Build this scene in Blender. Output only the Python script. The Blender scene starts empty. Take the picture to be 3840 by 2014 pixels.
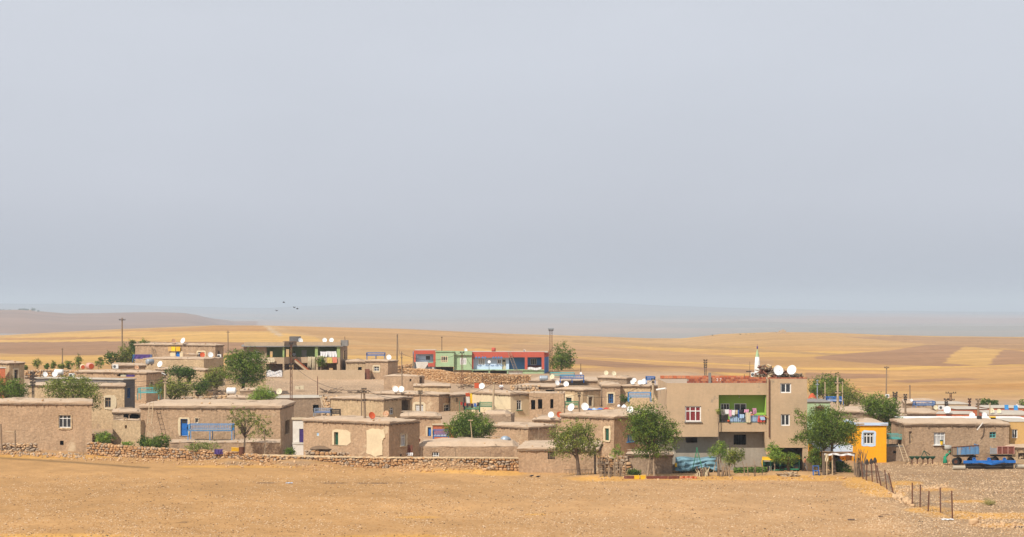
import bpy, math, random
import numpy as np
from mathutils import Vector, noise as mnoise
random.seed(7)
R = math.radians
H, F, HY = 14.7, 8000.0, 1150.0          # eye height (m), focal length in photo pixels, horizon row
SC = bpy.context.scene

# ---------------- camera, sky, sun, exposure ----------------
cam_d = bpy.data.cameras.new('camera'); cam = bpy.data.objects.new('camera', cam_d)
SC.collection.objects.link(cam); SC.camera = cam
cam.location = (0, 0, H); cam.rotation_euler = (R(90), 0, 0)
cam_d.sensor_width = 36.0; cam_d.lens = 36.0 * F / 3840.0
cam_d.shift_y = (HY - 1007.0) / 3840.0
cam_d.clip_start = 0.5; cam_d.clip_end = 90000
SUN_EL, SUN_AZ = R(46), R(218)           # azimuth clockwise from +Y: behind the viewer's left shoulder
sun_dir = Vector((math.sin(SUN_AZ) * math.cos(SUN_EL), math.cos(SUN_AZ) * math.cos(SUN_EL), math.sin(SUN_EL)))
w = bpy.data.worlds.new('World'); SC.world = w; w.use_nodes = True
nt = w.node_tree; nt.nodes.clear()
def N(tree, t, **kw):
    n = tree.nodes.new(t)
    for k, v in kw.items(): setattr(n, k, v)
    return n
out = N(nt, 'ShaderNodeOutputWorld'); mixs = N(nt, 'ShaderNodeMixShader')
sky = N(nt, 'ShaderNodeTexSky', sky_type='NISHITA', sun_disc=False, sun_elevation=SUN_EL, sun_rotation=SUN_AZ, dust_density=4.0, altitude=600)
b1 = N(nt, 'ShaderNodeBackground'); b1.inputs[1].default_value = 0.1
nt.links.new(sky.outputs[0], b1.inputs[0])
tc = N(nt, 'ShaderNodeTexCoord'); sep = N(nt, 'ShaderNodeSeparateXYZ'); nt.links.new(tc.outputs['Generated'], sep.inputs[0])
rmp = N(nt, 'ShaderNodeValToRGB')
els = rmp.color_ramp.elements
els[0].position = 0.0; els[0].color = (0.485, 0.522, 0.605, 1)
els[1].position = 1.0; els[1].color = (0.66, 0.69, 0.74, 1)
e = els.new(0.05); e.color = (0.612, 0.637, 0.718, 1)
e = els.new(0.14); e.color = (0.685, 0.71, 0.775, 1)
# thin uneven cloud veil
mp = N(nt, 'ShaderNodeMapping'); mp.inputs['Scale'].default_value = (1, 1, 3.0)
nz = N(nt, 'ShaderNodeTexNoise'); nz.inputs['Scale'].default_value = 4.0; nz.inputs['Detail'].default_value = 5.0
nt.links.new(tc.outputs['Generated'], mp.inputs[0]); nt.links.new(mp.outputs[0], nz.inputs[0])
vm = N(nt, 'ShaderNodeMapRange'); vm.inputs[1].default_value = 0.3; vm.inputs[2].default_value = 0.7; vm.inputs[3].default_value = 0.965; vm.inputs[4].default_value = 1.035
nt.links.new(nz.outputs[0], vm.inputs[0])
nt.links.new(sep.outputs['Z'], rmp.inputs[0])
b2 = N(nt, 'ShaderNodeBackground'); nt.links.new(rmp.outputs[0], b2.inputs[0]); nt.links.new(vm.outputs[0], b2.inputs[1])
mixs.inputs[0].default_value = 0.88
nt.links.new(b1.outputs[0], mixs.inputs[1]); nt.links.new(b2.outputs[0], mixs.inputs[2]); nt.links.new(mixs.outputs[0], out.inputs[0])
sun_d = bpy.data.lights.new('sun', 'SUN'); sun_d.energy = 4.9; sun_d.angle = R(0.9); sun_d.color = (1.0, 0.94, 0.84)
sun = bpy.data.objects.new('sun', sun_d); SC.collection.objects.link(sun)
sun.rotation_euler = (-sun_dir).to_track_quat('-Z', 'Y').to_euler(); sun.location = (0, 0, 80)
SC.view_settings.view_transform = 'Standard'; SC.view_settings.look = 'None'
SC.view_settings.exposure = 0.0; SC.view_settings.gamma = 1.0; SC.view_settings.use_curve_mapping = False
SC.cycles.max_bounces = 5; SC.cycles.diffuse_bounces = 3; SC.cycles.volume_bounces = 0; SC.cycles.transparent_max_bounces = 12

# ---------------- helpers ----------------
WL = {}
def W(px, py, Y): return Vector(((px - 1920) * Y / F, Y, H - (py - HY) * Y / F))
def zof(py, Y): return H - (py - HY) * Y / F
def link(o):
    SC.collection.objects.link(o); return o
def tag(o, label=None, cat=None, group=None, kind=None):
    if label: o['label'] = label
    if cat: o['category'] = cat
    if group: o['group'] = group
    if kind: o['kind'] = kind
    return o
def thing(name, label, cat, loc=(0, 0, 0), group=None):
    o = bpy.data.objects.new(name, None); o.empty_display_size = 0.2; link(o); o.location = loc; WL[o.name] = Vector(loc)
    if cat in ('wall', 'stone wall', 'terrace', 'minaret'): o['kind'] = 'thing'
    return tag(o, label, cat, group)

class MB:
    def __init__(s): s.v = []; s.f = []; s.m = []; s.t = []
    def quad(s, *p, m=0):
        i = len(s.v); s.v += [tuple(q) for q in p]; s.f.append(tuple(range(i, i + len(p)))); s.m.append(m)
    def box(s, c, d, m=0, rz=0.0, rx=0.0, ry=0.0):
        hx, hy, hz = d[0] / 2, d[1] / 2, d[2] / 2
        pts = [Vector((x, y, z)) for x in (-hx, hx) for y in (-hy, hy) for z in (-hz, hz)]
        if rx or ry or rz:
            from mathutils import Euler
            e = Euler((rx, ry, rz)).to_matrix(); pts = [e @ p for p in pts]
        i = len(s.v); c = Vector(c); s.v += [tuple(p + c) for p in pts]
        for q in ((0, 1, 3, 2), (4, 6, 7, 5), (0, 4, 5, 1), (2, 3, 7, 6), (0, 2, 6, 4), (1, 5, 7, 3)):
            s.f.append(tuple(i + k for k in q)); s.m.append(m)
    def bar(s, a, b, w, h=None, m=0, up=(0, 0, 1)):
        a = Vector(a); b = Vector(b); d = (b - a)
        if d.length < 1e-6: return
        d.normalize(); h = h or w; u = Vector(up)
        if abs(d.dot(u)) > 0.95: u = Vector((0, 1, 0))
        x = d.cross(u).normalized(); y = x.cross(d).normalized(); i = len(s.v)
        for p in (a, b):
            for sx, sy in ((-1, -1), (1, -1), (1, 1), (-1, 1)): s.v.append(tuple(p + x * sx * w / 2 + y * sy * h / 2))
        for q in ((3, 2, 1, 0), (4, 5, 6, 7), (0, 1, 5, 4), (1, 2, 6, 5), (2, 3, 7, 6), (3, 0, 4, 7)):
            s.f.append(tuple(i + k for k in q)); s.m.append(m)
    def tube(s, pts, rads, n=6, m=0, cap=True):
        pts = [Vector(p) for p in pts]
        if not isinstance(rads, (list, tuple)): rads = [rads] * len(pts)
        i0 = len(s.v)
        for k, p in enumerate(pts):
            d = (pts[min(k + 1, len(pts) - 1)] - pts[max(k - 1, 0)])
            if d.length < 1e-6: d = Vector((0, 0, 1))
            d.normalize(); u = Vector((0, 0, 1)) if abs(d.z) < 0.9 else Vector((1, 0, 0))
            x = d.cross(u).normalized(); y = d.cross(x).normalized()
            for a in range(n):
                t = 2 * math.pi * a / n; s.v.append(tuple(p + (x * math.cos(t) + y * math.sin(t)) * rads[k]))
        for k in range(len(pts) - 1):
            for a in range(n):
                b = (a + 1) % n; s.f.append((i0 + k * n + a, i0 + k * n + b, i0 + (k + 1) * n + b, i0 + (k + 1) * n + a)); s.m.append(m)
        if cap:
            s.f.append(tuple(i0 + a for a in reversed(range(n)))); s.m.append(m)
            s.f.append(tuple(i0 + (len(pts) - 1) * n + a for a in range(n))); s.m.append(m)
    def lathe(s, c, prof, n=14, m=0, axis='z'):
        i0 = len(s.v); c = Vector(c)
        for r, z in prof:
            for a in range(n):
                t = 2 * math.pi * a / n
                p = (r * math.cos(t), r * math.sin(t), z)
                if axis == 'y': p = (p[0], p[2], p[1])
                if axis == 'x': p = (p[2], p[0], p[1])
                s.v.append(tuple(c + Vector(p)))
        for k in range(len(prof) - 1):
            for a in range(n):
                b = (a + 1) % n; s.f.append((i0 + k * n + a, i0 + k * n + b, i0 + (k + 1) * n + b, i0 + (k + 1) * n + a)); s.m.append(m)
    def sheet(s, fn, nu, nv, m=0):
        i0 = len(s.v)
        for j in range(nv + 1):
            for i in range(nu + 1): s.v.append(tuple(fn(i / nu, j / nv)))
        for j in range(nv):
            for i in range(nu):
                a = i0 + j * (nu + 1) + i; s.f.append((a, a + 1, a + nu + 2, a + nu + 1)); s.m.append(m)
    def build(s, name, mat, parent=None, smooth=False, tint=False):
        base = Vector((0, 0, 0))
        if parent is not None: base = WL.get(parent.name, base)
        me = bpy.data.meshes.new(name)
        me.from_pydata([(v[0] - base.x, v[1] - base.y, v[2] - base.z) for v in s.v], [], s.f)
        mats = mat if isinstance(mat, (list, tuple)) else [mat]
        for q in mats: me.materials.append(q)
        if len(mats) > 1: me.polygons.foreach_set('material_index', s.m)
        if smooth: me.polygons.foreach_set('use_smooth', [True] * len(me.polygons))
        if tint and s.t:
            at = me.attributes.new('tint', 'FLOAT', 'FACE'); at.data.foreach_set('value', s.t)
        me.update()
        o = bpy.data.objects.new(name, me); link(o)
        if parent is not None: o.parent = parent
        WL[o.name] = base
        return o

def copy_tree(o, parent=None):
    c = o.copy(); link(c); c.parent = parent
    for ch in o.children: copy_tree(ch, c)
    return c

# ---------------- materials ----------------
def mat(name, c, c2=None, rough=0.9, scale=1.5, detail=6, bump=0.0, bscale=8.0, bdist=0.03, metal=0.0, spec=0.2, stretch=(1, 1, 1), fine=0.0, streak=0.0, stain=None):
    m = bpy.data.materials.new(name); m.use_nodes = True; t = m.node_tree; bs = t.nodes['Principled BSDF']
    bs.inputs['Roughness'].default_value = rough; bs.inputs['Metallic'].default_value = metal
    bs.inputs['Specular IOR Level'].default_value = spec
    bs.inputs['Base Color'].default_value = (*c, 1)
    tcn = N(t, 'ShaderNodeTexCoord'); mpn = N(t, 'ShaderNodeMapping'); mpn.inputs['Scale'].default_value = stretch
    t.links.new(tcn.outputs['Object'], mpn.inputs[0]); col = None
    if c2 is not None:
        n1 = N(t, 'ShaderNodeTexNoise'); n1.inputs['Scale'].default_value = scale; n1.inputs['Detail'].default_value = detail; n1.inputs['Roughness'].default_value = 0.62
        t.links.new(mpn.outputs[0], n1.inputs[0])
        mr = N(t, 'ShaderNodeMapRange'); mr.inputs[1].default_value = 0.32; mr.inputs[2].default_value = 0.68
        t.links.new(n1.outputs[0], mr.inputs[0])
        mx = N(t, 'ShaderNodeMix', data_type='RGBA'); mx.inputs[6].default_value = (*c, 1); mx.inputs[7].default_value = (*c2, 1)
        t.links.new(mr.outputs[0], mx.inputs[0]); col = mx.outputs[2]
    def mul(col, fac_socket, lo, hi, a=0.3, b=0.7):
        r_ = N(t, 'ShaderNodeMapRange'); r_.inputs[1].default_value = a; r_.inputs[2].default_value = b; r_.inputs[3].default_value = lo; r_.inputs[4].default_value = hi
        t.links.new(fac_socket, r_.inputs[0])
        k = N(t, 'ShaderNodeMix', data_type='RGBA', blend_type='MULTIPLY'); k.inputs[0].default_value = 1.0
        if col is None: k.inputs[6].default_value = (*c, 1)
        else: t.links.new(col, k.inputs[6])
        t.links.new(r_.outputs[0], k.inputs[7]); return k.outputs[2]
    if fine:
        n2 = N(t, 'ShaderNodeTexNoise'); n2.inputs['Scale'].default_value = 4.5; n2.inputs['Detail'].default_value = 5.0; n2.inputs['Roughness'].default_value = 0.75
        t.links.new(tcn.outputs['Object'], n2.inputs[0]); col = mul(col, n2.outputs[0], 1 - fine, 1 + fine)
    if streak:
        mp2 = N(t, 'ShaderNodeMapping'); mp2.inputs['Scale'].default_value = (4.0, 4.0, 0.4); t.links.new(tcn.outputs['Object'], mp2.inputs[0])
        n3 = N(t, 'ShaderNodeTexNoise'); n3.inputs['Scale'].default_value = 1.0; n3.inputs['Detail'].default_value = 4.0
        t.links.new(mp2.outputs[0], n3.inputs[0]); col = mul(col, n3.outputs[0], 1 - streak, 1 + streak * 0.5, 0.35, 0.65)
    if stain:
        n4 = N(t, 'ShaderNodeTexNoise'); n4.inputs['Scale'].default_value = stain[1]; n4.inputs['Detail'].default_value = 6.0; n4.inputs['Roughness'].default_value = 0.7
        t.links.new(tcn.outputs['Object'], n4.inputs[0])
        r4 = N(t, 'ShaderNodeMapRange'); r4.inputs[1].default_value = stain[2]; r4.inputs[2].default_value = stain[2] + 0.07; t.links.new(n4.outputs[0], r4.inputs[0])
        k = N(t, 'ShaderNodeMix', data_type='RGBA'); k.inputs[7].default_value = (*stain[0], 1); t.links.new(r4.outputs[0], k.inputs[0])
        if col is None: k.inputs[6].default_value = (*c, 1)
        else: t.links.new(col, k.inputs[6])
        col = k.outputs[2]
    if col is not None: t.links.new(col, bs.inputs['Base Color'])
    if bump:
        nb = N(t, 'ShaderNodeTexNoise'); nb.inputs['Scale'].default_value = bscale; nb.inputs['Detail'].default_value = 6; nb.inputs['Roughness'].default_value = 0.7
        t.links.new(tcn.outputs['Object'], nb.inputs[0])
        bp = N(t, 'ShaderNodeBump'); bp.inputs['Strength'].default_value = bump; bp.inputs['Distance'].default_value = bdist
        t.links.new(nb.outputs[0], bp.inputs['Height']); t.links.new(bp.outputs[0], bs.inputs['Normal'])
    return m
MUD = dict(bump=0.9, bscale=3.5, bdist=0.12, fine=0.26, streak=0.08)
M = {
 'netting': mat('grey_netting', (.20, .17, .15), (.13, .11, .10), scale=4),
 'brightgreen': mat('bright_green_cloth', (.03, .30, .16), (.02, .22, .12), scale=4),
 'mud': mat('mud_plaster', (.44, .30, .188), (.335, .225, .14), scale=0.8, stain=((.27, .18, .115), 0.55, 0.57), **MUD),
 'mud2': mat('mud_plaster_warm', (.475, .32, .197), (.37, .247, .15), scale=0.7, stain=((.54, .41, .265), 0.45, 0.59), **MUD),
 'mud3': mat('mud_plaster_pale', (.52, .38, .225), (.42, .295, .175), scale=0.7, stain=((.30, .21, .14), 0.6, 0.62), **MUD),
 'mud4': mat('mud_plaster_grey', (.345, .25, .17), (.275, .195, .13), scale=0.8, stain=((.21, .155, .115), 0.6, 0.58), **MUD),
 'roof': mat('roof_earth', (.50, .375, .265), (.43, .31, .21), scale=0.6, bump=0.7, bscale=4, bdist=0.06, fine=0.10, stain=((.40, .30, .21), 0.35, 0.56)),
 'roof2': mat('roof_earth_grey', (.42, .32, .235), (.35, .26, .185), scale=0.7, bump=0.7, bscale=4, bdist=0.06, fine=0.12),
 'slab': mat('concrete_slab', (.50, .44, .36), (.40, .35, .29), scale=0.8, bump=0.2, fine=0.1),
 'brush': mat('brushwood', (.12, .075, .045), (.20, .14, .09), scale=6, bump=0.6, bscale=20),
 'block': mat('concrete_block', (.16, .145, .135), (.12, .108, .10), scale=1.2, bump=0.4, fine=0.2),
 'greyblock': mat('grey_concrete', (.27, .25, .225), (.20, .185, .17), scale=1.0, bump=0.3, fine=0.15, streak=0.05),
 'concrete': mat('plastered_concrete', (.51, .36, .225), (.42, .305, .19), scale=0.45, bump=0.25, bscale=12, fine=0.08, streak=0.03, stain=((.25, .21, .155), 0.33, 0.60)),
 'concrete2': mat('bare_cement_render', (.36, .31, .245), (.29, .25, .20), scale=0.6, bump=0.25, bscale=12, fine=0.1, streak=0.06, stain=((.20, .17, .14), 0.4, 0.58)),
 'tanwall': mat('tan_render', (.47, .35, .23), (.40, .295, .19), scale=0.6, bump=0.4, fine=0.1, streak=0.04),
 'cream': mat('cream_plaster', (.66, .54, .35), (.58, .46, .30), scale=1.2, bump=0.3, fine=0.06),
 'patch': mat('lime_plaster', (.60, .50, .34), (.52, .42, .28), scale=2.0, bump=0.4, fine=0.1),
 'ochre': mat('ochre_paint', (.62, .38, .13), (.52, .33, .14), scale=1.0, bump=0.3, fine=0.08, streak=0.04),
 'orange': mat('orange_paint', (.86, .385, .010), (.78, .35, .014), scale=0.9, bump=0.2, bscale=10, fine=0.1, streak=0.06),
 'lblue': mat('pale_blue_paint', (.54, .67, .82), (.48, .60, .78), scale=1.0, bump=0.2, fine=0.05),
 'blueint': mat('blue_paint', (.10, .22, .46), (.08, .18, .38), scale=1.0, fine=0.06),
 'red': mat('red_paint', (.52, .10, .065), (.42, .10, .065), scale=1.2, bump=0.15, fine=0.06, streak=0.04),
 'lgreen': mat('pale_green_paint', (.37, .49, .29), (.32, .43, .25), scale=1.0, bump=0.15, fine=0.1, streak=0.04),
 'green': mat('lime_green_paint', (.37, .58, .10), (.31, .50, .09), scale=0.8, fine=0.04),
 'green2': mat('sage_green_paint', (.33, .42, .17), (.27, .35, .13), scale=1.0, fine=0.06),
 'white': mat('white_paint', (.78, .77, .74), (.68, .66, .62), scale=1.5, rough=0.6, fine=0.04),
 'whitewall': mat('whitewash', (.68, .64, .58), (.56, .50, .43), scale=0.9, bump=0.3, fine=0.08, streak=0.05),
 'dish': mat('dish_enamel', (.80, .80, .79), (.72, .72, .70), scale=1.2, rough=0.45, spec=0.4),
 'dishcream': mat('aged_dish_enamel', (.66, .60, .42), (.60, .50, .32), scale=2.0, rough=0.5),
 'dishrust': mat('rusty_dish', (.62, .45, .28), (.34, .10, .035), scale=2.2, rough=0.8, detail=2),
 'dishorange': mat('orange_primer_dish', (.55, .10, .03), (.45, .08, .03), scale=2.0, rough=0.7),
 'dishgrey': mat('galvanised_dish', (.36, .42, .48), (.28, .34, .40), rough=0.4, scale=2, metal=0.3),
 'bluepaint': mat('bright_blue_paint', (.02, .15, .50), (.02, .12, .38), scale=2, rough=0.55, fine=0.15),
 'bluemetal': mat('blue_steel', (.04, .16, .42), (.035, .12, .32), scale=3, rough=0.5, fine=0.1),
 'ltbluemetal': mat('light_blue_steel', (.06, .28, .58), (.05, .22, .48), scale=3, rough=0.5, fine=0.1),
 'teal': mat('teal_steel', (.10, .42, .40), (.08, .34, .34), scale=3, rough=0.5),
 'greenmetal': mat('green_steel', (.05, .22, .11), (.04, .17, .09), scale=3, rough=0.5),
 'dkgreen': mat('dark_green_steel', (.025, .10, .06), (.02, .07, .045), scale=3, rough=0.5),
 'rust': mat('rusty_iron', (.16, .065, .035), (.10, .04, .025), scale=4, rough=0.85, fine=0.15),
 'dark': mat('dark_iron', (.035, .03, .028), (.055, .045, .04), scale=4, rough=0.7),
 'tyre': mat('tyre_rubber', (.025, .025, .025), rough=0.85),
 'wood': mat('weathered_wood', (.30, .215, .14), (.20, .14, .09), scale=3, bump=0.3, bscale=15, stretch=(3, 3, .6)),
 'palewood': mat('pale_wood', (.50, .38, .24), (.40, .29, .18), scale=3, bump=0.3, bscale=15),
 'bark': mat('bark', (.115, .08, .055), (.17, .125, .09), scale=5, bump=0.6, bscale=12),
 'palebark': mat('pale_bark', (.36, .27, .18), (.27, .19, .125), scale=5, bump=0.4, bscale=12),
 'glass': mat('window_glass', (.022, .026, .03), (.04, .045, .05), scale=1.5, rough=0.12, spec=0.5),
 'void': mat('dark_interior', (.012, .010, .009), rough=1.0),
 'curtain': mat('lace_curtain', (.50, .48, .46), (.36, .35, .35), scale=3, stretch=(5, 5, .4)),
 'redcurtain': mat('red_curtain', (.24, .04, .04), (.16, .025, .03), scale=3, stretch=(6, 6, .4)),
 'brick2': mat('pale_brick', (.56, .22, .11), (.46, .18, .09), scale=3, bump=0.4, fine=0.2),
 'brick3': mat('burnt_brick', (.34, .085, .045), (.27, .07, .04), scale=3, bump=0.4, fine=0.2),
 'brick': mat('hollow_brick', (.50, .15, .065), (.40, .115, .055), scale=3, bump=0.4, fine=0.2),
 'mortar': mat('mortar', (.34, .27, .21), (.26, .20, .16), scale=3, bump=0.3),
 'stone': mat('field_stone', (.50, .295, .14), (.36, .20, .095), scale=2.5, bump=0.5, bscale=12, fine=0.2),
 'stone2': mat('pale_field_stone', (.58, .39, .22), (.44, .28, .155), scale=2.5, bump=0.5, bscale=12, fine=0.2),
 'stone3': mat('grey_field_stone', (.40, .31, .22), (.30, .22, .155), scale=2.5, bump=0.5, bscale=12, fine=0.2),
 'core': mat('earth_fill', (.20, .135, .085), (.15, .10, .065), scale=3, bump=0.5),
 'yellow': mat('yellow_paint', (.72, .42, .02), (.64, .36, .02), scale=2, rough=0.5),
 'plastyellow': mat('yellow_plastic', (.78, .50, .03), rough=0.5),
 'tarp': mat('pale_blue_tarpaulin', (.19, .33, .39), (.12, .23, .29), scale=1.2, stain=((.30, .27, .20), 1.0, 0.6), rough=0.5, bump=0.4, bscale=4, bdist=0.06),
 'whitecloth': mat('white_cloth', (.76, .75, .74), (.66, .65, .66), scale=3, rough=0.9),
 'pinkcloth': mat('pink_cloth', (.66, .34, .46), (.58, .28, .40), scale=3),
 'bluecloth': mat('blue_cloth', (.10, .20, .50), (.07, .14, .38), scale=3),
 'ltbluecloth': mat('light_blue_cloth', (.36, .50, .68), scale=3),
 'darkcloth': mat('dark_cloth', (.03, .028, .04), (.06, .04, .05), scale=3),
 'redcloth': mat('red_cloth', (.52, .08, .05), (.40, .05, .04), scale=3),
 'peach': mat('coral_cloth', (.68, .24, .15), (.60, .20, .13), scale=3),
 'yellowcloth': mat('yellow_patterned_cloth', (.66, .55, .16), (.50, .34, .12), scale=8, detail=2),
 'creamcloth': mat('cream_cloth', (.62, .54, .38), (.52, .44, .30), scale=3),
 'purple': mat('purple_cloth', (.10, .06, .22), (.07, .04, .15), scale=4),
 'brownrug': mat('brown_rug', (.14, .05, .035), (.20, .08, .05), scale=5),
 'tank': mat('galvanised_tank', (.36, .40, .44), (.28, .31, .34), scale=2, rough=0.45, metal=0.35),
 'pinktank': mat('faded_pink_tank', (.62, .34, .29), (.55, .28, .22), scale=2, rough=0.6),
 'skin': mat('skin', (.36, .20, .13), rough=0.6),
 'hair': mat('dark_hair', (.02, .015, .012), rough=0.7),
 'straw': mat('straw', (.58, .36, .13), (.46, .27, .10), scale=4, bump=0.6, fine=0.3),
 'sack': mat('woven_sack', (.40, .38, .33), (.32, .30, .26), scale=4, bump=0.4),
 'rail_brown': mat('brown_trailer_paint', (.20, .055, .038), (.14, .05, .035), scale=2.5, rough=0.7, fine=0.2, stain=((.22, .14, .09), 2.0, 0.58)),
 'trailerblue': mat('faded_blue_trailer_paint', (.11, .24, .42), (.09, .19, .34), scale=1.6, rough=0.7, fine=0.2, stain=((.24, .15, .10), 1.6, 0.54)),
 'pipe': mat('cement_pipe', (.44, .38, .29), (.36, .31, .24), scale=2, fine=0.1),
 'bird': mat('dark_feathers', (.03, .03, .035), rough=0.8),
 'vine_fruit': mat('yellow_fruit', (.62, .56, .06), rough=0.6),
}
def leafmat(name, dk, lt, tr=0.15):
    m = bpy.data.materials.new(name); m.use_nodes = True; t = m.node_tree; bs = t.nodes['Principled BSDF']
    bs.inputs['Roughness'].default_value = 0.6; bs.inputs['Specular IOR Level'].default_value = 0.25
    a = N(t, 'ShaderNodeAttribute', attribute_name='tint'); mx = N(t, 'ShaderNodeMix', data_type='RGBA')
    mx.inputs[6].default_value = (*dk, 1); mx.inputs[7].default_value = (*lt, 1)
    t.links.new(a.outputs['Fac'], mx.inputs[0]); t.links.new(mx.outputs[2], bs.inputs['Base Color'])
    tl = N(t, 'ShaderNodeBsdfTranslucent'); t.links.new(mx.outputs[2], tl.inputs[0])
    ms = N(t, 'ShaderNodeMixShader'); ms.inputs[0].default_value = tr
    t.links.new(bs.outputs[0], ms.inputs[1]); t.links.new(tl.outputs[0], ms.inputs[2])
    t.links.new(ms.outputs[0], t.nodes['Material Output'].inputs[0]); return m
L = {
 'dark': leafmat('dark_green_leaves', (.014, .04, .006), (.14, .22, .03)),
 'mid': leafmat('green_leaves', (.02, .05, .006), (.25, .34, .045)),
 'olive': leafmat('olive_leaves', (.04, .065, .01), (.36, .39, .07)),
 'lime': leafmat('fresh_green_leaves', (.08, .15, .02), (.32, .42, .06)),
 'sparse': leafmat('dusty_leaves', (.09, .12, .025), (.40, .41, .12)),
 'grass': leafmat('dry_grass', (.20, .19, .05), (.46, .38, .13)),
 'russet': leafmat('russet_leaves', (.10, .05, .03), (.30, .13, .05)),
}

# ---------------- terrain ----------------
def vnoise(x, y, seed=0):
    x = np.asarray(x, float); y = np.asarray(y, float)
    xi = np.floor(x).astype(np.int64); yi = np.floor(y).astype(np.int64); fx = x - xi; fy = y - yi
    def h(a, b):
        n = (a * 374761393 + b * 668265263 + seed * 1442695041) & 0xffffffff
        n = ((n ^ (n >> 13)) * 1274126177) & 0xffffffff
        return ((n ^ (n >> 16)) & 0xffff) / 65535.0
    ux = fx * fx * (3 - 2 * fx); uy = fy * fy * (3 - 2 * fy)
    return (h(xi, yi) * (1 - ux) + h(xi + 1, yi) * ux) * (1 - uy) + (h(xi, yi + 1) * (1 - ux) + h(xi + 1, yi + 1) * ux) * uy
def fbm(x, y, o=4, seed=0):
    s = 0; a = 0.5; t = 0
    for k in range(o): s = s + a * vnoise(x * 2 ** k, y * 2 ** k, seed + k); t += a; a *= 0.5
    return s / t
def sst(a, b, x):
    t = np.clip((x - a) / (b - a), 0, 1); return t * t * (3 - 2 * t)
CREST = ([-3000, -1200, 0, 400, 800, 1000, 1500, 1920, 2250, 2430, 2560, 2700, 2900, 3100, 3300, 3500, 3840, 5400, 8000],
         [1275, 1270, 1263, 1240, 1222, 1223, 1236, 1257, 1268, 1276, 1276, 1258, 1250, 1251, 1261, 1266, 1270, 1276, 1280])
RIDGE = ([-3000, -600, 0, 90, 150, 250, 600, 690, 740, 800, 860, 920], [1190, 1176, 1166, 1164, 1171, 1178, 1172, 1176, 1185, 1204, 1217, 1250])
MTN = ([-6000, -1000, 0, 500, 1000, 1400, 1900, 2300, 2700, 3300, 3840, 5000, 9000], [1160, 1148, 1139, 1146, 1156, 1142, 1131, 1140, 1152, 1166, 1172, 1160, 1165])
RHILL = ([2700, 2900, 3150, 3400, 3650, 3840, 4600, 6000], [1260, 1232, 1216, 1205, 1198, 1194, 1190, 1200])
BUMPS = [  # X, Y, height, sx, sy
 (-6.0, 189.6, 1.0, 3.3, 1.3), (-9.3, 191, 0.35, 2.2, 1.3), (-50, 210.5, 0.62, 9, 4.5), (-20.0, 197.2, 0.65, 3.4, 1.2), (-27, 201.2, 0.4, 2.6, 1.2),
 (24.0, 186.4, 0.30, 9.0, 1.5), (8.3, 183.2, 0.32, 4.0, 1.6), (31.8, 178.0, 0.42, 2.0, 3.2), (34.4, 168.5, 0.45, 2.4, 2.8), (30.0, 157.0, 0.32, 2.6, 2.4)]
def ground(X, Y):
    X = np.asarray(X, float); Y = np.maximum(np.asarray(Y, float), 1.0); px = 1920 + F * X / Y
    wv = 1 - sst(2560, 2980, px)
    sl = np.interp(Y, [0, 214, 225, 335, 360, 480, 520], [0, 0, .9, 4.5, 4.4, 0.6, 0.0]) * wv
    zc = H - (np.interp(px, *CREST) - HY) * 1400 / F
    z = sl + zc * sst(430, 1380, Y)
    t2 = sst(1420, 2500, Y); z = z * (1 - t2) + (-31.0) * t2
    for prof, Yr, wd, x0, x1 in ((RIDGE, 5000, 900, -9e9, 925), (RHILL, 8000, 1500, 2700, 9e9), (MTN, 13000, 2300, -9e9, 9e9)):
        zr = H - (np.interp(px, *prof) - HY) * Yr / F
        edge = (1 - sst(x1 - 60, x1, px)) if x1 < 9e8 else sst(x0, x0 + 200, px) if x0 > -9e8 else 1.0
        k = np.where(Y < Yr, np.exp(-((Y - Yr) / wd) ** 2), np.exp(-((Y - Yr) / (wd * 1.5)) ** 2))
        z = z + np.maximum(zr + 31.0, 0) * k * edge
    for bx, by, bh, sx, sy in BUMPS:
        z = z + bh * np.exp(-((X - bx) / sx) ** 2 - ((Y - by) / sy) ** 2)
    near = 1 - sst(400, 700, Y)
    z = z + near * (fbm(X * .25, Y * .25, 3, 5) - .5) * .14 + (1 - near) * (1 - sst(1200, 1500, Y)) * (fbm(X * .012, Y * .012, 3, 9) - .5) * 2.0 * sst(500, 800, Y)
    z = z + sst(2000, 3500, Y) * (fbm(X * .0016, Y * .0016, 4, 11) - .5) * 22
    return z
def gz(X, Y): return float(ground(X, Y))
def ghit(px, py, Y0=120.0, Y1=430.0):
    """distance at which the line of sight through a photo pixel meets the ground"""
    Ys = np.linspace(Y0, Y1, 1600); X = (px - 1920) * Ys / F; d = (H - (py - HY) * Ys / F) - ground(X, Ys)
    i = np.where(d <= 0)[0]; return float(Ys[i[0]]) if len(i) else Y1
def G(px, py):
    Y = ghit(px, py); X = (px - 1920) * Y / F; return Vector((X, Y, gz(X, Y)))

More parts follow.
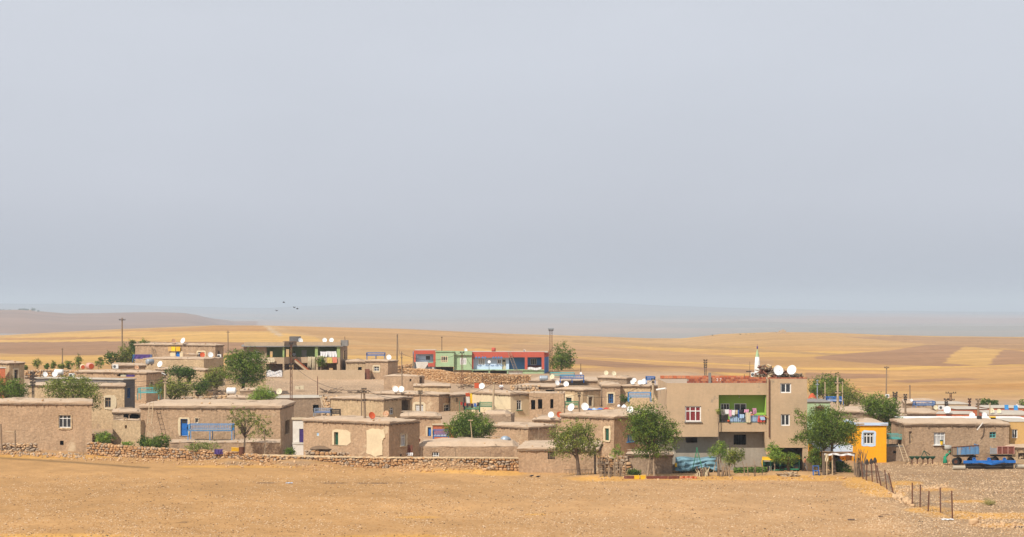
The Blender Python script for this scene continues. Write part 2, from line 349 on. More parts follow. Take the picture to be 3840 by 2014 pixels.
def poly_mask(px, py, pts):
    inside = np.zeros(px.shape, bool); n = len(pts)
    for i in range(n):
        x1, y1 = pts[i]; x2, y2 = pts[(i + 1) % n]
        c = ((y1 > py) != (y2 > py)) & (px < (x2 - x1) * (py - y1) / ((y2 - y1) if y2 != y1 else 1e-9) + x1)
        inside ^= c
    return inside
GOLD, TAN, BRN, ORB = np.array((.50, .292, .086)), np.array((.425, .252, .102)), np.array((.285, .157, .08)), np.array((.385, .20, .066))
FIELDS = [
 ([(-3000, 1180), (9000, 1180), (9000, 1300), (1900, 1300), (1400, 1330), (-3000, 1330)], TAN),
 ([(-3000, 1250), (0, 1262), (500, 1240), (1000, 1243), (1180, 1262), (1230, 1290), (1000, 1300), (-3000, 1330)], GOLD),
 ([(-3000, 1270), (0, 1268), (420, 1262), (600, 1268), (0, 1276)], ORB),
 ([(-3000, 1290), (0, 1284), (450, 1279), (950, 1284), (1000, 1300), (900, 1325), (300, 1332), (0, 1326), (-3000, 1335)], BRN),
 ([(380, 1242), (700, 1230), (820, 1222), (1000, 1222), (1010, 1242), (700, 1243)], ORB),
 ([(1020, 1220), (1500, 1232), (1900, 1254), (2060, 1270), (1900, 1292), (1640, 1300), (1400, 1288), (1180, 1258)], (ORB + TAN) / 2),
 ([(1180, 1285), (1400, 1296), (1640, 1312), (1640, 1325), (1400, 1314), (1180, 1300)], (ORB + TAN) / 2),
 ([(1920, 1290), (2150, 1296), (2500, 1316), (2900, 1350), (2900, 1372), (2500, 1352), (2100, 1336), (1900, 1330)], BRN * .6 + TAN * .5),
 ([(2100, 1340), (2500, 1372), (2900, 1390), (2900, 1402), (2400, 1388), (2080, 1356)], BRN),
 ([(2150, 1275), (2700, 1300), (3200, 1330), (3200, 1336), (2700, 1312), (2150, 1284)], TAN * .85),
 ([(2050, 1385), (2400, 1400), (2470, 1440), (2050, 1430)], BRN),
 ([(3050, 1338), (3350, 1312), (3480, 1292), (3640, 1297), (3840, 1318), (5400, 1340), (5400, 1372), (3840, 1366), (3560, 1374), (3300, 1366), (3060, 1346)], BRN * 1.08),
 ([(3610, 1298), (3760, 1312), (3700, 1375), (3540, 1362)], (GOLD + TAN) / 2),
 ([(3150, 1262), (3400, 1285), (3840, 1312), (5400, 1330), (5400, 1262), (3500, 1262)], BRN * .7 + TAN * .35),
 ([(3020, 1396), (3330, 1404), (3330, 1416), (3020, 1424)], BRN),
 ([(3180, 1452), (3840, 1438), (5400, 1430), (5400, 1455), (3840, 1462), (3180, 1470)], ORB * .95),
 ([(3330, 1428), (3600, 1416), (3700, 1421), (3400, 1436)], BRN * 1.1),
 ([(985, 1222), (1003, 1222), (1064, 1258), (1044, 1263)], np.array((.46, .32, .18))),
 ([(3080, 1500), (3840, 1490), (5400, 1480), (5400, 1520), (3080, 1520)], GOLD * .97),
]
STRAW = [(2270, 1795, 160, 12), (2700, 1793, 420, 9), (3000, 1793, 260, 12), (3220, 1810, 60, 26), (3290, 1835, 75, 28), (3340, 1852, 60, 14), (3480, 1912, 90, 14), (3560, 1925, 90, 10),
         (3700, 1935, 240, 13), (3480, 1835, 120, 6), (3400, 1812, 60, 10), (1740, 1768, 190, 8), (1870, 1775, 110, 11), (1560, 1940, 90, 5), (2010, 1930, 60, 4), (200, 1712, 300, 9), (3760, 1970, 120, 8),
         (60, 2010, 500, 10), (1500, 2012, 260, 8), (900, 1750, 260, 6), (3620, 1880, 110, 6)]
def build_ground():
    rows = np.concatenate([np.arange(20, 125, 6), np.arange(125, 215, .6), np.arange(215, 420, 1.6), 1 / np.linspace(1 / 420, 1 / 1405, 170), np.linspace(1420, 2500, 14)[1:], np.geomspace(2600, 26000, 110)])
    cols = np.concatenate([np.arange(-9000, -1200, 300), np.arange(-1200, 5060, 13), np.arange(5100, 12900, 300)])
    Yg, Pg = np.meshgrid(rows, cols, indexing='ij'); Xg = (Pg - 1920) * Yg / F; Zg = ground(Xg, Yg)
    nr, nc = Yg.shape; co = np.stack([Xg, Yg, Zg], -1).reshape(-1, 3)
    idx = np.arange(nr * nc).reshape(nr, nc)
    q = np.stack([idx[:-1, :-1], idx[:-1, 1:], idx[1:, 1:], idx[1:, :-1]], -1).reshape(-1, 4)
    me = bpy.data.meshes.new('ground'); me.vertices.add(len(co)); me.vertices.foreach_set('co', co.ravel())
    me.loops.add(q.size); me.loops.foreach_set('vertex_index', q.ravel().astype(np.int32))
    me.polygons.add(len(q)); me.polygons.foreach_set('loop_start', np.arange(0, q.size, 4, dtype=np.int32)); me.polygons.foreach_set('use_smooth', np.ones(len(q), bool))
    me.update(calc_edges=True)
    PY = HY + (H - Zg) * F / Yg; px = Pg; X = Xg; Y = Yg
    n1 = fbm(X * .05, Y * .05, 4, 21)[..., None]; n2 = fbm(X * .004, Y * .02, 4, 33)[..., None]; n3 = fbm(X * .4, Y * .12, 3, 41)[..., None]
    wob = (fbm(px * .01, PY * .04, 3, 51) - .5) * 9
    rt = sst(1200, 3000, px)[..., None]; col = np.array((.425, .24, .098)) * (1 - rt) + np.array((.42, .252, .122)) * rt
    fur = fbm(X * .04 + Y * .05, Y * 1.1, 3, 17)[..., None]; col = col * .95 * (0.90 + .20 * n1) * (.94 + .12 * fur)
    far = sst(330, 400, Y)[..., None]
    Q = Y + 3.2 * np.clip(X, -15, 70) - 1.6 * np.clip(X - 90, 0, 200); stripe = fbm(X * .003 + Y * .002, Q * .03, 4, 61)[..., None]
    fc = GOLD * (1 - sst(.42, .55, stripe)) + (TAN * .55 + ORB * .45) * sst(.42, .55, stripe)
    for pts, c in FIELDS:
        mk = poly_mask(px + wob * 2, PY + wob * .35, pts)[..., None] & (Y[..., None] > 340) & (Y[..., None] < 1450); fc = np.where(mk, c * (0.9 + .2 * n3), fc)
    th = fbm(X * .004 + Y * .004, Q * .085, 3, 91)[..., None]; fc = fc * (.84 + .32 * n2) * (.83 + .34 * th)
    col = col * (1 - far) + fc * far
    vill = (sst(206, 216, Y) * (1 - sst(325, 345, Y)))[..., None]
    col = col * (1 - vill) + np.array((.38, .26, .165)) * (0.85 + .3 * n1) * vill
    lot = (sst(3180, 3330, px + (PY - 1800) * -.9) * (1 - sst(205, 215, Y)))[..., None]
    col = col * (1 - lot) + np.array((.315, .203, .112)) * (0.82 + .36 * n1) * lot
    sn = fbm(X * .9, Y * .5, 3, 71)
    for sx, sy, a, b in STRAW:
        k = np.exp(-((px - sx) / a) ** 2 - ((PY - sy) / b) ** 2) * (Y < 330); k = (sst(.28, .6, k * (0.55 + .9 * sn)))[..., None]
        col = col * (1 - k) + np.array((.50, .27, .078)) * (0.9 + .2 * n3) * k
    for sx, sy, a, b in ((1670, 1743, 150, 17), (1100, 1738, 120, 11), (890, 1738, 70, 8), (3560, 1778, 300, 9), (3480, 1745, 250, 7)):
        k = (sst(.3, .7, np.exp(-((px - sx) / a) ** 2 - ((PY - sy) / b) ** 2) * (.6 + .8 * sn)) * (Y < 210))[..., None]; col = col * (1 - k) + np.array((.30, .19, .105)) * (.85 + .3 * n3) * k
    # shade of the ditch cut painted dark beside the left verge and a few dry cracks
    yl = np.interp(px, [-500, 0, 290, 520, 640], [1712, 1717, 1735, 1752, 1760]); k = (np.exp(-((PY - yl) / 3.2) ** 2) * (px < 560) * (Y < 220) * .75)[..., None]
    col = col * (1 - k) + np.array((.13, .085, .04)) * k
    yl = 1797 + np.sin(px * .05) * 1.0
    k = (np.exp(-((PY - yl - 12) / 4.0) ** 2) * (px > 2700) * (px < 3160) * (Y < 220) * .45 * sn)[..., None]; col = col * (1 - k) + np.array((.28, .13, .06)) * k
    for cx0, cx1, cy in ((1215, 1520, 1812), (960, 1030, 1811), (3300, 3360, 1930), (3720, 3840, 1846), (615, 700, 1958)):
        k = (np.exp(-((PY - cy) / 2.6) ** 2) * (px > cx0) * (px < cx1) * (fbm(X * 2, Y * 2, 2, 3) > .38) * .9)[..., None]; col = col * (1 - k) + np.array((.15, .09, .05)) * k
    # far land
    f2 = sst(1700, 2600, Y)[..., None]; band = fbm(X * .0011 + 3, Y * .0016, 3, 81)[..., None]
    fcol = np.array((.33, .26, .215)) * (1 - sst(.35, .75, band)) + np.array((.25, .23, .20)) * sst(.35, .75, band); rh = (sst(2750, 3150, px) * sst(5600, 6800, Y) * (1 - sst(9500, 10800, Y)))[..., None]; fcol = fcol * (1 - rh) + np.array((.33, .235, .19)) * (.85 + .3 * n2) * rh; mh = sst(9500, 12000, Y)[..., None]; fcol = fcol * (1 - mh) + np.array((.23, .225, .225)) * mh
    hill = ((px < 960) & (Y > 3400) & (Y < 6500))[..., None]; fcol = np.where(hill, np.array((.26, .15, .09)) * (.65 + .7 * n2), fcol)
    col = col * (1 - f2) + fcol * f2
    col = np.clip(col, .01, .9)
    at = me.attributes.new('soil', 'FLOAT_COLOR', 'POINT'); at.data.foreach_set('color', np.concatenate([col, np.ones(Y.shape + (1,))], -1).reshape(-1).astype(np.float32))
    m = bpy.data.materials.new('soil'); m.use_nodes = True; t = m.node_tree; bs = t.nodes['Principled BSDF']; bs.inputs['Roughness'].default_value = 0.95; bs.inputs['Specular IOR Level'].default_value = 0.1
    a = N(t, 'ShaderNodeAttribute', attribute_name='soil'); tcn = N(t, 'ShaderNodeTexCoord')
    def ns(scale, det, sx=(1, 1, 1)):
        mpn = N(t, 'ShaderNodeMapping'); mpn.inputs['Scale'].default_value = sx; t.links.new(tcn.outputs['Object'], mpn.inputs[0])
        n = N(t, 'ShaderNodeTexNoise'); n.inputs['Scale'].default_value = scale; n.inputs['Detail'].default_value = det; n.inputs['Roughness'].default_value = .7; t.links.new(mpn.outputs[0], n.inputs[0]); return n.outputs[0]
    col_s = a.outputs['Color']
    for sck, lo, hi, p, q_ in ((ns(3.0, 6), .84, 1.16, .3, .7), (ns(.35, 6, (1, .5, 1)), .86, 1.14, .3, .7), (ns(.05, 5, (.35, 1, 1)), .90, 1.10, .35, .65)):
        mr = N(t, 'ShaderNodeMapRange'); mr.inputs[1].default_value = p; mr.inputs[2].default_value = q_; mr.inputs[3].default_value = lo; mr.inputs[4].default_value = hi; t.links.new(sck, mr.inputs[0])
        k = N(t, 'ShaderNodeMix', data_type='RGBA', blend_type='MULTIPLY'); k.inputs[0].default_value = 1; t.links.new(col_s, k.inputs[6]); t.links.new(mr.outputs[0], k.inputs[7]); col_s = k.outputs[2]
    # plough furrows
    wv = N(t, 'ShaderNodeTexWave', wave_type='BANDS', bands_direction='Y'); wv.inputs['Scale'].default_value = .16; wv.inputs['Distortion'].default_value = 6; wv.inputs['Detail'].default_value = 3; wv.inputs['Detail Scale'].default_value = .4
    mpn = N(t, 'ShaderNodeMapping'); mpn.inputs['Rotation'].default_value = (0, 0, R(62)); t.links.new(tcn.outputs['Object'], mpn.inputs[0]); t.links.new(mpn.outputs[0], wv.inputs[0])
    mr = N(t, 'ShaderNodeMapRange'); mr.inputs[3].default_value = .975; mr.inputs[4].default_value = 1.025; t.links.new(wv.outputs['Fac'], mr.inputs[0])
    k = N(t, 'ShaderNodeMix', data_type='RGBA', blend_type='MULTIPLY'); k.inputs[0].default_value = 1; t.links.new(col_s, k.inputs[6]); t.links.new(mr.outputs[0], k.inputs[7]); col_s = k.outputs[2]
    t.links.new(col_s, bs.inputs['Base Color'])
    bp = N(t, 'ShaderNodeBump'); bp.inputs['Strength'].default_value = .7; bp.inputs['Distance'].default_value = .08; t.links.new(ns(2.5, 6), bp.inputs['Height']); t.links.new(bp.outputs[0], bs.inputs['Normal'])
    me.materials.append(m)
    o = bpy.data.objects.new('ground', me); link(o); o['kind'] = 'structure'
build_ground()

# haze: one closed box of thin pale air round the whole place
hz = MB(); hz.box((0, 13000, 21), (64000, 28000, 150)); ho = hz.build('haze', bpy.data.materials.new('haze_air')); ho['kind'] = 'stuff'
hm = ho.data.materials[0]; hm.use_nodes = True; t = hm.node_tree; t.nodes.clear()
pv = N(t, 'ShaderNodeVolumePrincipled'); pv.inputs['Color'].default_value = (.81, .90, 1.0, 1); pv.inputs['Density'].default_value = 0.00014; pv.inputs['Anisotropy'].default_value = 0.0
mo = N(t, 'ShaderNodeOutputMaterial'); t.links.new(pv.outputs[0], mo.inputs['Volume'])

# ---------------- building helpers ----------------
HOUSES = {}
def disp(p, amp):
    if amp <= 0: return Vector((0, 0, 0))
    q = Vector(p)
    return (mnoise.noise_vector(q * 0.55) * 1.0 + mnoise.noise_vector(q * 1.7) * 0.55) * amp
class Face:
    def __init__(s, O, E):
        s.O = Vector((O[0], O[1])); d = Vector((E[0], E[1])) - s.O; s.L = d.length; s.D = d.normalized(); s.n = Vector((s.D.y, -s.D.x))
    def u(s, px):
        k = (px - 1920) / F; den = s.D.x - k * s.D.y
        return (k * s.O.y - s.O.x) / den
    def pt(s, u, z, out=0.0):
        p = s.O + s.D * u + s.n * out; return Vector((p.x, p.y, z))
    def uz(s, px, py):
        u = s.u(px); return u, zof(py, (s.O + s.D * u).y)
    def rect(s, r):
        u0, z1 = s.uz(r[0], r[1]); u1, z0 = s.uz(r[2], r[3]); return min(u0, u1), min(z0, z1), max(u0, u1), max(z0, z1)
def panel(mb, f, z0, z1, holes=(), thick=0.3, amp=0.0, step=0.7, m=0, back=False):
    us = {0.0, f.L}; zs = {z0, z1}
    for h in holes: us |= {h[0], h[2]}; zs |= {h[1], h[3]}
    def fill(s_, lo, hi):
        a = sorted(x for x in s_ if lo - 1e-6 <= x <= hi + 1e-6); o = [a[0]]
        for x in a[1:]:
            if x - o[-1] < 1e-4: continue
            n = max(1, int(round((x - o[-1]) / step))) if amp > 0 else 1; p = o[-1]
            for k in range(1, n + 1): o.append(p + (x - p) * k / n)
        return o
    U = fill(us, 0, f.L); Z = fill(zs, z0, z1); vid = {}
    def V(i, j):
        if (i, j) not in vid:
            p = f.pt(U[i], Z[j]); vid[(i, j)] = len(mb.v); mb.v.append(tuple(p + disp(p, amp)))
        return vid[(i, j)]
    def inside(i, j):
        cu = (U[i] + U[i + 1]) / 2; cz = (Z[j] + Z[j + 1]) / 2
        return any(h[0] < cu < h[2] and h[1] < cz < h[3] for h in holes)
    for i in range(len(U) - 1):
        for j in range(len(Z) - 1):
            if inside(i, j): continue
            mb.f.append((V(i, j), V(i + 1, j), V(i + 1, j + 1), V(i, j + 1))); mb.m.append(m)
    for h in holes:
        a = [f.pt(h[0], h[1]), f.pt(h[2], h[1]), f.pt(h[2], h[3]), f.pt(h[0], h[3])]
        o_ = [p + disp(p, amp) for p in a]; b = [Vector((p.x - f.n.x * thick, p.y - f.n.y * thick, p.z)) for p in a]
        for k in range(4): mb.quad(o_[k], b[k], b[(k + 1) % 4], o_[(k + 1) % 4], m=m)
    if back:
        hs = [Vector((-f.n.x * thick, -f.n.y * thick, 0))] * 1
        g = Face(f.O + f.D * f.L - f.n * thick, f.O - f.n * thick)
        panel(mb, g, z0, z1, [(f.L - h[2], h[1], f.L - h[0], h[3]) for h in holes], 0.001, 0, step, m)
def ring(mb, f, r, off, out=0.02, wob=0.05, seed=0, m=0):
    """plaster band round an opening; off = metres to left, top, right, bottom"""
    rnd = random.Random(seed); inner = []; outer = []; n = 5
    c = [(r[0], r[1]), (r[2], r[1]), (r[2], r[3]), (r[0], r[3])]
    oc = [(r[0] - off[0], r[1] - off[3]), (r[2] + off[2], r[1] - off[3]), (r[2] + off[2], r[3] + off[1]), (r[0] - off[0], r[3] + off[1])]
    for k in range(4):
        for i in range(n):
            t = i / n; a = c[k]; b = c[(k + 1) % 4]; inner.append((a[0] + (b[0] - a[0]) * t, a[1] + (b[1] - a[1]) * t))
            a = oc[k]; b = oc[(k + 1) % 4]; x = a[0] + (b[0] - a[0]) * t; z = a[1] + (b[1] - a[1]) * t
            sh = .72 if i == 0 else 1.0   # rounded corners
            cx, cz = inner[-1]; x = cx + (x - cx) * sh + rnd.uniform(-wob, wob) * (1 if off[0] + off[2] > .1 else .2); z = cz + (z - cz) * sh + rnd.uniform(-wob, wob)
            outer.append((x, z))
    N_ = len(inner)
    for k in range(N_):
        a, b = inner[k], inner[(k + 1) % N_]; c_, d = outer[k], outer[(k + 1) % N_]
        mb.quad(f.pt(c_[0], c_[1], out), f.pt(d[0], d[1], out), f.pt(b[0], b[1], out), f.pt(a[0], a[1], out), m=m)
        mb.quad(f.pt(c_[0], c_[1], -.12), f.pt(d[0], d[1], -.12), f.pt(d[0], d[1], out), f.pt(c_[0], c_[1], out), m=m)
        mb.quad(f.pt(a[0], a[1], out), f.pt(b[0], b[1], out), f.pt(b[0], b[1], -.28), f.pt(a[0], a[1], -.28), m=m)
def fbar(mb, f, u0, z0, u1, z1, wd, out, dep=.06):
    a = f.pt(u0, z0, out); b = f.pt(u1, z1, out); mb.bar(a, b, wd, dep, up=(f.n.x, f.n.y, 0)) if False else mb.bar(a, b, dep, wd, up=(0, 0, 1)) if abs(z1 - z0) < 1e-6 else mb.bar(a, b, wd, dep, up=(f.n.x, f.n.y, 0))
def window(root, f, r, fr='white', vs=(.5,), hs=(.72,), pane='glass', rec=.12, fw=.07, sill=None, name='window', mw=None, curtain=None):
    M_ = M[fr] if isinstance(fr, str) else fr; mb = MB(); u0, z0, u1, z1 = r; mw = mw or fw * .8
    for (a, b, c, d) in ((u0, z0 + fw / 2, u1, z0 + fw / 2), (u0, z1 - fw / 2, u1, z1 - fw / 2)): fbar(mb, f, a, b, c, d, fw, -rec)
    for u in (u0 + fw / 2, u1 - fw / 2): fbar(mb, f, u, z0 + fw, u, z1 - fw, fw, -rec)
    for v in vs: u = u0 + (u1 - u0) * v; fbar(mb, f, u, z0 + fw, u, z1 - fw, mw, -rec + .004, .05)
    for h in hs: z = z0 + (z1 - z0) * h; fbar(mb, f, u0 + fw, z, u1 - fw, z, mw, -rec + .008, .05)
    o = mb.build(name, M_, root)
    E = [u0 + fw] + [u0 + (u1 - u0) * v for v in vs] + [u1 - fw]; Zs = [z0 + fw] + [z0 + (z1 - z0) * h for h in hs] + [z1 - fw]
    for i in range(len(E) - 1):
        for j in range(len(Zs) - 1):
            p = MB(); p.quad(f.pt(E[i], Zs[j], -rec - .02), f.pt(E[i + 1], Zs[j], -rec - .02), f.pt(E[i + 1], Zs[j + 1], -rec - .02), f.pt(E[i], Zs[j + 1], -rec - .02))
            p.build('pane', M[pane], o)
    if curtain:
        c = MB(); K = 16
        c.sheet(lambda a, b: f.pt(u0 + fw + (u1 - u0 - 2 * fw) * a, z0 + fw + (z1 - z0 - 2 * fw) * b, -rec - .012 + .008 * math.sin(a * 40)), K, 1); c.build('curtain', M[curtain], o)
    if sill:
        s_ = MB(); fbar(s_, f, u0 - .08, z0 - .04, u1 + .08, z0 - .04, .07, .04, .2); s_.build('sill', M[sill], o)
    return o
def door(root, f, r, m='bluepaint', rec=.15, frame=None, glass=False):
    u0, z0, u1, z1 = r; mb = MB(); zt = z1 - (z1 - z0) * (.24 if glass else 0)
    c = f.pt((u0 + u1) / 2, (z0 + z1) / 2, -rec); ang = math.atan2(f.D.y, f.D.x)
    mb.box(c, (u1 - u0, .05, z1 - z0), rz=ang)
    o = mb.build('door', M[m], root); mb = MB()
    for a in (.3, .7): mb.box(f.pt(u0 + (u1 - u0) * .5, z0 + (z1 - z0) * (a * .75), -rec + .035), ((u1 - u0) * .7, .02, (z1 - z0) * .26), rz=ang)
    mb.build('door_panel', M[m], o)
    if glass:
        p = MB(); p.box(f.pt((u0 + u1) / 2, z0 + (z1 - z0) * .84, -rec + .03), ((u1 - u0) * .7, .02, (z1 - z0) * .2), rz=ang); p.build('pane', M['glass'], o)
    h = MB(); h.box(f.pt(u1 - .1, z0 + (z1 - z0) * .48, -rec + .05), (.04, .06, .12), rz=ang); h.build('handle', M['dark'], o)
    return o
def bars(root, f, r, m='dark', nv=4, nh=1, wd=.03, rec=.05, name='window_bars'):
    mb = MB(); u0, z0, u1, z1 = r
    for k in range(nv): u = u0 + (u1 - u0) * (k + .5) / nv; fbar(mb, f, u, z0, u, z1, wd, -rec, wd)
    for k in range(nh): z = z0 + (z1 - z0) * (k + 1) / (nh + 1); fbar(mb, f, u0, z, u1, z, wd, -rec, wd)
    return mb.build(name, M[m], root)
def roof_slab(fp, z, t=.3, o=.18, amp=.05, camber=.12, rnd=.10, step=.6):
    """fp: four footprint corners (front left, front right, back right, back left)"""
    mb = MB(); A, B, C, D = [Vector((p[0], p[1])) for p in fp]; du = (B - A).normalized(); dv = (D - A).normalized()
    A2 = A - (du + dv) * o; B2 = B + (du - dv) * o; C2 = C + (du + dv) * o; D2 = D - (du - dv) * o
    nu = max(2, int((B2 - A2).length / step)); nv = max(2, int((D2 - A2).length / step)); V = {}
    for i in range(nu + 1):
        for j in range(nv + 1):
            a, b = i / nu, j / nv; p = A2 * (1 - a) * (1 - b) + B2 * a * (1 - b) + C2 * a * b + D2 * (1 - a) * b
            edge = i in (0, nu) or j in (0, nv); q = Vector((p.x, p.y, z)); dn = mnoise.noise_vector(q * .6) * amp * 1.3 + mnoise.noise_vector(q * 2.3) * amp
            zz = z + camber * math.sin(math.pi * a) ** .5 * math.sin(math.pi * b) ** .5 + dn.z * 1.2 - (rnd if edge else 0)
            V[i, j] = len(mb.v); mb.v.append((p.x + dn.x * (1.0 if edge else .3), p.y + dn.y * (1.0 if edge else .3), zz))
    for i in range(nu):
        for j in range(nv): mb.f.append((V[i, j], V[i + 1, j], V[i + 1, j + 1], V[i, j + 1])); mb.m.append(0)
    loop = [(i, 0) for i in range(nu)] + [(nu, j) for j in range(nv)] + [(i, nv) for i in range(nu, 0, -1)] + [(0, j) for j in range(nv, 0, -1)]
    ctr = (A + B + C + D) / 4; low = []
    for k in loop:
        v = Vector(mb.v[V[k]]); d = Vector((v.x - ctr.x, v.y - ctr.y)).normalized(); wv = mnoise.noise(v * 1.5) * amp
        low.append(len(mb.v)); mb.v.append((v.x + d.x * (.03 + wv), v.y + d.y * (.03 + wv), z - t * .55 + wv)) 
    low2 = []
    for k in loop:
        v = Vector(mb.v[V[k]]); d = Vector((v.x - ctr.x, v.y - ctr.y)).normalized(); wv = mnoise.noise(v * 2.5) * amp
        low2.append(len(mb.v)); mb.v.append((v.x - d.x * .05, v.y - d.y * .05, z - t + wv * .8))
    n = len(loop)
    for k in range(n):
        k2 = (k + 1) % n; mb.f.append((low[k], low[k2], V[loop[k2]], V[loop[k]])); mb.m.append(0)
        mb.f.append((low2[k], low2[k2], low[k2], low[k])); mb.m.append(0)
    mb.f.append(tuple(reversed(low2))); mb.m.append(0)
    return mb
def house(key, label, A, B, C=None, depth=6.0, wm='mud', rm='roof', t=.23, o=.10, amp=.06, camber=.12, front=(), side=(), left=(), brush=True, zbot=None, group=None, name='mud_house', cat='house', rnd=.06, wall_z=None, xdepth=None):
    """A=(px,py,Y) front left roof edge, B=(px,py) front right roof edge, C = photo column of the far end of the right side wall"""
    pA = W(*A); z = pA.z
    if C is None: B = (B[0], A[1] + .25 * (B[1] - A[1]))
    YB = (H - z) * F / (B[1] - HY); pB = W(B[0], B[1], YB)
    d = Vector((pB.x - pA.x, pB.y - pA.y)); ln = d.length; d.normalize(); n = Vector((-d.y, d.x))
    if C is not None:
        k = (C - 1920) / F; den = n.x - k * n.y; depth = (k * pB.y - pB.x) / den if abs(den) > 1e-5 else 6
        if depth < 1.2 or depth > 30: print('HOUSE depth', key, round(depth, 2)); depth = min(max(abs(depth), 1.5), 12)
    if xdepth: depth = xdepth
    a = Vector((pA.x, pA.y)); b = Vector((pB.x, pB.y)); v = n * depth
    if C is None and B[0] < 1900: yb_ = pB.y + depth; v = Vector(((B[0] - 1 - 1920) * yb_ / F - pB.x, depth))   # walls not square: skewed along the line of sight, hiding the side wall
    fp = [a, b, b + v, a + v]
    gb = min(gz(p.x, p.y) for p in fp); z0 = (zbot if zbot is not None else gb - .5)
    root = thing(name, label, cat, ((a.x + b.x) / 2, (a.y + b.y) / 2, gz((a.x + b.x) / 2, (a.y + b.y) / 2)), group)
    faces = {'F': Face(fp[0], fp[1]), 'S': Face(fp[1], fp[2]), 'K': Face(fp[2], fp[3]), 'L': Face(fp[3], fp[0])}
    hs = {'F': [], 'S': [], 'K': [], 'L': []}; zt = z - t * .8
    for fk, lst in (('F', front), ('S', side), ('L', left)):
        f = faces[fk]
        for op in lst:
            if op[0] == 'patch': continue
            r = f.rect(op[1]); r = (max(r[0], .06), r[1], min(r[2], f.L - .06), min(r[3], zt - .05))
            if r[2] - r[0] < .1 or r[3] - r[1] < .1: print('OPENING?', key, fk, op, [round(q, 2) for q in r], round(f.L, 2)); continue
            hs[fk].append((r, op))
    mb = MB()
    for fk, f in faces.items(): panel(mb, f, z0, zt, [h[0] for h in hs[fk]], .3, amp, .7)
    mb.build('wall', M[wm], root, smooth=amp > 0)
    for fk, lst in (('F', front), ('S', side), ('L', left)):
        f = faces[fk]
        for op in lst:
            if op[0] == 'patch':
                pts = [f.uz(*p) for p in op[1]]; pm = MB(); cu = sum(p[0] for p in pts) / len(pts); cz = sum(p[1] for p in pts) / len(pts)
                fine = []
                for k in range(len(pts)):
                    p, q = pts[k], pts[(k + 1) % len(pts)]
                    for s_ in range(4):
                        tt = s_ / 4; fine.append((p[0] + (q[0] - p[0]) * tt + random.uniform(-.05, .05), p[1] + (q[1] - p[1]) * tt + random.uniform(-.05, .05)))
                for k in range(len(fine)):
                    p, q = fine[k], fine[(k + 1) % len(fine)]
                    pm.quad(f.pt(p[0], p[1], .015 + amp), f.pt(q[0], q[1], .015 + amp), f.pt(cu, cz, .015 + amp)); pm.quad(f.pt(p[0], p[1], -.1), f.pt(q[0], q[1], -.1), f.pt(q[0], q[1], .015 + amp), f.pt(p[0], p[1], .015 + amp))
                pm.build('plaster_patch', M[op[2] if len(op) > 2 else 'patch'], root)
        for r, op in hs[fk]:
            k = op[0]; kw = dict(op[2]) if len(op) > 2 else {}; sur = kw.pop('sur', None); sm = kw.pop('sm', 'patch')
            if sur:
                sc = (faces[fk].O.y + 1) / F; off = (sur,) * 4 if not isinstance(sur, tuple) else sur
                q = MB(); ring(q, f, r, [s_ * sc for s_ in off], .02 + amp * .8, .035, seed=len(HOUSES) * 7 + int(r[0] * 10)); q.build('window_surround' if k in ('w', 'h', 'b') else 'door_surround', M[sm], root)
            if k == 'w': window(root, f, r, **kw)
            elif k == 'd': door(root, f, r, **kw)
            elif k == 'b': bars(root, f, r, **kw)
    rf = roof_slab(fp, z, t, o, .07 if rm in ('roof', 'roof2') else .008, camber, rnd).build('roof', M[rm], root, smooth=False)
    if rm in ('roof', 'roof2') and not key.startswith('R'):
        r2 = random.Random(len(HOUSES) + 50); cl = []; S = stone_meshes(); nn = int(min(16, (b - a).length * 1.1))
        for k in range(nn):
            uu, vv = r2.uniform(.03, .97), r2.choice((r2.uniform(.02, .12), r2.uniform(.02, .95))); p = a + (b - a) * uu + v * vv; s_ = r2.uniform(.07, .24)
            cl.append((r2.choice(S[('stone2', 'stone3')[k % 2]]), Vector((p.x, p.y, z + s_ * .15)), (r2.random(), r2.random(), r2.random() * 6), (s_ * 1.5, s_, s_ * .6), k % 2))
        for k in range(2):
            p = a + (b - a) * r2.uniform(.1, .9) + v * r2.uniform(.2, .8); cl.append((S['stone3'][0], Vector((p.x, p.y, z + camber + .06)), (0, 0, r2.uniform(-1, 1)), (r2.uniform(.8, 2.2), .12, .08), 1))
        add_stuff_from(cl, 'roof_stones', root, [M['stone2'], M['stone3']])
    if brush and o > .05:
        rr = random.Random(len(HOUSES)); bb = MB(); be = MB()
        for fk in ('F', 'S', 'L'):
            f = faces[fk]; nseg = max(2, int(f.L / .5))
            for k in range(nseg):
                u0, u1 = f.L * k / nseg, f.L * (k + 1) / nseg + .02; dz = rr.uniform(-.03, .03)
                bb.bar(f.pt(u0, z - t - .02 + dz, rr.uniform(.04, .1)), f.pt(u1, z - t - .02 + rr.uniform(-.03, .03), rr.uniform(.04, .1)), .12, .05)
            u = rr.uniform(.2, .6)
            while u < f.L - .1:
                zz = z - t - .09 + rr.uniform(-.02, .01); be.tube([f.pt(u, zz, -.1), f.pt(u + rr.uniform(-.03, .03), zz - rr.uniform(0, .04), rr.uniform(.08, .2))], rr.uniform(.035, .06), 5); u += rr.uniform(.45, 1.0)
        tag(bb.build('brushwood_layer', M['brush'], root), kind='stuff')
        tag(be.build('beam_ends', M['wood'], root), kind='stuff')
    HOUSES[key] = dict(root=root, fp=fp, z=z + camber * .6, faces=faces, z0=z0, top=z)
    return root
def inpoly(p, fp):
    s_ = 0
    for i in range(4):
        a, b = fp[i], fp[(i + 1) % 4]
        if (b.x - a.x) * (p[1] - a.y) - (b.y - a.y) * (p[0] - a.x) < -.35 * (b - a).length: return False
    return True
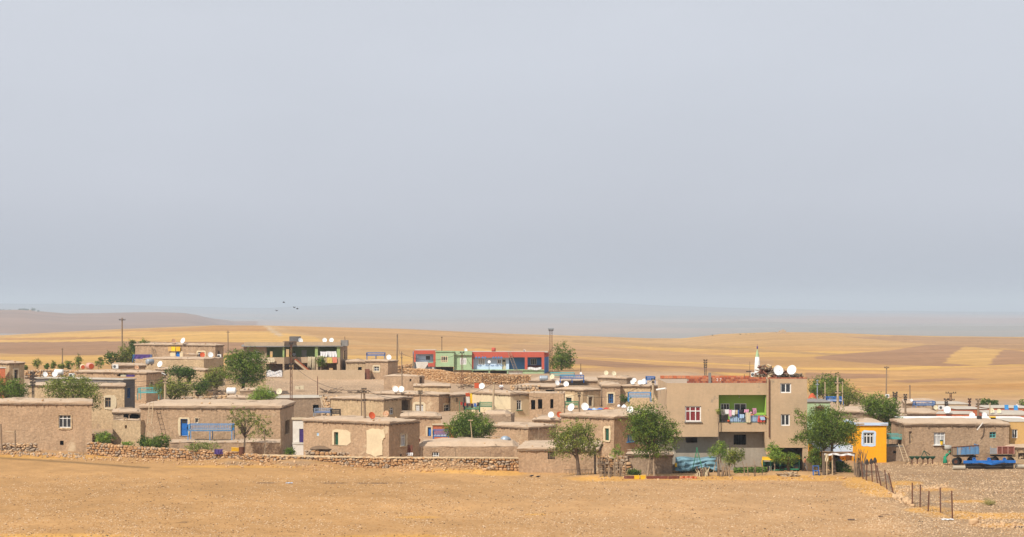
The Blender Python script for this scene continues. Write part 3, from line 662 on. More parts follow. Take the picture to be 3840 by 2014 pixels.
def on(host, px, py, what=''):
    """point of a roof seen at a photo pixel (base of the thing)"""
    h = HOUSES[host]; z = h['z']; Y = F * (H - z) / (py - HY); X = (px - 1920) * Y / F
    if not inpoly((X, Y), h['fp']):
        c = sum(h['fp'], Vector((0, 0))) / 4; best = None
        # keep the photo column, slide along the line of sight until it is over the roof
        for k in range(400):
            y2 = 150 + k * .5; x2 = (px - 1920) * y2 / F
            if inpoly((x2, y2), h['fp']) and (best is None or abs(y2 - Y) < abs(best - Y)): best = y2
        if best: print('SLID', what, host, px, py, round(Y, 1), '->', round(best, 1), 'dpy', round(HY + (H - z) * F / best - py, 1)); Y = best; X = (px - 1920) * Y / F
        else: print('OFF ROOF', what, host, px, py, round(Y, 1)); 
    return Vector((X, Y, z))

# ---------------- stone walls ----------------
STONE_MESH = {}
def stone_meshes():
    if STONE_MESH: return STONE_MESH
    rr = random.Random(3)
    for mk in ('stone', 'stone2', 'stone3', 'brick', 'brick2', 'brick3'):
        isb = mk.startswith('brick')
        for k in range(1 if isb else 5):
            mb = MB(); c = .05 if isb else .36; vs = []
            for sx in (-1, 1):
                for sy in (-1, 1):
                    for sz in (-1, 1):
                        j = [rr.uniform(.7, 1.0) if not isb else 1 for _ in range(3)]
                        x, y, z = sx * j[0], sy * j[1], sz * j[2]
                        vs += [(x * (1 - c), y, z), (x, y * (1 - c), z), (x, y, z * (1 - c))] if False else [(x * (1 - c), y * (1 - c), z), (x, y * (1 - c), z * (1 - c)), (x * (1 - c), y, z * (1 - c))]
            import bmesh
            bm = bmesh.new(); V = [bm.verts.new((v[0] / 2, v[1] / 2, v[2] / 2)) for v in vs]; bmesh.ops.convex_hull(bm, input=V)
            me = bpy.data.meshes.new('brick' if isb else 'stone'); bm.to_mesh(me); bm.free(); me.materials.append(M[mk])
            STONE_MESH.setdefault(mk, []).append(me)
    return STONE_MESH
def add_stuff_from(meshes_xf, name, parent, mats):
    """join many placed pieces into one mesh"""
    V = []; Fc = []; Mi = []; base = WL.get(parent.name, Vector((0, 0, 0))) if parent else Vector((0, 0, 0)); off = 0
    cache = {}
    for me, loc, rot, scl, mi in meshes_xf:
        if me.name not in cache: cache[me.name] = ([v.co.copy() for v in me.vertices], [tuple(p.vertices) for p in me.polygons])
        vs, fs = cache[me.name]
        from mathutils import Euler
        e = Euler(rot).to_matrix()
        for v in vs:
            p = e @ Vector((v.x * scl[0], v.y * scl[1], v.z * scl[2])) + loc - base; V.append(tuple(p))
        for f in fs: Fc.append(tuple(i + off for i in f)); Mi.append(mi)
        off += len(vs)
    me = bpy.data.meshes.new(name); me.from_pydata(V, [], Fc)
    for m in mats: me.materials.append(m)
    me.polygons.foreach_set('material_index', Mi); me.update()
    o = link(bpy.data.objects.new(name, me)); o.parent = parent; WL[o.name] = base; o['kind'] = 'stuff'; return o
def stone_wall(label, pts, sw=.36, sh=.26, thick=.5, mk=('stone', 'stone', 'stone2', 'stone3'), limit=300, seed=1, coping=False, name='stone_wall', group=None):
    """pts: (px, py_top, Y, py_bottom)"""
    rr = random.Random(seed); sm = stone_meshes(); P = []
    for px, pt_, Y, pb in pts: P.append((Vector(((px - 1920) * Y / F, Y)), zof(pt_, Y), zof(pb, Y)))
    c0 = P[len(P) // 2]; root = thing(name, label, 'stone wall', (c0[0].x, c0[0].y, c0[2]), group); base = WL[root.name]
    pieces = []; core = MB()
    for k in range(len(P) - 1):
        a, b = P[k], P[k + 1]; f = Face(a[0], b[0]); n = max(1, int(f.L / sw))
        core.quad(f.pt(0, a[2] - .6, -.1), f.pt(f.L, b[2] - .6, -.1), f.pt(f.L, b[1] - .1, -.1), f.pt(0, a[1] - .1, -.1))
        core.quad(f.pt(0, a[1] - .1, -.1), f.pt(f.L, b[1] - .1, -.1), f.pt(f.L, b[1] - .1, -thick), f.pt(0, a[1] - .1, -thick))
        core.quad(f.pt(f.L, b[2] - .6, -thick), f.pt(0, a[2] - .6, -thick), f.pt(0, a[1] - .1, -thick), f.pt(f.L, b[1] - .1, -thick))
        ang = math.atan2(f.D.y, f.D.x); row = 0; zz = 0
        zlow = min(a[2], b[2]) - .15
        while True:
            h = sh * rr.uniform(.7, 1.25); anyp = False; u = rr.uniform(-.3, 0) * sw
            while u < f.L:
                wd = sw * rr.uniform(.5, 1.5); uc = u + wd / 2; t_ = min(max(uc / f.L, 0), 1); top = a[1] + (b[1] - a[1]) * t_
                zc = zlow + zz + h / 2
                if zc < top + .02:
                    anyp = True; mi = rr.choice(range(len(mk))); me = rr.choice(sm[mk[mi]])
                    pieces.append((me, f.pt(uc, zc + rr.uniform(-.05, .05), -.1 + rr.uniform(-.05, .08)), (rr.uniform(-.2, .2), rr.uniform(-.3, .3), ang + rr.uniform(-.1, .1)), (wd * .98, .34, h * rr.uniform(.9, 1.15)), mi, zc))
                u += wd
            zz += h
            if not anyp or zz > 6: break
        u = 0
        while u < f.L:     # capping stones
            wd = sw * rr.uniform(.6, 1.2); t_ = min(u / f.L, 1); top = a[1] + (b[1] - a[1]) * t_
            mi = rr.choice(range(len(mk))); pieces.append((rr.choice(sm[mk[mi]]), f.pt(u, top - .04 + rr.uniform(-.03, .06), -.28), (rr.uniform(-.2, .2), rr.uniform(-.3, .3), ang + rr.uniform(-.3, .3)), (wd, .45, sh * .9), mi, top)); u += wd
    core.build('earth_core', M['core'], root)
    idx = list(range(len(pieces))); rr.shuffle(idx); parts = set(idx[:limit]); rest = []
    for i, p in enumerate(pieces):
        if i in parts:
            o = link(bpy.data.objects.new('stone', p[0])); o.parent = root; o.location = p[1] - base; o.rotation_euler = p[2]; o.scale = p[3]
        else: rest.append(p[:5])
    if rest: add_stuff_from(rest, 'stone_filling', root, [M[q] for q in mk])
    return root
def brick_row(root, f, z0, rows, u0=0, u1=None, bw=.2, bh=.19, dep=.19, out=0.0, limit=300, seed=0):
    rr = random.Random(seed); BM = [stone_meshes()[q][0] for q in ('brick', 'brick', 'brick2', 'brick3')]; base = WL[root.name]; u1 = u1 if u1 is not None else f.L; ang = math.atan2(f.D.y, f.D.x); n = 0; rest = []
    for r_ in range(rows):
        u = u0 + (bw / 2 if r_ % 2 else 0)
        while u < u1 - .02:
            wd = min(bw, u1 - u); p = (f.pt(u + wd / 2, z0 + bh * (r_ + .5) + rr.uniform(-.004, .004), out - dep / 2 + rr.uniform(-.008, .008)), (0, 0, ang + rr.uniform(-.02, .02)), (wd - .03, dep, bh - .03))
            if n < limit:
                o = link(bpy.data.objects.new('brick', rr.choice(BM))); o.parent = root; o.location = p[0] - base; o.rotation_euler = p[1]; o.scale = p[2]
            else: rest.append((BM[0], p[0], p[1], p[2], 0))
            n += 1; u += bw
    if rest: add_stuff_from(rest, 'brick_filling', root, [M['brick']])
    mb = MB(); mb.box(f.pt((u0 + u1) / 2, z0 + rows * bh / 2 - .01, out - dep / 2), (u1 - u0 - .02, dep - .05, rows * bh - .03), rz=ang); mb.build('mortar', M['mortar'], root)

# ---------------- houses (back rows first) ----------------
SW = lambda **k: dict(fr='white', sur=5, **k)
house('H7', 'long mud skyline house with yellow panels over its blue door', (507, 1288, 322), (808, 1291), 838, wm='mud', rm='roof',
      front=[('d', (659, 1317, 675, 1342), dict(m='bluepaint', sur=(24, 0, 14, 0), sm='cream')), ('w', (742, 1320, 768, 1342), dict(fr='white', sur=5, sm='cream'))],
      side=[('w', (817, 1315, 824, 1330), dict(fr='wood', vs=()))])
f7 = HOUSES['H7']['faces']['F']
for x0, x1, mk in ((634, 646, 'ochre'), (646, 662, 'plastyellow'), (664, 680, 'yellow')):
    r = f7.rect((x0, 1300, x1, 1317)); mb = MB(); mb.box(f7.pt((r[0] + r[2]) / 2, (r[1] + r[3]) / 2, .25), (r[2] - r[0] - .03, .05, r[3] - r[1]), rz=math.atan2(f7.D.y, f7.D.x)); mb.build('shade_panel', M[mk], HOUSES['H7']['root'])
house('H7b', 'small flat mud outhouse between the blue door and the rusty dish', (690, 1328, 316), (740, 1328), 750, t=.12, o=.03, brush=False, front=(), name='mud_outhouse')
house('H8', 'mud house on the step below the yellow panels with a dark right end', (538, 1342, 304), (765, 1344), 838, t=.2, o=.06, brush=False, wm='mud3')
house('H6b', 'low mud roof with a rusty dish left of the round grey tank', (421, 1367, 294), (545, 1362), None, depth=5, t=.3)
house('H9', 'pale mud house behind the dark grapevine on the left', (583, 1379, 288), (770, 1383), 800, wm='mud3', front=[('h', (698, 1404, 716, 1440))])
house('H6', 'mud house with an air conditioner on its wide earth roof', (285, 1390, 276), (549, 1394), 622, wm='mud2',
      front=[('h', (440, 1398, 480, 1412))], side=[('h', (563, 1431, 574, 1462), dict(sur=4))])
house('H5', 'mud house at the left edge with a pale arched window surround', (-30, 1356, 268), (34, 1358), 91, wm='mud3', side=[('w', (53, 1387, 66, 1424), dict(fr='wood', sur=6, vs=()))])
house('H5b', 'red brick shed in front of the mud house at the left edge', (-30, 1378, 262), (20, 1378), None, depth=3, wm='brick', rm='slab', t=.12, o=.08, brush=False, amp=0, camber=0, name='brick_shed')
house('H4', 'dark grey block house with a white edged flat roof behind the olive tree', (132, 1415, 252), (462, 1421), 506, wm='block', rm='slab', t=.15, o=.12, amp=0, camber=0, rnd=0, brush=False,
      side=[('w', (477, 1455, 489, 1492), dict(fr='bluemetal', vs=(.5,), hs=()))], name='block_house')
house('H2', 'mud house with a dark window in a pale plaster patch behind the olive tree', (105, 1440, 236), (467, 1449), None, depth=6, wm='mud3',
      front=[('w', (394, 1491, 416, 1528), dict(fr='wood', sur=(3, 9, 22, 8))), ('w', (120, 1500, 140, 1530), dict(fr='white', sur=8))])
house('H28', 'mud house behind the big dark tree left of the green house', (845, 1352, 283), (996, 1350), None, depth=6, wm='mud3', front=[('h', (906, 1450, 918, 1462))])
house('H27', 'low mud house with a white ribbed tank on its roof behind the small light tree', (838, 1484, 228), (985, 1487), 1010, wm='mud3', t=.3)
house('H27b', 'low rounded mud wall below the big dark tree', (900, 1459, 241), (990, 1454), None, depth=3, wm='mud', t=.3, o=.05, brush=False, rnd=.2, name='mud_wall', cat='wall')
house('H29', 'low mud shed joined to the right end of the green house', (1298, 1352, 323), (1372, 1352), None, depth=6, wm='mud3', t=.3, front=[('h', (1342, 1376, 1356, 1388))], name='mud_shed')
house('H30', 'mud house under the blue roof bed right of the green house', (1371, 1350, 318), (1455, 1351), 1491, wm='mud', front=[('w', (1402, 1374, 1422, 1392), dict(fr='white', sur=5, hs=(.5,)))])
house('H31', 'small mud outhouse with a dark doorway below the row of painted houses', (1440, 1407, 296), (1572, 1409), 1586, wm='mud', t=.2, o=.03, brush=False, front=[('h', (1536, 1421, 1543, 1431))], side=[('h', (1575, 1414, 1584, 1440))], name='mud_outhouse')
house('H16', 'flat mud ledge roof with hanging beam ends below the long stone terrace wall', (1554, 1443, 283), (1687, 1448), None, depth=5, wm='mud3')
house('H25', 'widest earth roof of the village carrying two blue beds and a grey tank', (1985, 1424, 306), (2262, 1428), None, depth=12, wm='mud', t=.25)
house('H25b', 'low mud roof with two cream dishes right of the blue beds', (2241, 1410, 303), (2350, 1414), 2371, wm='mud4', t=.28)
house('H26', 'mud house with four white dishes left of the concrete house', (2326, 1443, 266), (2470, 1450), None, depth=13, wm='mud3')
house('H24b', 'mud house with a low dark loggia left of the pair of upright dishes', (1925, 1446, 277), (2083, 1450), None, depth=8, wm='mud4', front=[('h', (2046, 1461, 2080, 1474))])
house('H24', 'mud house with two arched pale window surrounds and a green rail', (2083, 1454, 268), (2186, 1459), 2252, wm='mud3',
      front=[('w', (2123, 1490, 2145, 1510), dict(fr='dkgreen', sur=(6, 12, 12, 6), sm='cream', hs=(.5,)))], side=[('w', (2207, 1489, 2221, 1522), dict(fr='wood', sur=6))])
house('H24c', 'tall mud house with a blue window in an arched cream surround', (2259, 1440, 265), (2325, 1440), None, depth=8, wm='mud', t=.38,
      front=[('w', (2280, 1476, 2300, 1512), dict(fr='bluemetal', sur=6, sm='cream', vs=(.33, .66), hs=(.35,), sill='mud3'))])
house('H23', 'roofless mud ruin with broken pillars left of the green rail', (1985, 1473, 248), (2115, 1474), None, depth=5, wm='mud2', t=.06, o=0, camber=0, brush=False,
      front=[('h', (1992, 1500, 2008, 1536)), ('h', (2018, 1497, 2034, 1534)), ('h', (2064, 1496, 2076, 1532))], name='mud_ruin')
house('H17a', 'mud wall recess with orange posters beside the cream wall', (1690, 1478, 258), (1770, 1466), None, depth=5, wm='mud3', front=[('h', (1711, 1492, 1717, 1507))])
house('H17', 'cream painted house with a tree and a green bed before it', (1768, 1463, 256), (1915, 1471), 1985, wm='cream', t=.34,
      side=[('w', (1938, 1500, 1956, 1537), dict(fr='white', vs=(.5,), hs=(.75,), sill='greenmetal'))])
house('H15', 'mud house with a pale window surround behind the pair of white dishes', (1390, 1470, 262), (1645, 1476), 1703, wm='mud2',
      front=[('w', (1558, 1516, 1588, 1551), dict(fr='white', sur=(11, 9, 10, 3), vs=(.3, .7), hs=(.75,), pane='curtain'))], side=[('w', (1664, 1518, 1685, 1556), dict(fr='white', sur=6))])
house('H14', 'mud house behind the tall leaning pole with an open porch at its right end', (1241, 1488, 240), (1438, 1493), 1545, wm='mud3',
      side=[('w', (1461, 1528, 1476, 1553), dict(fr='white', vs=(.5,), hs=(.7,))), ('h', (1506, 1502, 1538, 1552))])
house('H13', 'shaded grey brown house with a dark doorway behind the steel cot', (1037, 1490, 242), (1203, 1484), None, depth=6, wm='mud4', rm='slab', t=.16, o=.1, brush=False, camber=.05,
      front=[('h', (1174, 1518, 1196, 1545))])
house('H18', 'low rounded grey mud store in front of the cream wall', (1795, 1548, 234), (1915, 1551), None, depth=3.5, wm='mud4', t=.2, o=.0, brush=False, rnd=.35, camber=.25, amp=.09, name='mud_store')
house('H19c', 'mud house with a rounded roof and a blue door left of the round tree', (1504, 1552, 227), (1652, 1556), None, depth=5, wm='mud2', t=.4, rnd=.2,
      front=[('d', (1604, 1602, 1617, 1660), dict(m='bluepaint', sur=(8, 4, 6, 0), sm='patch'))])
house('H19d', 'brick walled lean-to right of the blue door', (1624, 1592, 223.5), (1700, 1593), None, depth=3, wm='brick', rm='palewood', t=.1, o=.1, amp=0, camber=0, brush=False, name='brick_lean_to')
house('H19', 'mud house with a broad pale roof behind the silver dish pair', (1830, 1588, 224), (1980, 1597), 2085, wm='mud2', t=.3)
house('H19b', 'low mud ledge with a white dish and an orange red dish', (2000, 1568, 232), (2110, 1571), None, depth=5, wm='mud2', t=.28)
house('H10', 'long mud house with a bright blue door and a blue bed before it', (527, 1514, 213), (1051, 1515), 1102, wm='mud2', t=.42, o=.14, rnd=.16,
      front=[('d', (677, 1571, 704, 1634), dict(m='bluepaint', sur=(9, 6, 8, 0), sm='cream', glass=True)), ('w', (732, 1568, 744, 1586), dict(fr='whitewall', vs=(), hs=(), sur=2))],
      side=[('h', (1068, 1578, 1084, 1624), dict(sur=4, sm='mud3'))])
house('H10t', 'mud terrace carrying the long blue bed', (640, 1657, 207), (1050, 1660), None, depth=5.0, wm='mud', rm='roof', t=.1, o=.02, brush=False, camber=0.02, name='mud_terrace', cat='terrace')
house('H1', 'big mud house with one white barred window at the left edge', (-60, 1502, 212), (344, 1511), None, depth=5, wm='mud2', t=.34, o=.1,
      front=[('w', (220, 1556, 266, 1604), dict(fr='white', vs=(.33, .66), hs=(.72,), sur=(2, 2, 5, 7), sm='mud3')), ('h', (223, 1654, 238, 1670))])
house('H2b', 'low lean-to with dark openings between two mud houses', (425, 1541, 226), (530, 1543), None, depth=5, wm='mud4', t=.25,
      front=[('h', (462, 1552, 482, 1573)), ('h', (485, 1552, 524, 1573))], name='lean_to')
house('H3', 'small square windowless mud hut behind the stone wall', (421, 1572, 214), (527, 1575), 572, wm='mud3', t=.1, o=0, brush=False, camber=.05, front=[('h', (468, 1594, 476, 1607))], name='mud_hut')
house('H11', 'narrow white shed with a purple door curtain', (1098, 1571, 209), (1146, 1573), None, depth=4, wm='whitewall', rm='palewood', t=.12, o=.1, amp=0, camber=0, brush=False,
      front=[('h', (1122, 1608, 1141, 1662))], name='shed')
fH = HOUSES['H11']['faces']['F']; r = fH.rect((1123, 1609, 1140, 1661)); mb = MB(); mb.sheet(lambda a, b: fH.pt(r[0] + (r[2] - r[0]) * a, r[1] + (r[3] - r[1]) * b, -.06 + .03 * math.sin(a * 24)), 20, 1); mb.build('curtain', M['purple'], HOUSES['H11']['root'])
house('H11t', 'small whitewashed terrace before the purple curtain', (1098, 1664, 206), (1146, 1667), None, depth=3, wm='whitewall', rm='slab', t=.1, o=.02, brush=False, camber=0, name='terrace', cat='terrace')
house('H12', 'mud house with a large cream plaster patch round its narrow doorway', (1137, 1566, 205.5), (1459, 1579), 1573, wm='mud2', t=.3,
      front=[('w', (1185, 1620, 1197, 1637), dict(fr='patch', vs=(), hs=(), pane='ltbluecloth', rec=.05)), ('d', (1254, 1620, 1270, 1669), dict(m='dkgreen', sur=(9, 10, 60, 0), sm='cream', rec=.2)),
             ('b', (1379, 1650, 1390, 1672), dict(m='wood', nv=4)), ('b', (1415, 1648, 1428, 1672), dict(m='wood', nv=4)),
             ('patch', [(1376, 1612), (1400, 1606), (1440, 1612), (1446, 1640), (1436, 1650), (1436, 1706), (1410, 1712), (1376, 1700)], 'cream')],
      side=[('w', (1501, 1629, 1521, 1671), dict(fr='white', sur=(2, 2, 8, 2), vs=(.45,), hs=(.72,), pane='curtain', sill='patch')), ('h', (1501, 1703, 1508, 1712))])
house('H20', 'low rounded mud house with a small white window just behind the stone wall', (1558, 1667, 203), (1946, 1668), None, depth=6, wm='mud', t=.3, o=-.02, brush=False, rnd=.3, camber=.42, amp=.10,
      front=[('w', (1618, 1694, 1646, 1722), dict(fr='white', vs=(.3, .6), hs=(.45,), rec=.1))])
house('H22', 'tall mud house with green shutters in a cream surround between two trees', (2104, 1548, 206), (2302, 1557), 2400, xdepth=11, wm='mud2', t=.34,
      front=[('d', (2270, 1606, 2285, 1652), dict(m='dkgreen', sur=(8, 9, 8, 5), sm='cream', rec=.1))], side=[('w', (2351, 1630, 2379, 1655), dict(fr='ltbluemetal', vs=(.33, .66), hs=(), sill='ltbluemetal', pane='curtain'))])
house('H22b', 'low mud annex with a dark eave beam behind the tall trunks', (2352, 1700, 187.5), (2520, 1704), None, depth=3, wm='mud4', t=.2, o=.08)
house('H21', 'front mud house with a ladder lying along its wall behind the single tree', (1945, 1676, 189), (2243, 1682), None, depth=9.5, wm='mud2', t=.3, o=.1,
      front=[('b', (2054, 1696, 2081, 1722), dict(m='wood', nv=2, nh=4, wd=.035))])
# right side of the village
house('Rf', 'low grey roof at the far right carrying a blue grey bed', (3395, 1508, 270), (3512, 1511), None, depth=10, wm='mud4', t=.25)
house('Re', 'tan flat roofed house below the six lamp pole', (3510, 1512, 262), (3632, 1512), None, depth=6, wm='tanwall', rm='slab', t=.2, o=.05, brush=False, camber=0)
house('Rd', 'long unplastered brick house under the blue plastic chairs', (3700, 1527, 250), (3870, 1527), None, depth=6, wm='brick', rm='slab', t=.15, o=.08, amp=0, camber=0, brush=False, name='brick_house')
house('Rc', 'unplastered brick house behind the pair of printed dishes', (3588, 1532, 244), (3702, 1530), None, depth=6, wm='brick', rm='slab', t=.12, o=.08, amp=0, camber=0, brush=False, name='brick_house')
house('Ra', 'mud house with a pink edged roof left of the brick parapet', (3385, 1545, 233), (3515, 1547), None, depth=9, wm='mud2', t=.25)
house('Rb', 'brick parapet house with a big tilted white dish', (3512, 1549, 229), (3640, 1555), None, depth=6, wm='brick', rm='slab', t=.12, o=.05, amp=0, camber=0, brush=False, name='brick_house')
house('Rg', 'flat roof with a pinkish concrete edge at the right edge', (3706, 1550, 233), (3870, 1553), None, depth=8, wm='brick', rm='slab', t=.28, o=.05, amp=0, camber=0, brush=False)
house('Rm', 'grey mud roof behind the two bushy trees right of the concrete house', (3150, 1538, 232), (3245, 1541), None, depth=9, wm='mud4', t=.3)
house('Rh', 'pale green rendered house close behind the concrete house', (3020, 1503, 226), (3112, 1503), None, depth=6, wm='lgreen', rm='greyblock', t=.22, o=.12, amp=0, camber=0, brush=False,
      front=[('w', (3060, 1525, 3084, 1560), dict(fr='wood'))])
house('Ri', 'mud house behind the dark tree left of the white edged roof', (3290, 1553, 223), (3396, 1552), None, depth=8, wm='mud', t=.25, front=[('h', (3345, 1580, 3365, 1600))])
house('Rj', 'white edged flat roof behind the brown house with two trailers', (3393, 1571, 215), (3870, 1573), None, depth=6, wm='whitewall', rm='white', t=.2, o=.05, amp=0, camber=0, brush=False)
house('RH', 'wide brown mud house with two trailers parked before it', (3392, 1583, 202), (3785, 1583), None, depth=7, wm='mud', t=.3,
      front=[('w', (3409, 1616, 3421, 1664), dict(fr='mud3', vs=(), hs=(), pane='mud4', rec=.16)), ('w', (3502, 1620, 3544, 1668), dict(fr='white', vs=(.3, .62), hs=(.68,), pane='curtain', sill='white')),
             ('w', (3710, 1620, 3735, 1642), dict(fr='teal', vs=(.5,), hs=(.5,), rec=.15))])
house('YH', 'ochre house at the right edge of the picture', (3786, 1578, 203), (3880, 1578), None, depth=6, wm='ochre', rm='slab', t=.15, o=.03, amp=0, camber=0, brush=False,
      front=[('w', (3795, 1610, 3816, 1643), dict(fr='white', vs=(.45,), hs=()))])
house('RW', 'low mud store with a wood pile niche at the right edge', (3788, 1674, 200.5), (3880, 1672), None, depth=2.2, wm='mud3', t=.2, front=[('h', (3817, 1699, 3850, 1722))], name='mud_store')
house('RL', 'low mud store with a square vent beside the orange house', (3325, 1672, 202.5), (3392, 1672), None, depth=3.5, wm='mud4', rm='greyblock', t=.12, o=.03, brush=False, camber=0, front=[('h', (3350, 1691, 3362, 1700))], name='mud_store')
# orange house
house('OH', 'bright orange house with a pale blue window surround', (3212, 1588, 201), (3324, 1588), None, depth=7, wm='orange', rm='roof', t=.16, o=.1, amp=0, camber=.3, rnd=.02, brush=False,
      front=[('w', (3238, 1622, 3277, 1666), dict(fr='white', vs=(.33, .66), hs=(.7,), sur=8, sm='lblue', fw=.1))], name='orange_house')
fo = HOUSES['OH']['faces']['F']; mb = MB(); zt = HOUSES['OH']['top']
mb.bar(fo.pt(-.14, zt - .05, .12), fo.pt(fo.L + .14, zt - .05, .12), .07, .26); fl = HOUSES['OH']['faces']['L']; mb.bar(fl.pt(-.14, zt - .05, .12), fl.pt(fl.L + .05, zt - .05, .12), .07, .26); mb.build('fascia', M['lblue'], HOUSES['OH']['root'])
house('OW', 'pale blue and orange low wing behind the stick arbour', (3048, 1664, 204), (3206, 1665), None, depth=4, wm='orange', rm='slab', t=.12, o=.05, amp=0, camber=0, brush=False,
      front=[('d', (3172, 1708, 3198, 1742), dict(m='ochre')), ('h', (3120, 1700, 3150, 1740))], name='house_wing')
f = HOUSES['OW']['faces']['F']; mb = MB(); r = f.rect((3050, 1668, 3205, 1692)); mb.box(f.pt((r[0] + r[2]) / 2, (r[1] + r[3]) / 2, .35), (r[2] - r[0], .6, r[3] - r[1]), rz=math.atan2(f.D.y, f.D.x)); mb.build('canopy', M['lblue'], HOUSES['OW']['root'])

# ---------------- the three big custom buildings ----------------
def pbox(mb, px0, py0, px1, py1, Y, d, m=0):
    a = W(px0, py1, Y); b = W(px1, py0, Y); mb.box(((a.x + b.x) / 2, Y + d / 2, (a.z + b.z) / 2), (b.x - a.x, d, b.z - a.z), m)
def part(root, name, mk, *boxes, smooth=False):
    mb = MB()
    for b in boxes: pbox(mb, *b)
    return mb.build(name, M[mk], root)
def fpx(px0, Y0, px1, Y1): return Face(((px0 - 1920) * Y0 / F, Y0), ((px1 - 1920) * Y1 / F, Y1))
def wallpart(root, mk, f, py0, py1, holes=(), thick=.2, amp=0, name='wall', back=True):
    mb = MB(); panel(mb, f, zof(py1, f.O.y), zof(py0, f.O.y), [f.rect(h) for h in holes], thick, amp, .7, back=back); return mb.build(name, M[mk], root)

# --- two storey concrete house ---
BB = thing('concrete_house', 'two storey rendered concrete house with a lime green balcony', 'house', (20, 190, 0))
fF = fpx(2501, 190, 2693.5, 190); win_l = (2569, 1523, 2629, 1581)
wallpart(BB, 'concrete', fF, 1437, 1638, [win_l])
window(BB, fF, fF.rect(win_l), 'white', vs=(.32, .66), hs=(.68,), pane='glass', fw=.10, sill='greyblock', curtain='redcurtain')
fB = fpx(2693.5, 190, 2876, 190); opn = (2695, 1481, 2874, 1585)
wallpart(BB, 'concrete', fB, 1437, 1619, [opn])
fL_ = Face((fF.O.x, 202), (fF.O.x, 190)); mb = MB(); panel(mb, fL_, zof(1638, 190), zof(1437, 190)); mb.build('wall', M['concrete'], BB)
fT = fpx(2876, 189.6, 3027, 189.6); tw1, tw2 = (2926, 1437, 2967, 1474), (2928, 1553, 2962, 1597)
wallpart(BB, 'concrete', fT, 1421, 1679, [tw1, tw2])
window(BB, fT, fT.rect(tw1), 'white', vs=(.5,), hs=(), fw=.10); window(BB, fT, fT.rect(tw2), 'white', vs=(.5,), hs=(), fw=.10)
xr = fT.O.x + fT.L; fR = Face((xr, 189.6), (xr, 202)); mb = MB(); panel(mb, fR, -.5, zof(1421, 189.6)); mb.build('wall', M['concrete'], BB)
fK = Face((xr, 202), (fF.O.x, 202)); mb = MB(); panel(mb, fK, -.5, zof(1437, 190)); mb.build('wall', M['concrete2'], BB)
x0 = fF.O.x
mb = MB(); mb.box(((x0 + 22.7) / 2, 196, zof(1437, 190) - .12), (22.7 - x0 - .02, 11.5, .2)); mb.box(((22.7 + xr) / 2, 195.8, zof(1421, 189.6) - .1), (xr - 22.7 - .05, 12, .18)); mb.build('roof', M['roof2'], BB)
mb = MB(); mb.box(((x0 + 18.36) / 2, 196, zof(1638, 190) + .1), (18.36 - x0 - .05, 11.6, .19)); mb.box(((18.36 + 22.7) / 2, 191.2, zof(1619, 190) + .09), (22.7 - 18.36 - .02, 2.0, .16)); mb.box(((22.7 + xr) / 2, 196, zof(1679, 189.6) + .1), (xr - 22.72 - .05, 12.3, .18)); mb.build('floor_slab', M['concrete2'], BB)
# ground floor set back under the upper storey
fG = fpx(2522, 191.15, 2893, 191.15); g1, g2 = (2572, 1640, 2615, 1660), (2751, 1630, 2798, 1668)
mb = MB(); panel(mb, fG, -.5, zof(1617, 190), [fG.rect(g1), fG.rect(g2)], .3); mb.build('ground_floor_wall', M['concrete2'], BB)
mb = MB(); panel(mb, Face((fG.O.x, 201), (fG.O.x, 191.15)), -.5, zof(1640, 190)); panel(mb, Face((fG.O.x + fG.L, 191.15), (fG.O.x + fG.L, 201)), -.5, zof(1640, 190)); mb.build('ground_floor_wall', M['concrete2'], BB)
bars(BB, fG, fG.rect(g2), 'dark', 5, 0); 
part(BB, 'pillar', 'concrete', (3010, 1679.5, 3027, 1785, 189.65, .4))
mb = MB()
for s_ in (0,):
    a = W(2868, 1619, 189.75); b = W(2891, 1619, 189.75); zt_, zb_ = zof(1620, 190), zof(1703, 190)
    P8 = [(a.x, 189.75, zt_), (b.x, 189.75, zt_), (b.x, 191.1, zt_), (a.x, 191.1, zt_), (a.x + .12, 189.75, zb_), (b.x, 189.75, zb_), (b.x, 190.1, zb_), (a.x + .12, 190.1, zb_)]
    for q in ((4, 5, 1, 0), (5, 6, 2, 1), (6, 7, 3, 2), (7, 4, 0, 3), (0, 1, 2, 3), (7, 6, 5, 4)): mb.quad(*[P8[k] for k in q])
mb.build('bracket', M['concrete'], BB)
part(BB, 'garage_wall', 'concrete2', (2893, 1680, 3010, 1785, 196, .2)) 
part(BB, 'drain_pipe', 'rust', (2883, 1421, 2886, 1640, 189.45, .1))
mb = MB(); mb.tube([W(2463, 1462, 191.6), W(2496, 1457, 190.3)], .09, 8); mb.build('roof_spout', M['white'], BB)
# balcony interior
yb = 191.25
fGb = fpx(2690, yb, 2880, yb); d1, d2 = (2702, 1513, 2736, 1546), (2753, 1513, 2799, 1573)
mb = MB(); panel(mb, fGb, zof(1617, 190), zof(1437, 190) - .2, [fGb.rect(d1), fGb.rect(d2)], .2); mb.build('balcony_wall', M['green'], BB)
window(BB, fGb, fGb.rect(d1), 'white', vs=(.33, .66), hs=(), rec=.05); window(BB, fGb, fGb.rect(d2), 'white', vs=(.5,), hs=(), rec=.05)
mb = MB(); xl, x2 = fB.O.x + .03, fB.O.x + fB.L - .05
mb.box((xl + .03, 190.72, (zof(1480, 190) + zof(1585, 190)) / 2), (.05, 1.05, zof(1480, 190) - zof(1585, 190) + .05)); mb.box((x2 - .03, 190.72, (zof(1480, 190) + zof(1585, 190)) / 2), (.05, 1.05, zof(1480, 190) - zof(1585, 190) + .05)); mb.build('balcony_side', M['green'], BB)
rl = MB(); z1_, z0_ = zof(1557, 190), zof(1584, 190)
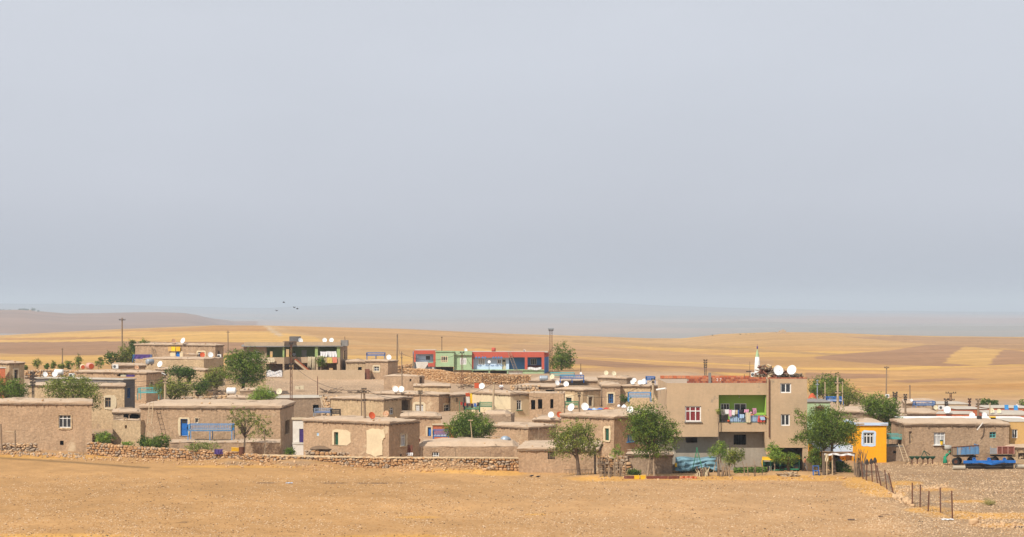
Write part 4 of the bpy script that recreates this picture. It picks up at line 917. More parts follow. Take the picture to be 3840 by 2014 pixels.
rl.bar((xl, 189.96, z1_), (x2, 189.96, z1_), .04); rl.bar((xl, 189.96, z0_ + .06), (x2, 189.96, z0_ + .06), .04); ro = rl.build('railing', M['dark'], BB)
rl = MB()
for k in range(22): x = xl + (x2 - xl) * (k + .5) / 22; rl.bar((x, 189.96, z0_), (x, 189.96, z1_), .02)
rl.build('railing_bars', M['dark'], ro)
mb = MB(); mb.sheet(lambda a, b: Vector((xl + 1.0 + (x2 - xl - 1.05) * a, 190.06 + .02 * math.sin(a * 60), z0_ + (z1_ - z0_) * b * .93)), 60, 1); mb.build('balcony_screen', M['ltbluecloth'], BB)
mb = MB(); mb.tube([W(2772, 1481, 191.2), W(2772, 1488, 191.2)], .008, 4); mb.lathe(W(2772, 1490, 191.2), [(0, .05), (.035, .02), (.03, -.04), (0, -.06)], 8); mb.build('light_bulb', M['white'], BB)
# brick parapet with a painted number
fP = fpx(2576, 190.25, 2874, 190.25); brick_row(BB, fP, zof(1437, 190) + .01, 3, bh=.172, bw=.28, seed=3)
fP2 = Face((x0 + .2, 201.6), (22.6, 201.6)); brick_row(BB, fP2, zof(1437, 190) + .01, 1, bh=.3, bw=.4, seed=4)
fP3 = fpx(2878, 189.62, 3026, 189.62); brick_row(BB, fP3, zof(1421, 189.6) + .01, 1, bh=.12, seed=5)
part(BB, 'parapet_post', 'greyblock', (2657, 1398, 2667, 1437, 190.1, .25))
fc = bpy.data.curves.new('painted_number', 'FONT'); fc.body = '27'; fc.size = .36; fc.extrude = .004; fc.align_x = 'CENTER'; fc.space_character = 1.6
no = link(bpy.data.objects.new('painted_number', fc)); no.parent = BB; no.rotation_euler = (R(90), 0, 0)
fc.materials.append(M['white']); dg = bpy.context.evaluated_depsgraph_get(); me = bpy.data.meshes.new_from_object(no.evaluated_get(dg)); bpy.data.objects.remove(no)
no = link(bpy.data.objects.new('painted_number', me)); no.parent = BB; no.rotation_euler = (R(90), 0, 0); no.location = W(2696, 1429, 190.03) - Vector((20, 190, 0))

# --- green arcaded house ---
GH = thing('arcaded_house', 'two storey house with green painted verandas and an outside stair', 'house', (-32, 325, 4))
f = fpx(913, 324, 999, 322.5); wl = (953, 1316, 972, 1344); wallpart(GH, 'tanwall', f, 1298, 1420, [wl]); window(GH, f, f.rect(wl), 'white', vs=(.5,), hs=(), fw=.14, sill='white')
part(GH, 'parapet', 'tanwall', (916, 1283, 1066, 1297, 322.2, .25)); part(GH, 'parapet', 'tanwall', (1113, 1282, 1278, 1297, 325, .25)); part(GH, 'parapet', 'greyblock', (1277, 1276, 1304, 1297, 325.2, 1.6))
f = fpx(1066, 322.2, 1113, 325.4); mb = MB(); mb.box(f.pt(f.L / 2, zof(1290, 323.5), -.15), (f.L, .25, .85), rz=math.atan2(f.D.y, f.D.x)); mb.build('parapet', M['mud4'], GH)
mb = MB(); z_ = zof(1299, 323)
for q in ([(905, 321.8), (1067, 321.8), (1114, 324.7), (1286, 324.7), (1305, 333), (910, 334)],):
    top = [W(p[0], 1299, p[1]) for p in q]; t_ = [Vector((p.x, p.y, z_ + .1)) for p in top]; b_ = [Vector((p.x, p.y, z_ - .06)) for p in top]
    mb.quad(*t_); mb.quad(*reversed(b_))
    for k in range(len(t_)): k2 = (k + 1) % len(t_); mb.quad(b_[k], b_[k2], t_[k2], t_[k])
mb.build('roof', M['greyblock'], GH)
part(GH, 'roof_room', 'block', (1085, 1262, 1122, 1285, 328, 2.5))
part(GH, 'balcony_wall', 'tanwall', (1000, 1340, 1062, 1361, 322.4, .15)); part(GH, 'balcony_wall', 'tanwall', (1113, 1339, 1263, 1361, 325.1, .15))
f = fpx(1066, 322.4, 1112, 325.2); mb = MB(); panel(mb, f, zof(1360, 322.4), zof(1339, 322.4), (), .1, back=True); mb.build('balcony_wall', M['tanwall'], GH)
f = fpx(999, 326, 1066, 326); wallpart(GH, 'green2', f, 1296, 1362, [(1012, 1318, 1022, 1345)])
f = fpx(1000, 322.5, 1006, 326); wallpart(GH, 'green2', f, 1298, 1362)
f = fpx(1066, 328.2, 1280, 328.2); dh = (1131, 1313, 1150, 1345); wh = (1206, 1316, 1222, 1333); wh2 = (1072, 1310, 1084, 1340); wallpart(GH, 'green2', f, 1296, 1364, [dh, wh, wh2]); door(GH, f, f.rect(dh), 'whitewall'); window(GH, f, f.rect(wh), 'wood', vs=(.5,), hs=())
for (a, b, y, mk) in ((1060, 1066, 322.2, 'green2'), (1088, 1093, 323.6, 'green2'), (1181, 1192, 325.0, 'green2'), (1263, 1275, 325.0, 'green2')):
    part(GH, 'pillar', mk, (a, 1299, b, 1340, y, .35)); part(GH, 'pillar_base', 'tanwall', (a, 1340.5, b, 1430, y - .03, .38))
mb = MB(); z_ = zof(1361, 323)
q = [(1000, 322.3), (1066, 322.3), (1112, 325.2), (1276, 325.2), (1290, 332), (1000, 333)]; top = [W(p[0], 1361, p[1]) for p in q]; t_ = [Vector((p.x, p.y, z_ + .05)) for p in top]; b_ = [Vector((p.x, p.y, z_ - .12)) for p in top]
mb.quad(*t_); mb.quad(*reversed(b_))
for k in range(len(t_)): k2 = (k + 1) % len(t_); mb.quad(b_[k], b_[k2], t_[k2], t_[k])
mb.build('floor_slab', M['tanwall'], GH)
f = fpx(1000, 329, 1280, 329); gwh = (1234, 1380, 1248, 1393); wallpart(GH, 'mud', f, 1362, 1430, [gwh, (1085, 1366, 1100, 1400)])
f = fpx(1275, 325.2, 1303, 330.5); sl_ = (1288, 1316, 1294, 1346); wallpart(GH, 'mud', f, 1297, 1430, [sl_]); bars(GH, f, f.rect(sl_), 'wood', 1, 3)
part(GH, 'wall_band', 'yellowcloth', (1276, 1305, 1283, 1339, 325.15, .05)) if False else None
st = MB()
for k in range(12): # outside stair
    t0 = k / 12; a = W(1105 + 52 * t0, 1346 + 44 * t0, 324.0); st.box((a.x + .12, 324.1, a.z - .12), (.34, .9, .26))
st.build('stair', M['red'] if False else M['brick'], GH)
mb = MB(); a = W(1104, 1352, 323.6); b = W(1160, 1398, 323.6); mb.bar((a.x, 323.6, a.z), (b.x, 323.6, b.z), .1, .3); mb.build('stair_stringer', M['tanwall'], GH)

# --- row of painted houses ---
def row_house(label, name='painted_house'): return thing(name, label, 'house', (0, 0, 0))
YR = 330
r1 = row_house('red framed end house with a pale blue porch and a white ramp'); 
part(r1, 'facade', 'red', (1552, 1314, 1633, 1328, YR, .3), (1552, 1328.2, 1559, 1358, YR, .3), (1625, 1328.2, 1633, 1361, YR, .3)); part(r1, 'balcony_wall', 'red', (1605, 1361.3, 1631, 1375, YR - .1, .3))
f = fpx(1553, YR + 1, 1633, YR + 1); wr = (1597, 1334, 1613, 1349); wallpart(r1, 'lblue', f, 1318, 1390, [wr]); window(r1, f, f.rect(wr), 'wood', vs=(.5,), hs=())
f = fpx(1553, YR + .3, 1556, YR + 2); wallpart(r1, 'lblue', f, 1318, 1390)
part(r1, 'floor_slab', 'lgreen', (1559, 1359, 1633, 1362, YR + .31, 2)); part(r1, 'post', 'whitewall', (1621, 1375.3, 1627, 1392, YR, .3)); part(r1, 'roof', 'slab', (1553, 1313, 1633, 1316, YR + .32, 5))
mb = MB(); p = [W(1558, 1357.5, YR - .05), W(1605, 1357.5, YR - .05), W(1605, 1366, YR - .05), W(1589, 1388, YR - .05), W(1564, 1388, YR - .05)]; q = [v + Vector((0, 1.2, 0)) for v in p]; mb.quad(*reversed(p))
for k in range(5): mb.quad(p[k], p[(k + 1) % 5], q[(k + 1) % 5], q[k])
mb.build('ramp_wall', M['whitewall'], r1)
r2 = row_house('left half of the pale green house with a yellow framed window over a dark void')
f = fpx(1634, YR - .8, 1702, YR - .8); w2 = (1653, 1335, 1679, 1359); wallpart(r2, 'lgreen', f, 1319, 1375, [w2]); window(r2, f, f.rect(w2), 'cream', vs=(.33, .66), hs=(.27,), fw=.12, rec=.05)
part(r2, 'cornice', 'lgreen', (1632, 1316, 1704, 1319.5, YR - .95, .4)); part(r2, 'side_wall', 'lgreen', (1634, 1320, 1636, 1375, YR - .55, 5)); part(r2, 'floor_slab', 'greyblock', (1634, 1372, 1702, 1375, YR - .55, 5)); part(r2, 'roof', 'slab', (1636, 1319, 1702, 1321, YR - .55, 5)); part(r2, 'cellar_wall', 'mud4', (1632, 1376, 1700, 1412, YR + 4, .2))
r3 = row_house('right half of the pale green house with a white framed window')
f = fpx(1702.5, YR - .2, 1769, YR - .2); w3 = (1725, 1342, 1749, 1367); wallpart(r3, 'lgreen', f, 1332, 1387, [w3]); window(r3, f, f.rect(w3), 'white', vs=(.33, .66), hs=(.75,), fw=.12, rec=.05, pane='curtain')
part(r3, 'cornice', 'lgreen', (1702.5, 1317, 1770, 1331.5, YR - .5, .6)); part(r3, 'roof', 'slab', (1703, 1319, 1769, 1322, YR + .15, 5)); part(r3, 'cellar_wall', 'mud2', (1702, 1388, 1769, 1412, YR + .2, .3)); part(r3, 'floor_slab', 'lgreen', (1698, 1385, 1770, 1388, YR - .3, .3))
r4 = row_house('red and sky blue veranda house with a dish on a pole')
part(r4, 'facade', 'red', (1769.5, 1320, 1908, 1341, YR, .3), (1769.5, 1341.2, 1775, 1384, YR, .3)); part(r4, 'roof', 'slab', (1770, 1319, 1908, 1322, YR + .32, 5))
f = fpx(1771, YR + .75, 1909, YR + .75); wa, wb, dd = (1794, 1343, 1818, 1367), (1865, 1347, 1880, 1364), (1883, 1347, 1897, 1386); wallpart(r4, 'lblue', f, 1322, 1390, [wa, wb, dd]); window(r4, f, f.rect(wa), 'white', vs=(.33, .66), hs=(.75,), rec=.05, fw=.1, pane='curtain'); window(r4, f, f.rect(wb), 'white', vs=(.5,), hs=(), rec=.05, fw=.1); door(r4, f, f.rect(dd), 'creamcloth', glass=True)
part(r4, 'floor_slab', 'lgreen', (1769, 1386, 1908, 1389, YR - .1, 2))
for a in (1769, 1832, 1901): part(r4, 'post', 'lgreen', (a, 1389.2, a + 5, 1402, YR, .3))
part(r4, 'cellar_wall', 'mud4', (1769, 1390, 1908, 1415, YR + 2.2, .2)); part(r4, 'whitewashed_panel', 'whitewall', (1815, 1396, 1838, 1411, YR + .5, .2)); 
ar = MB()
for x in (1786, 1797, 1810, 1820, 1850, 1860, 1870, 1880): ar.lathe(W(x, 1341, YR + .04), [(0.0, -.10), (.16, -.10), (.16, -.05), (0.0, -.05)], 10, axis='y')
ar.build('arch_motif', M['blueint'], r4)
sw = MB()
for x in (1800, 1826, 1846, 1864, 1882):
    pts = [W(x + (k - 3) * 2.0, 1370 + 2 * math.sin(math.pi * k / 6), YR + .71) for k in range(7)]; sw.tube(pts, .035, 4)
sw.build('painted_garland', M['blueint'], r4)
r5 = row_house('red and deep blue arcaded house at the right end of the painted row')
part(r5, 'facade', 'red', (1908.3, 1320, 2041, 1340, YR, .3), (1968, 1340.2, 1978, 1387, YR, .3), (2031, 1340.2, 2041, 1387, YR, .3)); part(r5, 'roof', 'slab', (1908, 1319, 2056, 1322, YR + .32, 4))
f = fpx(1908, YR + 1.5, 2041, YR + 1.5); wc = (1990, 1345, 2012, 1368); wallpart(r5, 'blueint', f, 1322, 1390, [wc]); window(r5, f, f.rect(wc), 'creamcloth', vs=(.33, .66), hs=(), rec=.03)
f = fpx(2041, YR + .02, 2058, YR + 6); wallpart(r5, 'blueint', f, 1340, 1412); wallpart(r5, 'red', Face(f.O + f.n * .02, f.O + f.D * f.L + f.n * .02), 1320, 1339.8)
part(r5, 'floor_slab', 'lgreen', (1908, 1386, 2041, 1389, YR - .1, 2.3)); part(r5, 'cellar_wall', 'lgreen', (1960, 1389.3, 2041, 1418, YR + .1, .3)); part(r5, 'whitewashed_panel', 'whitewall', (1905, 1389.3, 1959, 1418, YR + .2, .3))
sofa = thing('wooden_settee', 'dark red wooden settee in the right blue arcade', 'settee', W(2005, 1384, YR + 1)); part(sofa, 'backrest', 'brownrug', (1980, 1370, 2028, 1379, YR + 1.3, .1)); part(sofa, 'seat', 'brownrug', (1980, 1379.5, 2028, 1385, YR + .8, .6))
cl = MB(); cl.sheet(lambda a, b: W(1979 + 51 * a, 1387 - 9 * b - 1.5 * math.sin(a * 8), YR - .15 - .03 * math.sin(a * 50)), 30, 2); tag(cl.build('white_sheet', M['whitecloth']), 'white sheet over the rail of the right blue arcade', 'cloth')

# --- walls ---
stone_wall('long dry stone wall along the edge of the ploughed field', [(325, 1660, 209, 1714), (480, 1675, 207.5, 1724), (640, 1684, 206, 1730), (760, 1689, 204, 1737), (880, 1699, 203, 1738), (1000, 1709, 200.5, 1742), (1200, 1715, 198, 1750), (1450, 1719, 194, 1763), (1700, 1719, 191.5, 1768), (1948, 1720, 190.5, 1772)], sw=.33, sh=.2, seed=2)
stone_wall('short grey stone wall in front of the big left house', [(-60, 1667, 209.5, 1692), (100, 1665, 209, 1692), (136, 1668, 209, 1692)], sw=.4, sh=.2, mk=('stone3', 'stone3', 'stone2'), seed=3)
stone_wall('long orange stone terrace wall below the painted houses', [(1515, 1382, 322, 1412), (1580, 1384, 318, 1422), (1640, 1388, 312, 1432), (1700, 1398, 308, 1440), (1800, 1400, 306, 1446), (1985, 1410, 306, 1446)], sw=.32, sh=.21, mk=('stone', 'stone', 'stone2'), seed=4)
stone_wall('low rubble wall behind the far left white tank', [(92, 1390, 318, 1412), (200, 1386, 318, 1410), (330, 1392, 312, 1410)], sw=.45, sh=.3, mk=('stone', 'stone2', 'stone3'), seed=5)
stone_wall('stone wall behind the stick fence by the low annex', [(2244, 1712, 187.8, 1786), (2352, 1716, 187.3, 1788)], sw=.45, sh=.24, mk=('stone2', 'stone3', 'stone'), seed=6)
stone_wall('short stone wall by the pole left of the painted houses', [(1492, 1372, 330, 1402), (1545, 1366, 331, 1396)], sw=.5, sh=.3, mk=('stone', 'stone2'), seed=7)
stone_wall('low crumbling stone wall above the long house with the blue door', [(690, 1491, 224, 1504), (845, 1487, 226, 1502)], sw=.5, sh=.26, mk=('stone2', 'stone3'), seed=8)
stone_wall('rubble heap wall beside the lodged mud hut at left', [(346, 1628, 213, 1642), (421, 1630, 213, 1646)], sw=.4, sh=.2, mk=('stone2', 'stone3'), seed=9)
stone_wall('rubble stone gable beside the leaning wooden ladder', [(1208, 1482, 243, 1560), (1242, 1494, 241, 1560)], sw=.45, sh=.3, mk=('stone3', 'stone2'), seed=12)
stone_wall('grey stone back wall left of the dark loggia', [(1915, 1447, 276.4, 1466), (2020, 1447, 275, 1468)], sw=.5, sh=.26, mk=('stone3', 'stone2'), seed=13)
stone_wall('ruined brown rubble wall behind the dirt roofed shelter', [(1146, 1692, 203, 1716), (1330, 1704, 202, 1718)], sw=.4, sh=.22, mk=('stone3', 'stone'), seed=14)
yw = thing('courtyard_wall', 'long tan rendered courtyard wall before the green house', 'wall', W(1220, 1425, 318)); wallpart(yw, 'tanwall', fpx(1066, 317.5, 1368, 316), 1387, 1436, (), .3, .02); wallpart(yw, 'mud', fpx(1387, 316.5, 1418, 322), 1390, 1436, (), .3, .02)
gt = thing('metal_gate', 'dark red metal gate in the tan courtyard wall', 'gate', W(1376, 1424, 316.5)); part(gt, 'leaf', 'brownrug', (1368, 1384, 1376, 1426, 316.3, .08)); part(gt, 'leaf', 'brownrug', (1376.6, 1384, 1386, 1426, 316.3, .08))
mb = MB(); mb.sheet(lambda a, b: W(1000 + 58 * a, 1413 - (22 + 3 * math.sin(a * 9)) * b, 320 - .12 * math.sin(a * 30 + b * 5)), 30, 5); tag(mb.build('tarpaulin', M['whitecloth']), 'white tarpaulin strung across the left ground floor of the green house', 'tarpaulin')

# dirt roofed shelter
sh = thing('shelter', 'dirt roofed shelter with a dark opening inside the stone wall', 'shelter', G(1240, 1712))
Ys = 203.5; fp = [Vector(W(1166, 1690, Ys).xy), Vector(W(1318, 1690, Ys).xy), Vector(W(1312, 1690, Ys + 2.6).xy), Vector(W(1176, 1690, Ys + 2.6).xy)]
roof_slab(fp, zof(1679, Ys), .22, .1, .09, .2, .1, .5).build('roof', M['core'], sh)
mb = MB()
for x in (1168, 1245, 1305, 1318): mb.tube([W(x, 1682, Ys + .1), W(x, 1722, Ys + .1)], .07, 6)
mb.build('post', M['wood'], sh); part(sh, 'back_wall', 'mud4', (1168, 1686, 1316, 1722, Ys + 2.5, .2)); part(sh, 'side_wall', 'mud4', (1168, 1686, 1243, 1722, Ys + .2, .3))

# earth capping on the long wall
cp = thing('wall_capping', 'smooth earth capping along the right half of the long stone wall', 'capping', W(1450, 1718, 194)); cp['kind'] = 'thing'; mb = MB()
pts_ = [(985, 1707, 200.8), (1200, 1713, 198), (1450, 1717, 194), (1700, 1717, 191.5), (1946, 1718, 190.5)]
def capf(u, v):
    k = u * (len(pts_) - 1); i = min(int(k), len(pts_) - 2); t_ = k - i; a = W(*pts_[i]).lerp(W(*pts_[i + 1]), t_); n = mnoise.noise(Vector((u * 60, 0, 0))) * .04
    ang = math.pi * v; return a + Vector((0, -.30 * math.cos(ang) + .22, .13 * math.sin(ang) - .04 + n))
mb.sheet(capf, 120, 5); mb.build('earth_cap', M['mud3'], cp, smooth=True)

# ---------------- satellite dishes ----------------
def make_dish(mk, label):
    """unit dish, radius 1, faces -Y; foot at z=0"""
    t = thing('satellite_dish', label, 'satellite dish')
    mb = MB(); c = Vector((0, 0, 1.12)); tilt = R(22)
    def P(r, a, off=0): # shallow bowl opening towards -Y, tilted up
        x = r * math.cos(a) * .93; zz = r * math.sin(a); y = -(r * r) * .22 + off
        return c + Vector((x, y * math.cos(tilt) + zz * math.sin(tilt), zz * math.cos(tilt) - y * math.sin(tilt)))
    n = 20; rings = [0, .35, .7, 1.0]
    for off, flip in ((0, 0), (.035, 1)):
        for k in range(3):
            for a in range(n):
                a0, a1 = 2 * math.pi * a / n, 2 * math.pi * (a + 1) / n; q = [P(rings[k], a0, off), P(rings[k + 1], a0, off), P(rings[k + 1], a1, off), P(rings[k], a1, off)]
                if k == 0: q = q[1:] if True else q
                mb.quad(*(q if flip else q[::-1]))
    for a in range(n):
        a0, a1 = 2 * math.pi * a / n, 2 * math.pi * (a + 1) / n; mb.quad(P(1, a0), P(1, a1), P(1, a1, .035), P(1, a0, .035))
    mb.build('reflector', M[mk], t, smooth=True)
    mb = MB(); mb.tube([P(.98, -math.pi / 2), P(0, 0, -.85) + Vector((0, 0, -.25))], .03, 5); mb.build('feed_arm', M['tank'], t)
    mb = MB(); e_ = P(0, 0, -.85) + Vector((0, 0, -.25)); mb.tube([e_, e_ + Vector((0, .2, .05))], .075, 6); mb.build('feed_horn', M['dark'] if mk != 'dishorange' else M['dishorange'], t)
    mb = MB(); mb.tube([(0, .16, 0), (0, .16, 1.1)], .05, 6); mb.bar((-.35, .16, .03), (.35, .16, .03), .06); mb.bar((0, -.15, .03), (0, .5, .03), .06); mb.tube([(0, .16, 1.05), P(0, 0, .04)], .06, 5); mb.build('mast', M['tank'], t)
    return t
DPROTO = {}
def dish(px, py, rpx, host, label, mk='dish', rz=0.0, Y=None, sq=1.0):
    if host is None: yy = Y; c = W(px, py, Y); r = rpx * Y / F; base = Vector((c.x, c.y, c.z - 1.12 * r))
    else:
        zr = HOUSES[host]['z'] - .03; yy = F * (H - zr) / ((py - HY) + 1.12 * rpx); p = on(host, px, HY + F * (H - zr) / yy, 'dish'); r = rpx * p.y / F; base = Vector((p.x, p.y, zr - .04))
    if mk not in DPROTO: o = DPROTO[mk] = make_dish(mk, label)
    else: o = copy_tree(DPROTO[mk]); o['label'] = label
    face = math.atan2(-base.x, base.y)   # towards the open south, roughly where the viewer stands
    o.location = base; o.rotation_euler = (0, 0, rz); o.scale = (r * sq, r, r); o['group'] = 'satellite dishes on the roofs'
    WL[o.name] = base; return o
DISHES = [
 (169, 1399, 10, 'H4', 'white dish standing alone at the left end of the white edged block house roof', 'dish', .5),
 (205, 1398, 11, 'H4', 'white dish directly in front of the white water tank', 'dish', .2),
 (512, 1364, 9, 'H6', 'half rusted dish on the earth roof left of the round grey tank', 'dishrust', .3),
 (601, 1367, 12, 'H9', 'bright white dish tilted beside the round grey tank', 'dish', -.5),
 (652, 1284, 9, 'H7', 'rusted dish on the long skyline house above the yellow panels', 'dishrust', .4),
 (687, 1282, 11, 'H7', 'white dish on the long skyline house right of the rusted one', 'dish', -.6),
 (759, 1329, 10, 'H8', 'orange rusted dish before the pale window under the skyline house', 'dishorange', .2),
 (789, 1329, 11, 'H8', 'white dish near the white air conditioner below the skyline house', 'dish', .4),
 (1007, 1474, 11, 'H27', 'white dish half hidden behind the small light green tree', 'dish', .5),
 (1047, 1466, 12, 'H27', 'cream dish with an orange centre above the small light tree', 'dishcream', -.1),
 (1217, 1276, 9, None, 'left one of two white dishes on the green house roof', 'dish', .1, 327),
 (1243, 1276, 9, None, 'right one of two white dishes on the green house roof', 'dish', -.1, 327),
 (1126, 1277, 10, None, 'white dish beside the grey roof room of the green house', 'dish', .6, 326.5),
 (1394, 1556, 14, 'H12', 'big orange red dish by the tall leaning pole', 'dishorange', .5),
 (1448, 1550, 13, 'H12', 'white dish with a rust burst right of the orange red one', 'dishrust', -.4),
 (1458, 1340, 10, 'H30', 'white dish on the mud house right of the blue roof bed', 'dish', .1),
 (1482, 1469, 12, 'H15', 'left one of the touching pair of white dishes', 'dish', .15),
 (1505, 1469, 12, 'H15', 'right one of the touching pair of white dishes', 'dish', -.1),
 (1746, 1313, 7, None, 'white dish on the roof of the pale green house', 'dish', .5, 331),
 (1834, 1357, 6, None, 'small white dish on a pole before the sky blue veranda', 'dish', 0, 329),
 (1807, 1446, 12, 'H17', 'white dish beside the brown panel behind the cream wall', 'dish', -.2),
 (2071, 1413, 10, 'H25', 'cream dish right of the grey cylinder tank', 'dishcream', -.4),
 (2089, 1436, 10, 'H24b', 'left upright white dish below the teal bed', 'dish', .5),
 (2123, 1437, 11, 'H24', 'right upright white dish below the bright blue bed', 'dish', -.1),
 (2178, 1400, 5, None, 'tiny white dish on a thin pole by the teal bed', 'dish', .2, 300),
 (2273, 1397, 9, 'H25b', 'left cream dish of the skyline pair on the low mud roof', 'dishcream', -.1),
 (2302, 1399, 9, 'H25b', 'right cream dish of the skyline pair on the low mud roof', 'dishcream', .2),
 (2143, 1520, 15, 'H22', 'large white dish left on the tall mud house with green shutters', 'dish', -.6),
 (2193, 1522, 15, 'H22', 'large white dish right of its twin on the green shuttered house', 'dish', .1),
 (2066, 1559, 12, 'H19b', 'white dish left of the orange red dish on the low ledge', 'dish', -.1),
 (2097, 1561, 12, 'H19b', 'orange red dish lying back on the low ledge', 'dishorange', .3),
 (2363, 1533, 13, 'H22', 'white dish just left of the twin trunk tree crown', 'dish', 0),
 (2378, 1424, 9, 'H26', 'rear dish of the overlapping left pair near the concrete house', 'dish', 0),
 (2371, 1435, 9, 'H26', 'front dish of the overlapping left pair near the concrete house', 'dish', .2),
 (2399, 1434, 9, 'H26', 'small round dish next to the dark blue roof bed', 'dish', 0),
 (2415, 1429, 11, 'H26', 'white dish touching the dark blue roof bed', 'dish', -.3),
 (2918, 1390, 20, None, 'left one of two huge white dishes on the concrete house tower', 'dish', .15, 193),
 (2970, 1388, 19, None, 'right one of two huge white dishes on the concrete house tower', 'dish', -.45, 192),
 (3418, 1503, 6, 'Rf', 'small dish by the wooden pole left of the blue grey roof bed', 'dish', .2),
 (3508, 1526, 9, 'Ra', 'cream dish left of the big air conditioner', 'dishcream', .1),
 (3557, 1528, 8, 'Rb', 'cream dish behind the lamp pole right of the air conditioner', 'dishcream', 0),
 (3552, 1542, 14, 'Rb', 'wide white dish leaning back on the brick parapet house', 'dish', -.2),
 (3645, 1556, 12, 'Rj', 'left dish of the pair on the brown house with trailers', 'dish', 0),
 (3691, 1555, 12, 'Rj', 'right dish of the pair on the brown house with trailers', 'dish', .35),
 (3718, 1541, 11, 'Rg', 'cream dish half sunk behind the pinkish roof edge', 'dishcream', .2),
 (3746, 1546, 9, 'Rg', 'low cream dish right of the half sunk one', 'dishcream', -.2),
 (3813, 1522, 6, 'Rd', 'small white dish above the right blue plastic chair', 'dish', .1),
]
for d in DISHES: dish(d[0], d[1], d[2], d[3], d[4], d[5], d[6], d[7] if len(d) > 7 else None)
# poles under the two dishes that stand on masts
for px, py0, py1, Y, lb in ((1834, 1363, 1392, 329.3, 'thin pole carrying the small dish before the sky blue veranda'), (2178, 1364, 1412, 300.4, 'thin aerial pole beside the teal bed')):
    mb = MB(); mb.tube([W(px, py0, Y), W(px, py1, Y)], .04, 5); tag(mb.build('aerial_pole', M['dark']), lb, 'pole')

# ---------------- roof beds (raised metal platforms) ----------------
def bed(px0, px1, py_top, py_deck, py_foot, Y, mk, label, depth=1.9, mat_=None, rz=0.0, posts=7, ground_=True, deckm='palewood', cat='raised bed'):
    a, b = W(px0, py_foot, Y), W(px1, py_foot, Y); wd = b.x - a.x; c = (a + b) / 2; zt, zd = zof(py_top, Y) - c.z, zof(py_deck, Y) - c.z
    t = thing('raised_bed', label, cat, (0, 0, 0), 'metal sleeping platforms'); hx = wd / 2; mm = M[mk]
    mb = MB(); mb.box((0, depth / 2, zd - .04), (wd, depth, .06)); mb.build('deck', mm, t)
    if deckm: mb = MB(); mb.box((0, depth / 2, zd + .02), (wd - .12, depth - .12, .05)); mb.build('mattress', M[deckm], t)
    for x in ([-hx, hx] if wd < 2.6 else [-hx, 0, hx]):
        for y in (0, depth): mb = MB(); mb.bar((x * .99, y + .03, 0), (x * .99, y + .03, zd), .07); mb.build('leg', mm, t)
    for (p, q, n) in (((-hx, 0), (hx, 0), posts), ((-hx, depth), (hx, depth), posts), ((-hx, 0), (-hx, depth), 4), ((hx, 0), (hx, depth), 4)):
        mb = MB(); mb.bar((p[0], p[1], zt), (q[0], q[1], zt), .05); mb.bar((p[0], p[1], zd + .12), (q[0], q[1], zd + .12), .03)
        for k in range(n * 2 + 1): s_ = k / (n * 2); x = p[0] + (q[0] - p[0]) * s_; y = p[1] + (q[1] - p[1]) * s_; mb.bar((x, y, zd), (x, y, zt), .05 if k in (0, 2 * n) else .025)
        mb.build('railing', mm, t)
    t.location = c; t.rotation_euler = (0, 0, rz); WL[t.name] = c; return t
bed(704, 870, 1593, 1614, 1651, 209.3, 'ltbluemetal', 'long bright blue raised bed before the blue door', 1.8, posts=12)
bed(497, 562, 1331, 1344, 1358, 306, 'bluemetal', 'blue raised bed draped with patterned bedding left of the skyline house')
bed(516, 596, 1456, 1472, 1500, 240, 'teal', 'teal raised bed beside the street lamp pole', deckm=None)
bed(1374, 1442, 1323, 1333, 1352, 322, 'bluemetal', 'blue bed frame on the roof right of the green house', deckm=None)
bed(1176, 1240, 1534, 1547, 1562, 226, 'tank', 'grey steel cot behind the leaning wooden ladder', deckm='bluecloth')
bed(1241, 1274, 1536, 1550, 1561, 225, 'dark', 'brown slatted cot right of the grey steel cot', deckm=None, depth=1.0)
bed(1624, 1682, 1614, 1636, 1655, 220, 'bluemetal', 'blue bed frame before the red brick lean-to', deckm='whitecloth')
bed(1798, 1845, 1511, 1524, 1546, 250, 'greenmetal', 'green raised bed before the cream wall', deckm='creamcloth')
bed(1744, 1797, 1525, 1534, 1546, 247, 'greenmetal', 'second green bed under the dark laundry', deckm=None)
bed(2063, 2154, 1398, 1408, 1424, 312, 'teal', 'pale teal raised bed right of the lattice tower')
bed(2101, 2190, 1408, 1419, 1436, 303, 'bluepaint', 'bright blue raised bed in front of the teal one')
bed(2358, 2442, 1473, 1488, 1508, 246, 'ltbluemetal', 'light blue raised bed left of the concrete house wall', deckm='creamcloth')
bed(2425, 2457, 1413, 1424, 1441, 262, 'bluemetal', 'dark blue roof bed touching the concrete house', deckm=None)
bed(2120, 2170, 1507, 1518, 1530, 262, 'greenmetal', 'green bed rail before the two arched windows', deckm=None, depth=1.2)
bed(3434, 3508, 1506, 1519, 1530, 262, 'bluemetal', 'blue grey bed frame at the far right roofs', deckm='tank')
bed(3100, 3162, 1490, 1503, 1520, 240, 'bluepaint', 'blue raised bed with white bedding between the right trees', deckm='whitecloth')
bed(3330, 3390, 1630, 1645, 1672, 203.5, 'teal', 'teal bed frame left of the wide brown house', deckm=None)
bed(3829, 3880, 1525, 1536, 1548, 255, 'bluemetal', 'blue bed frame at the right edge of the picture')

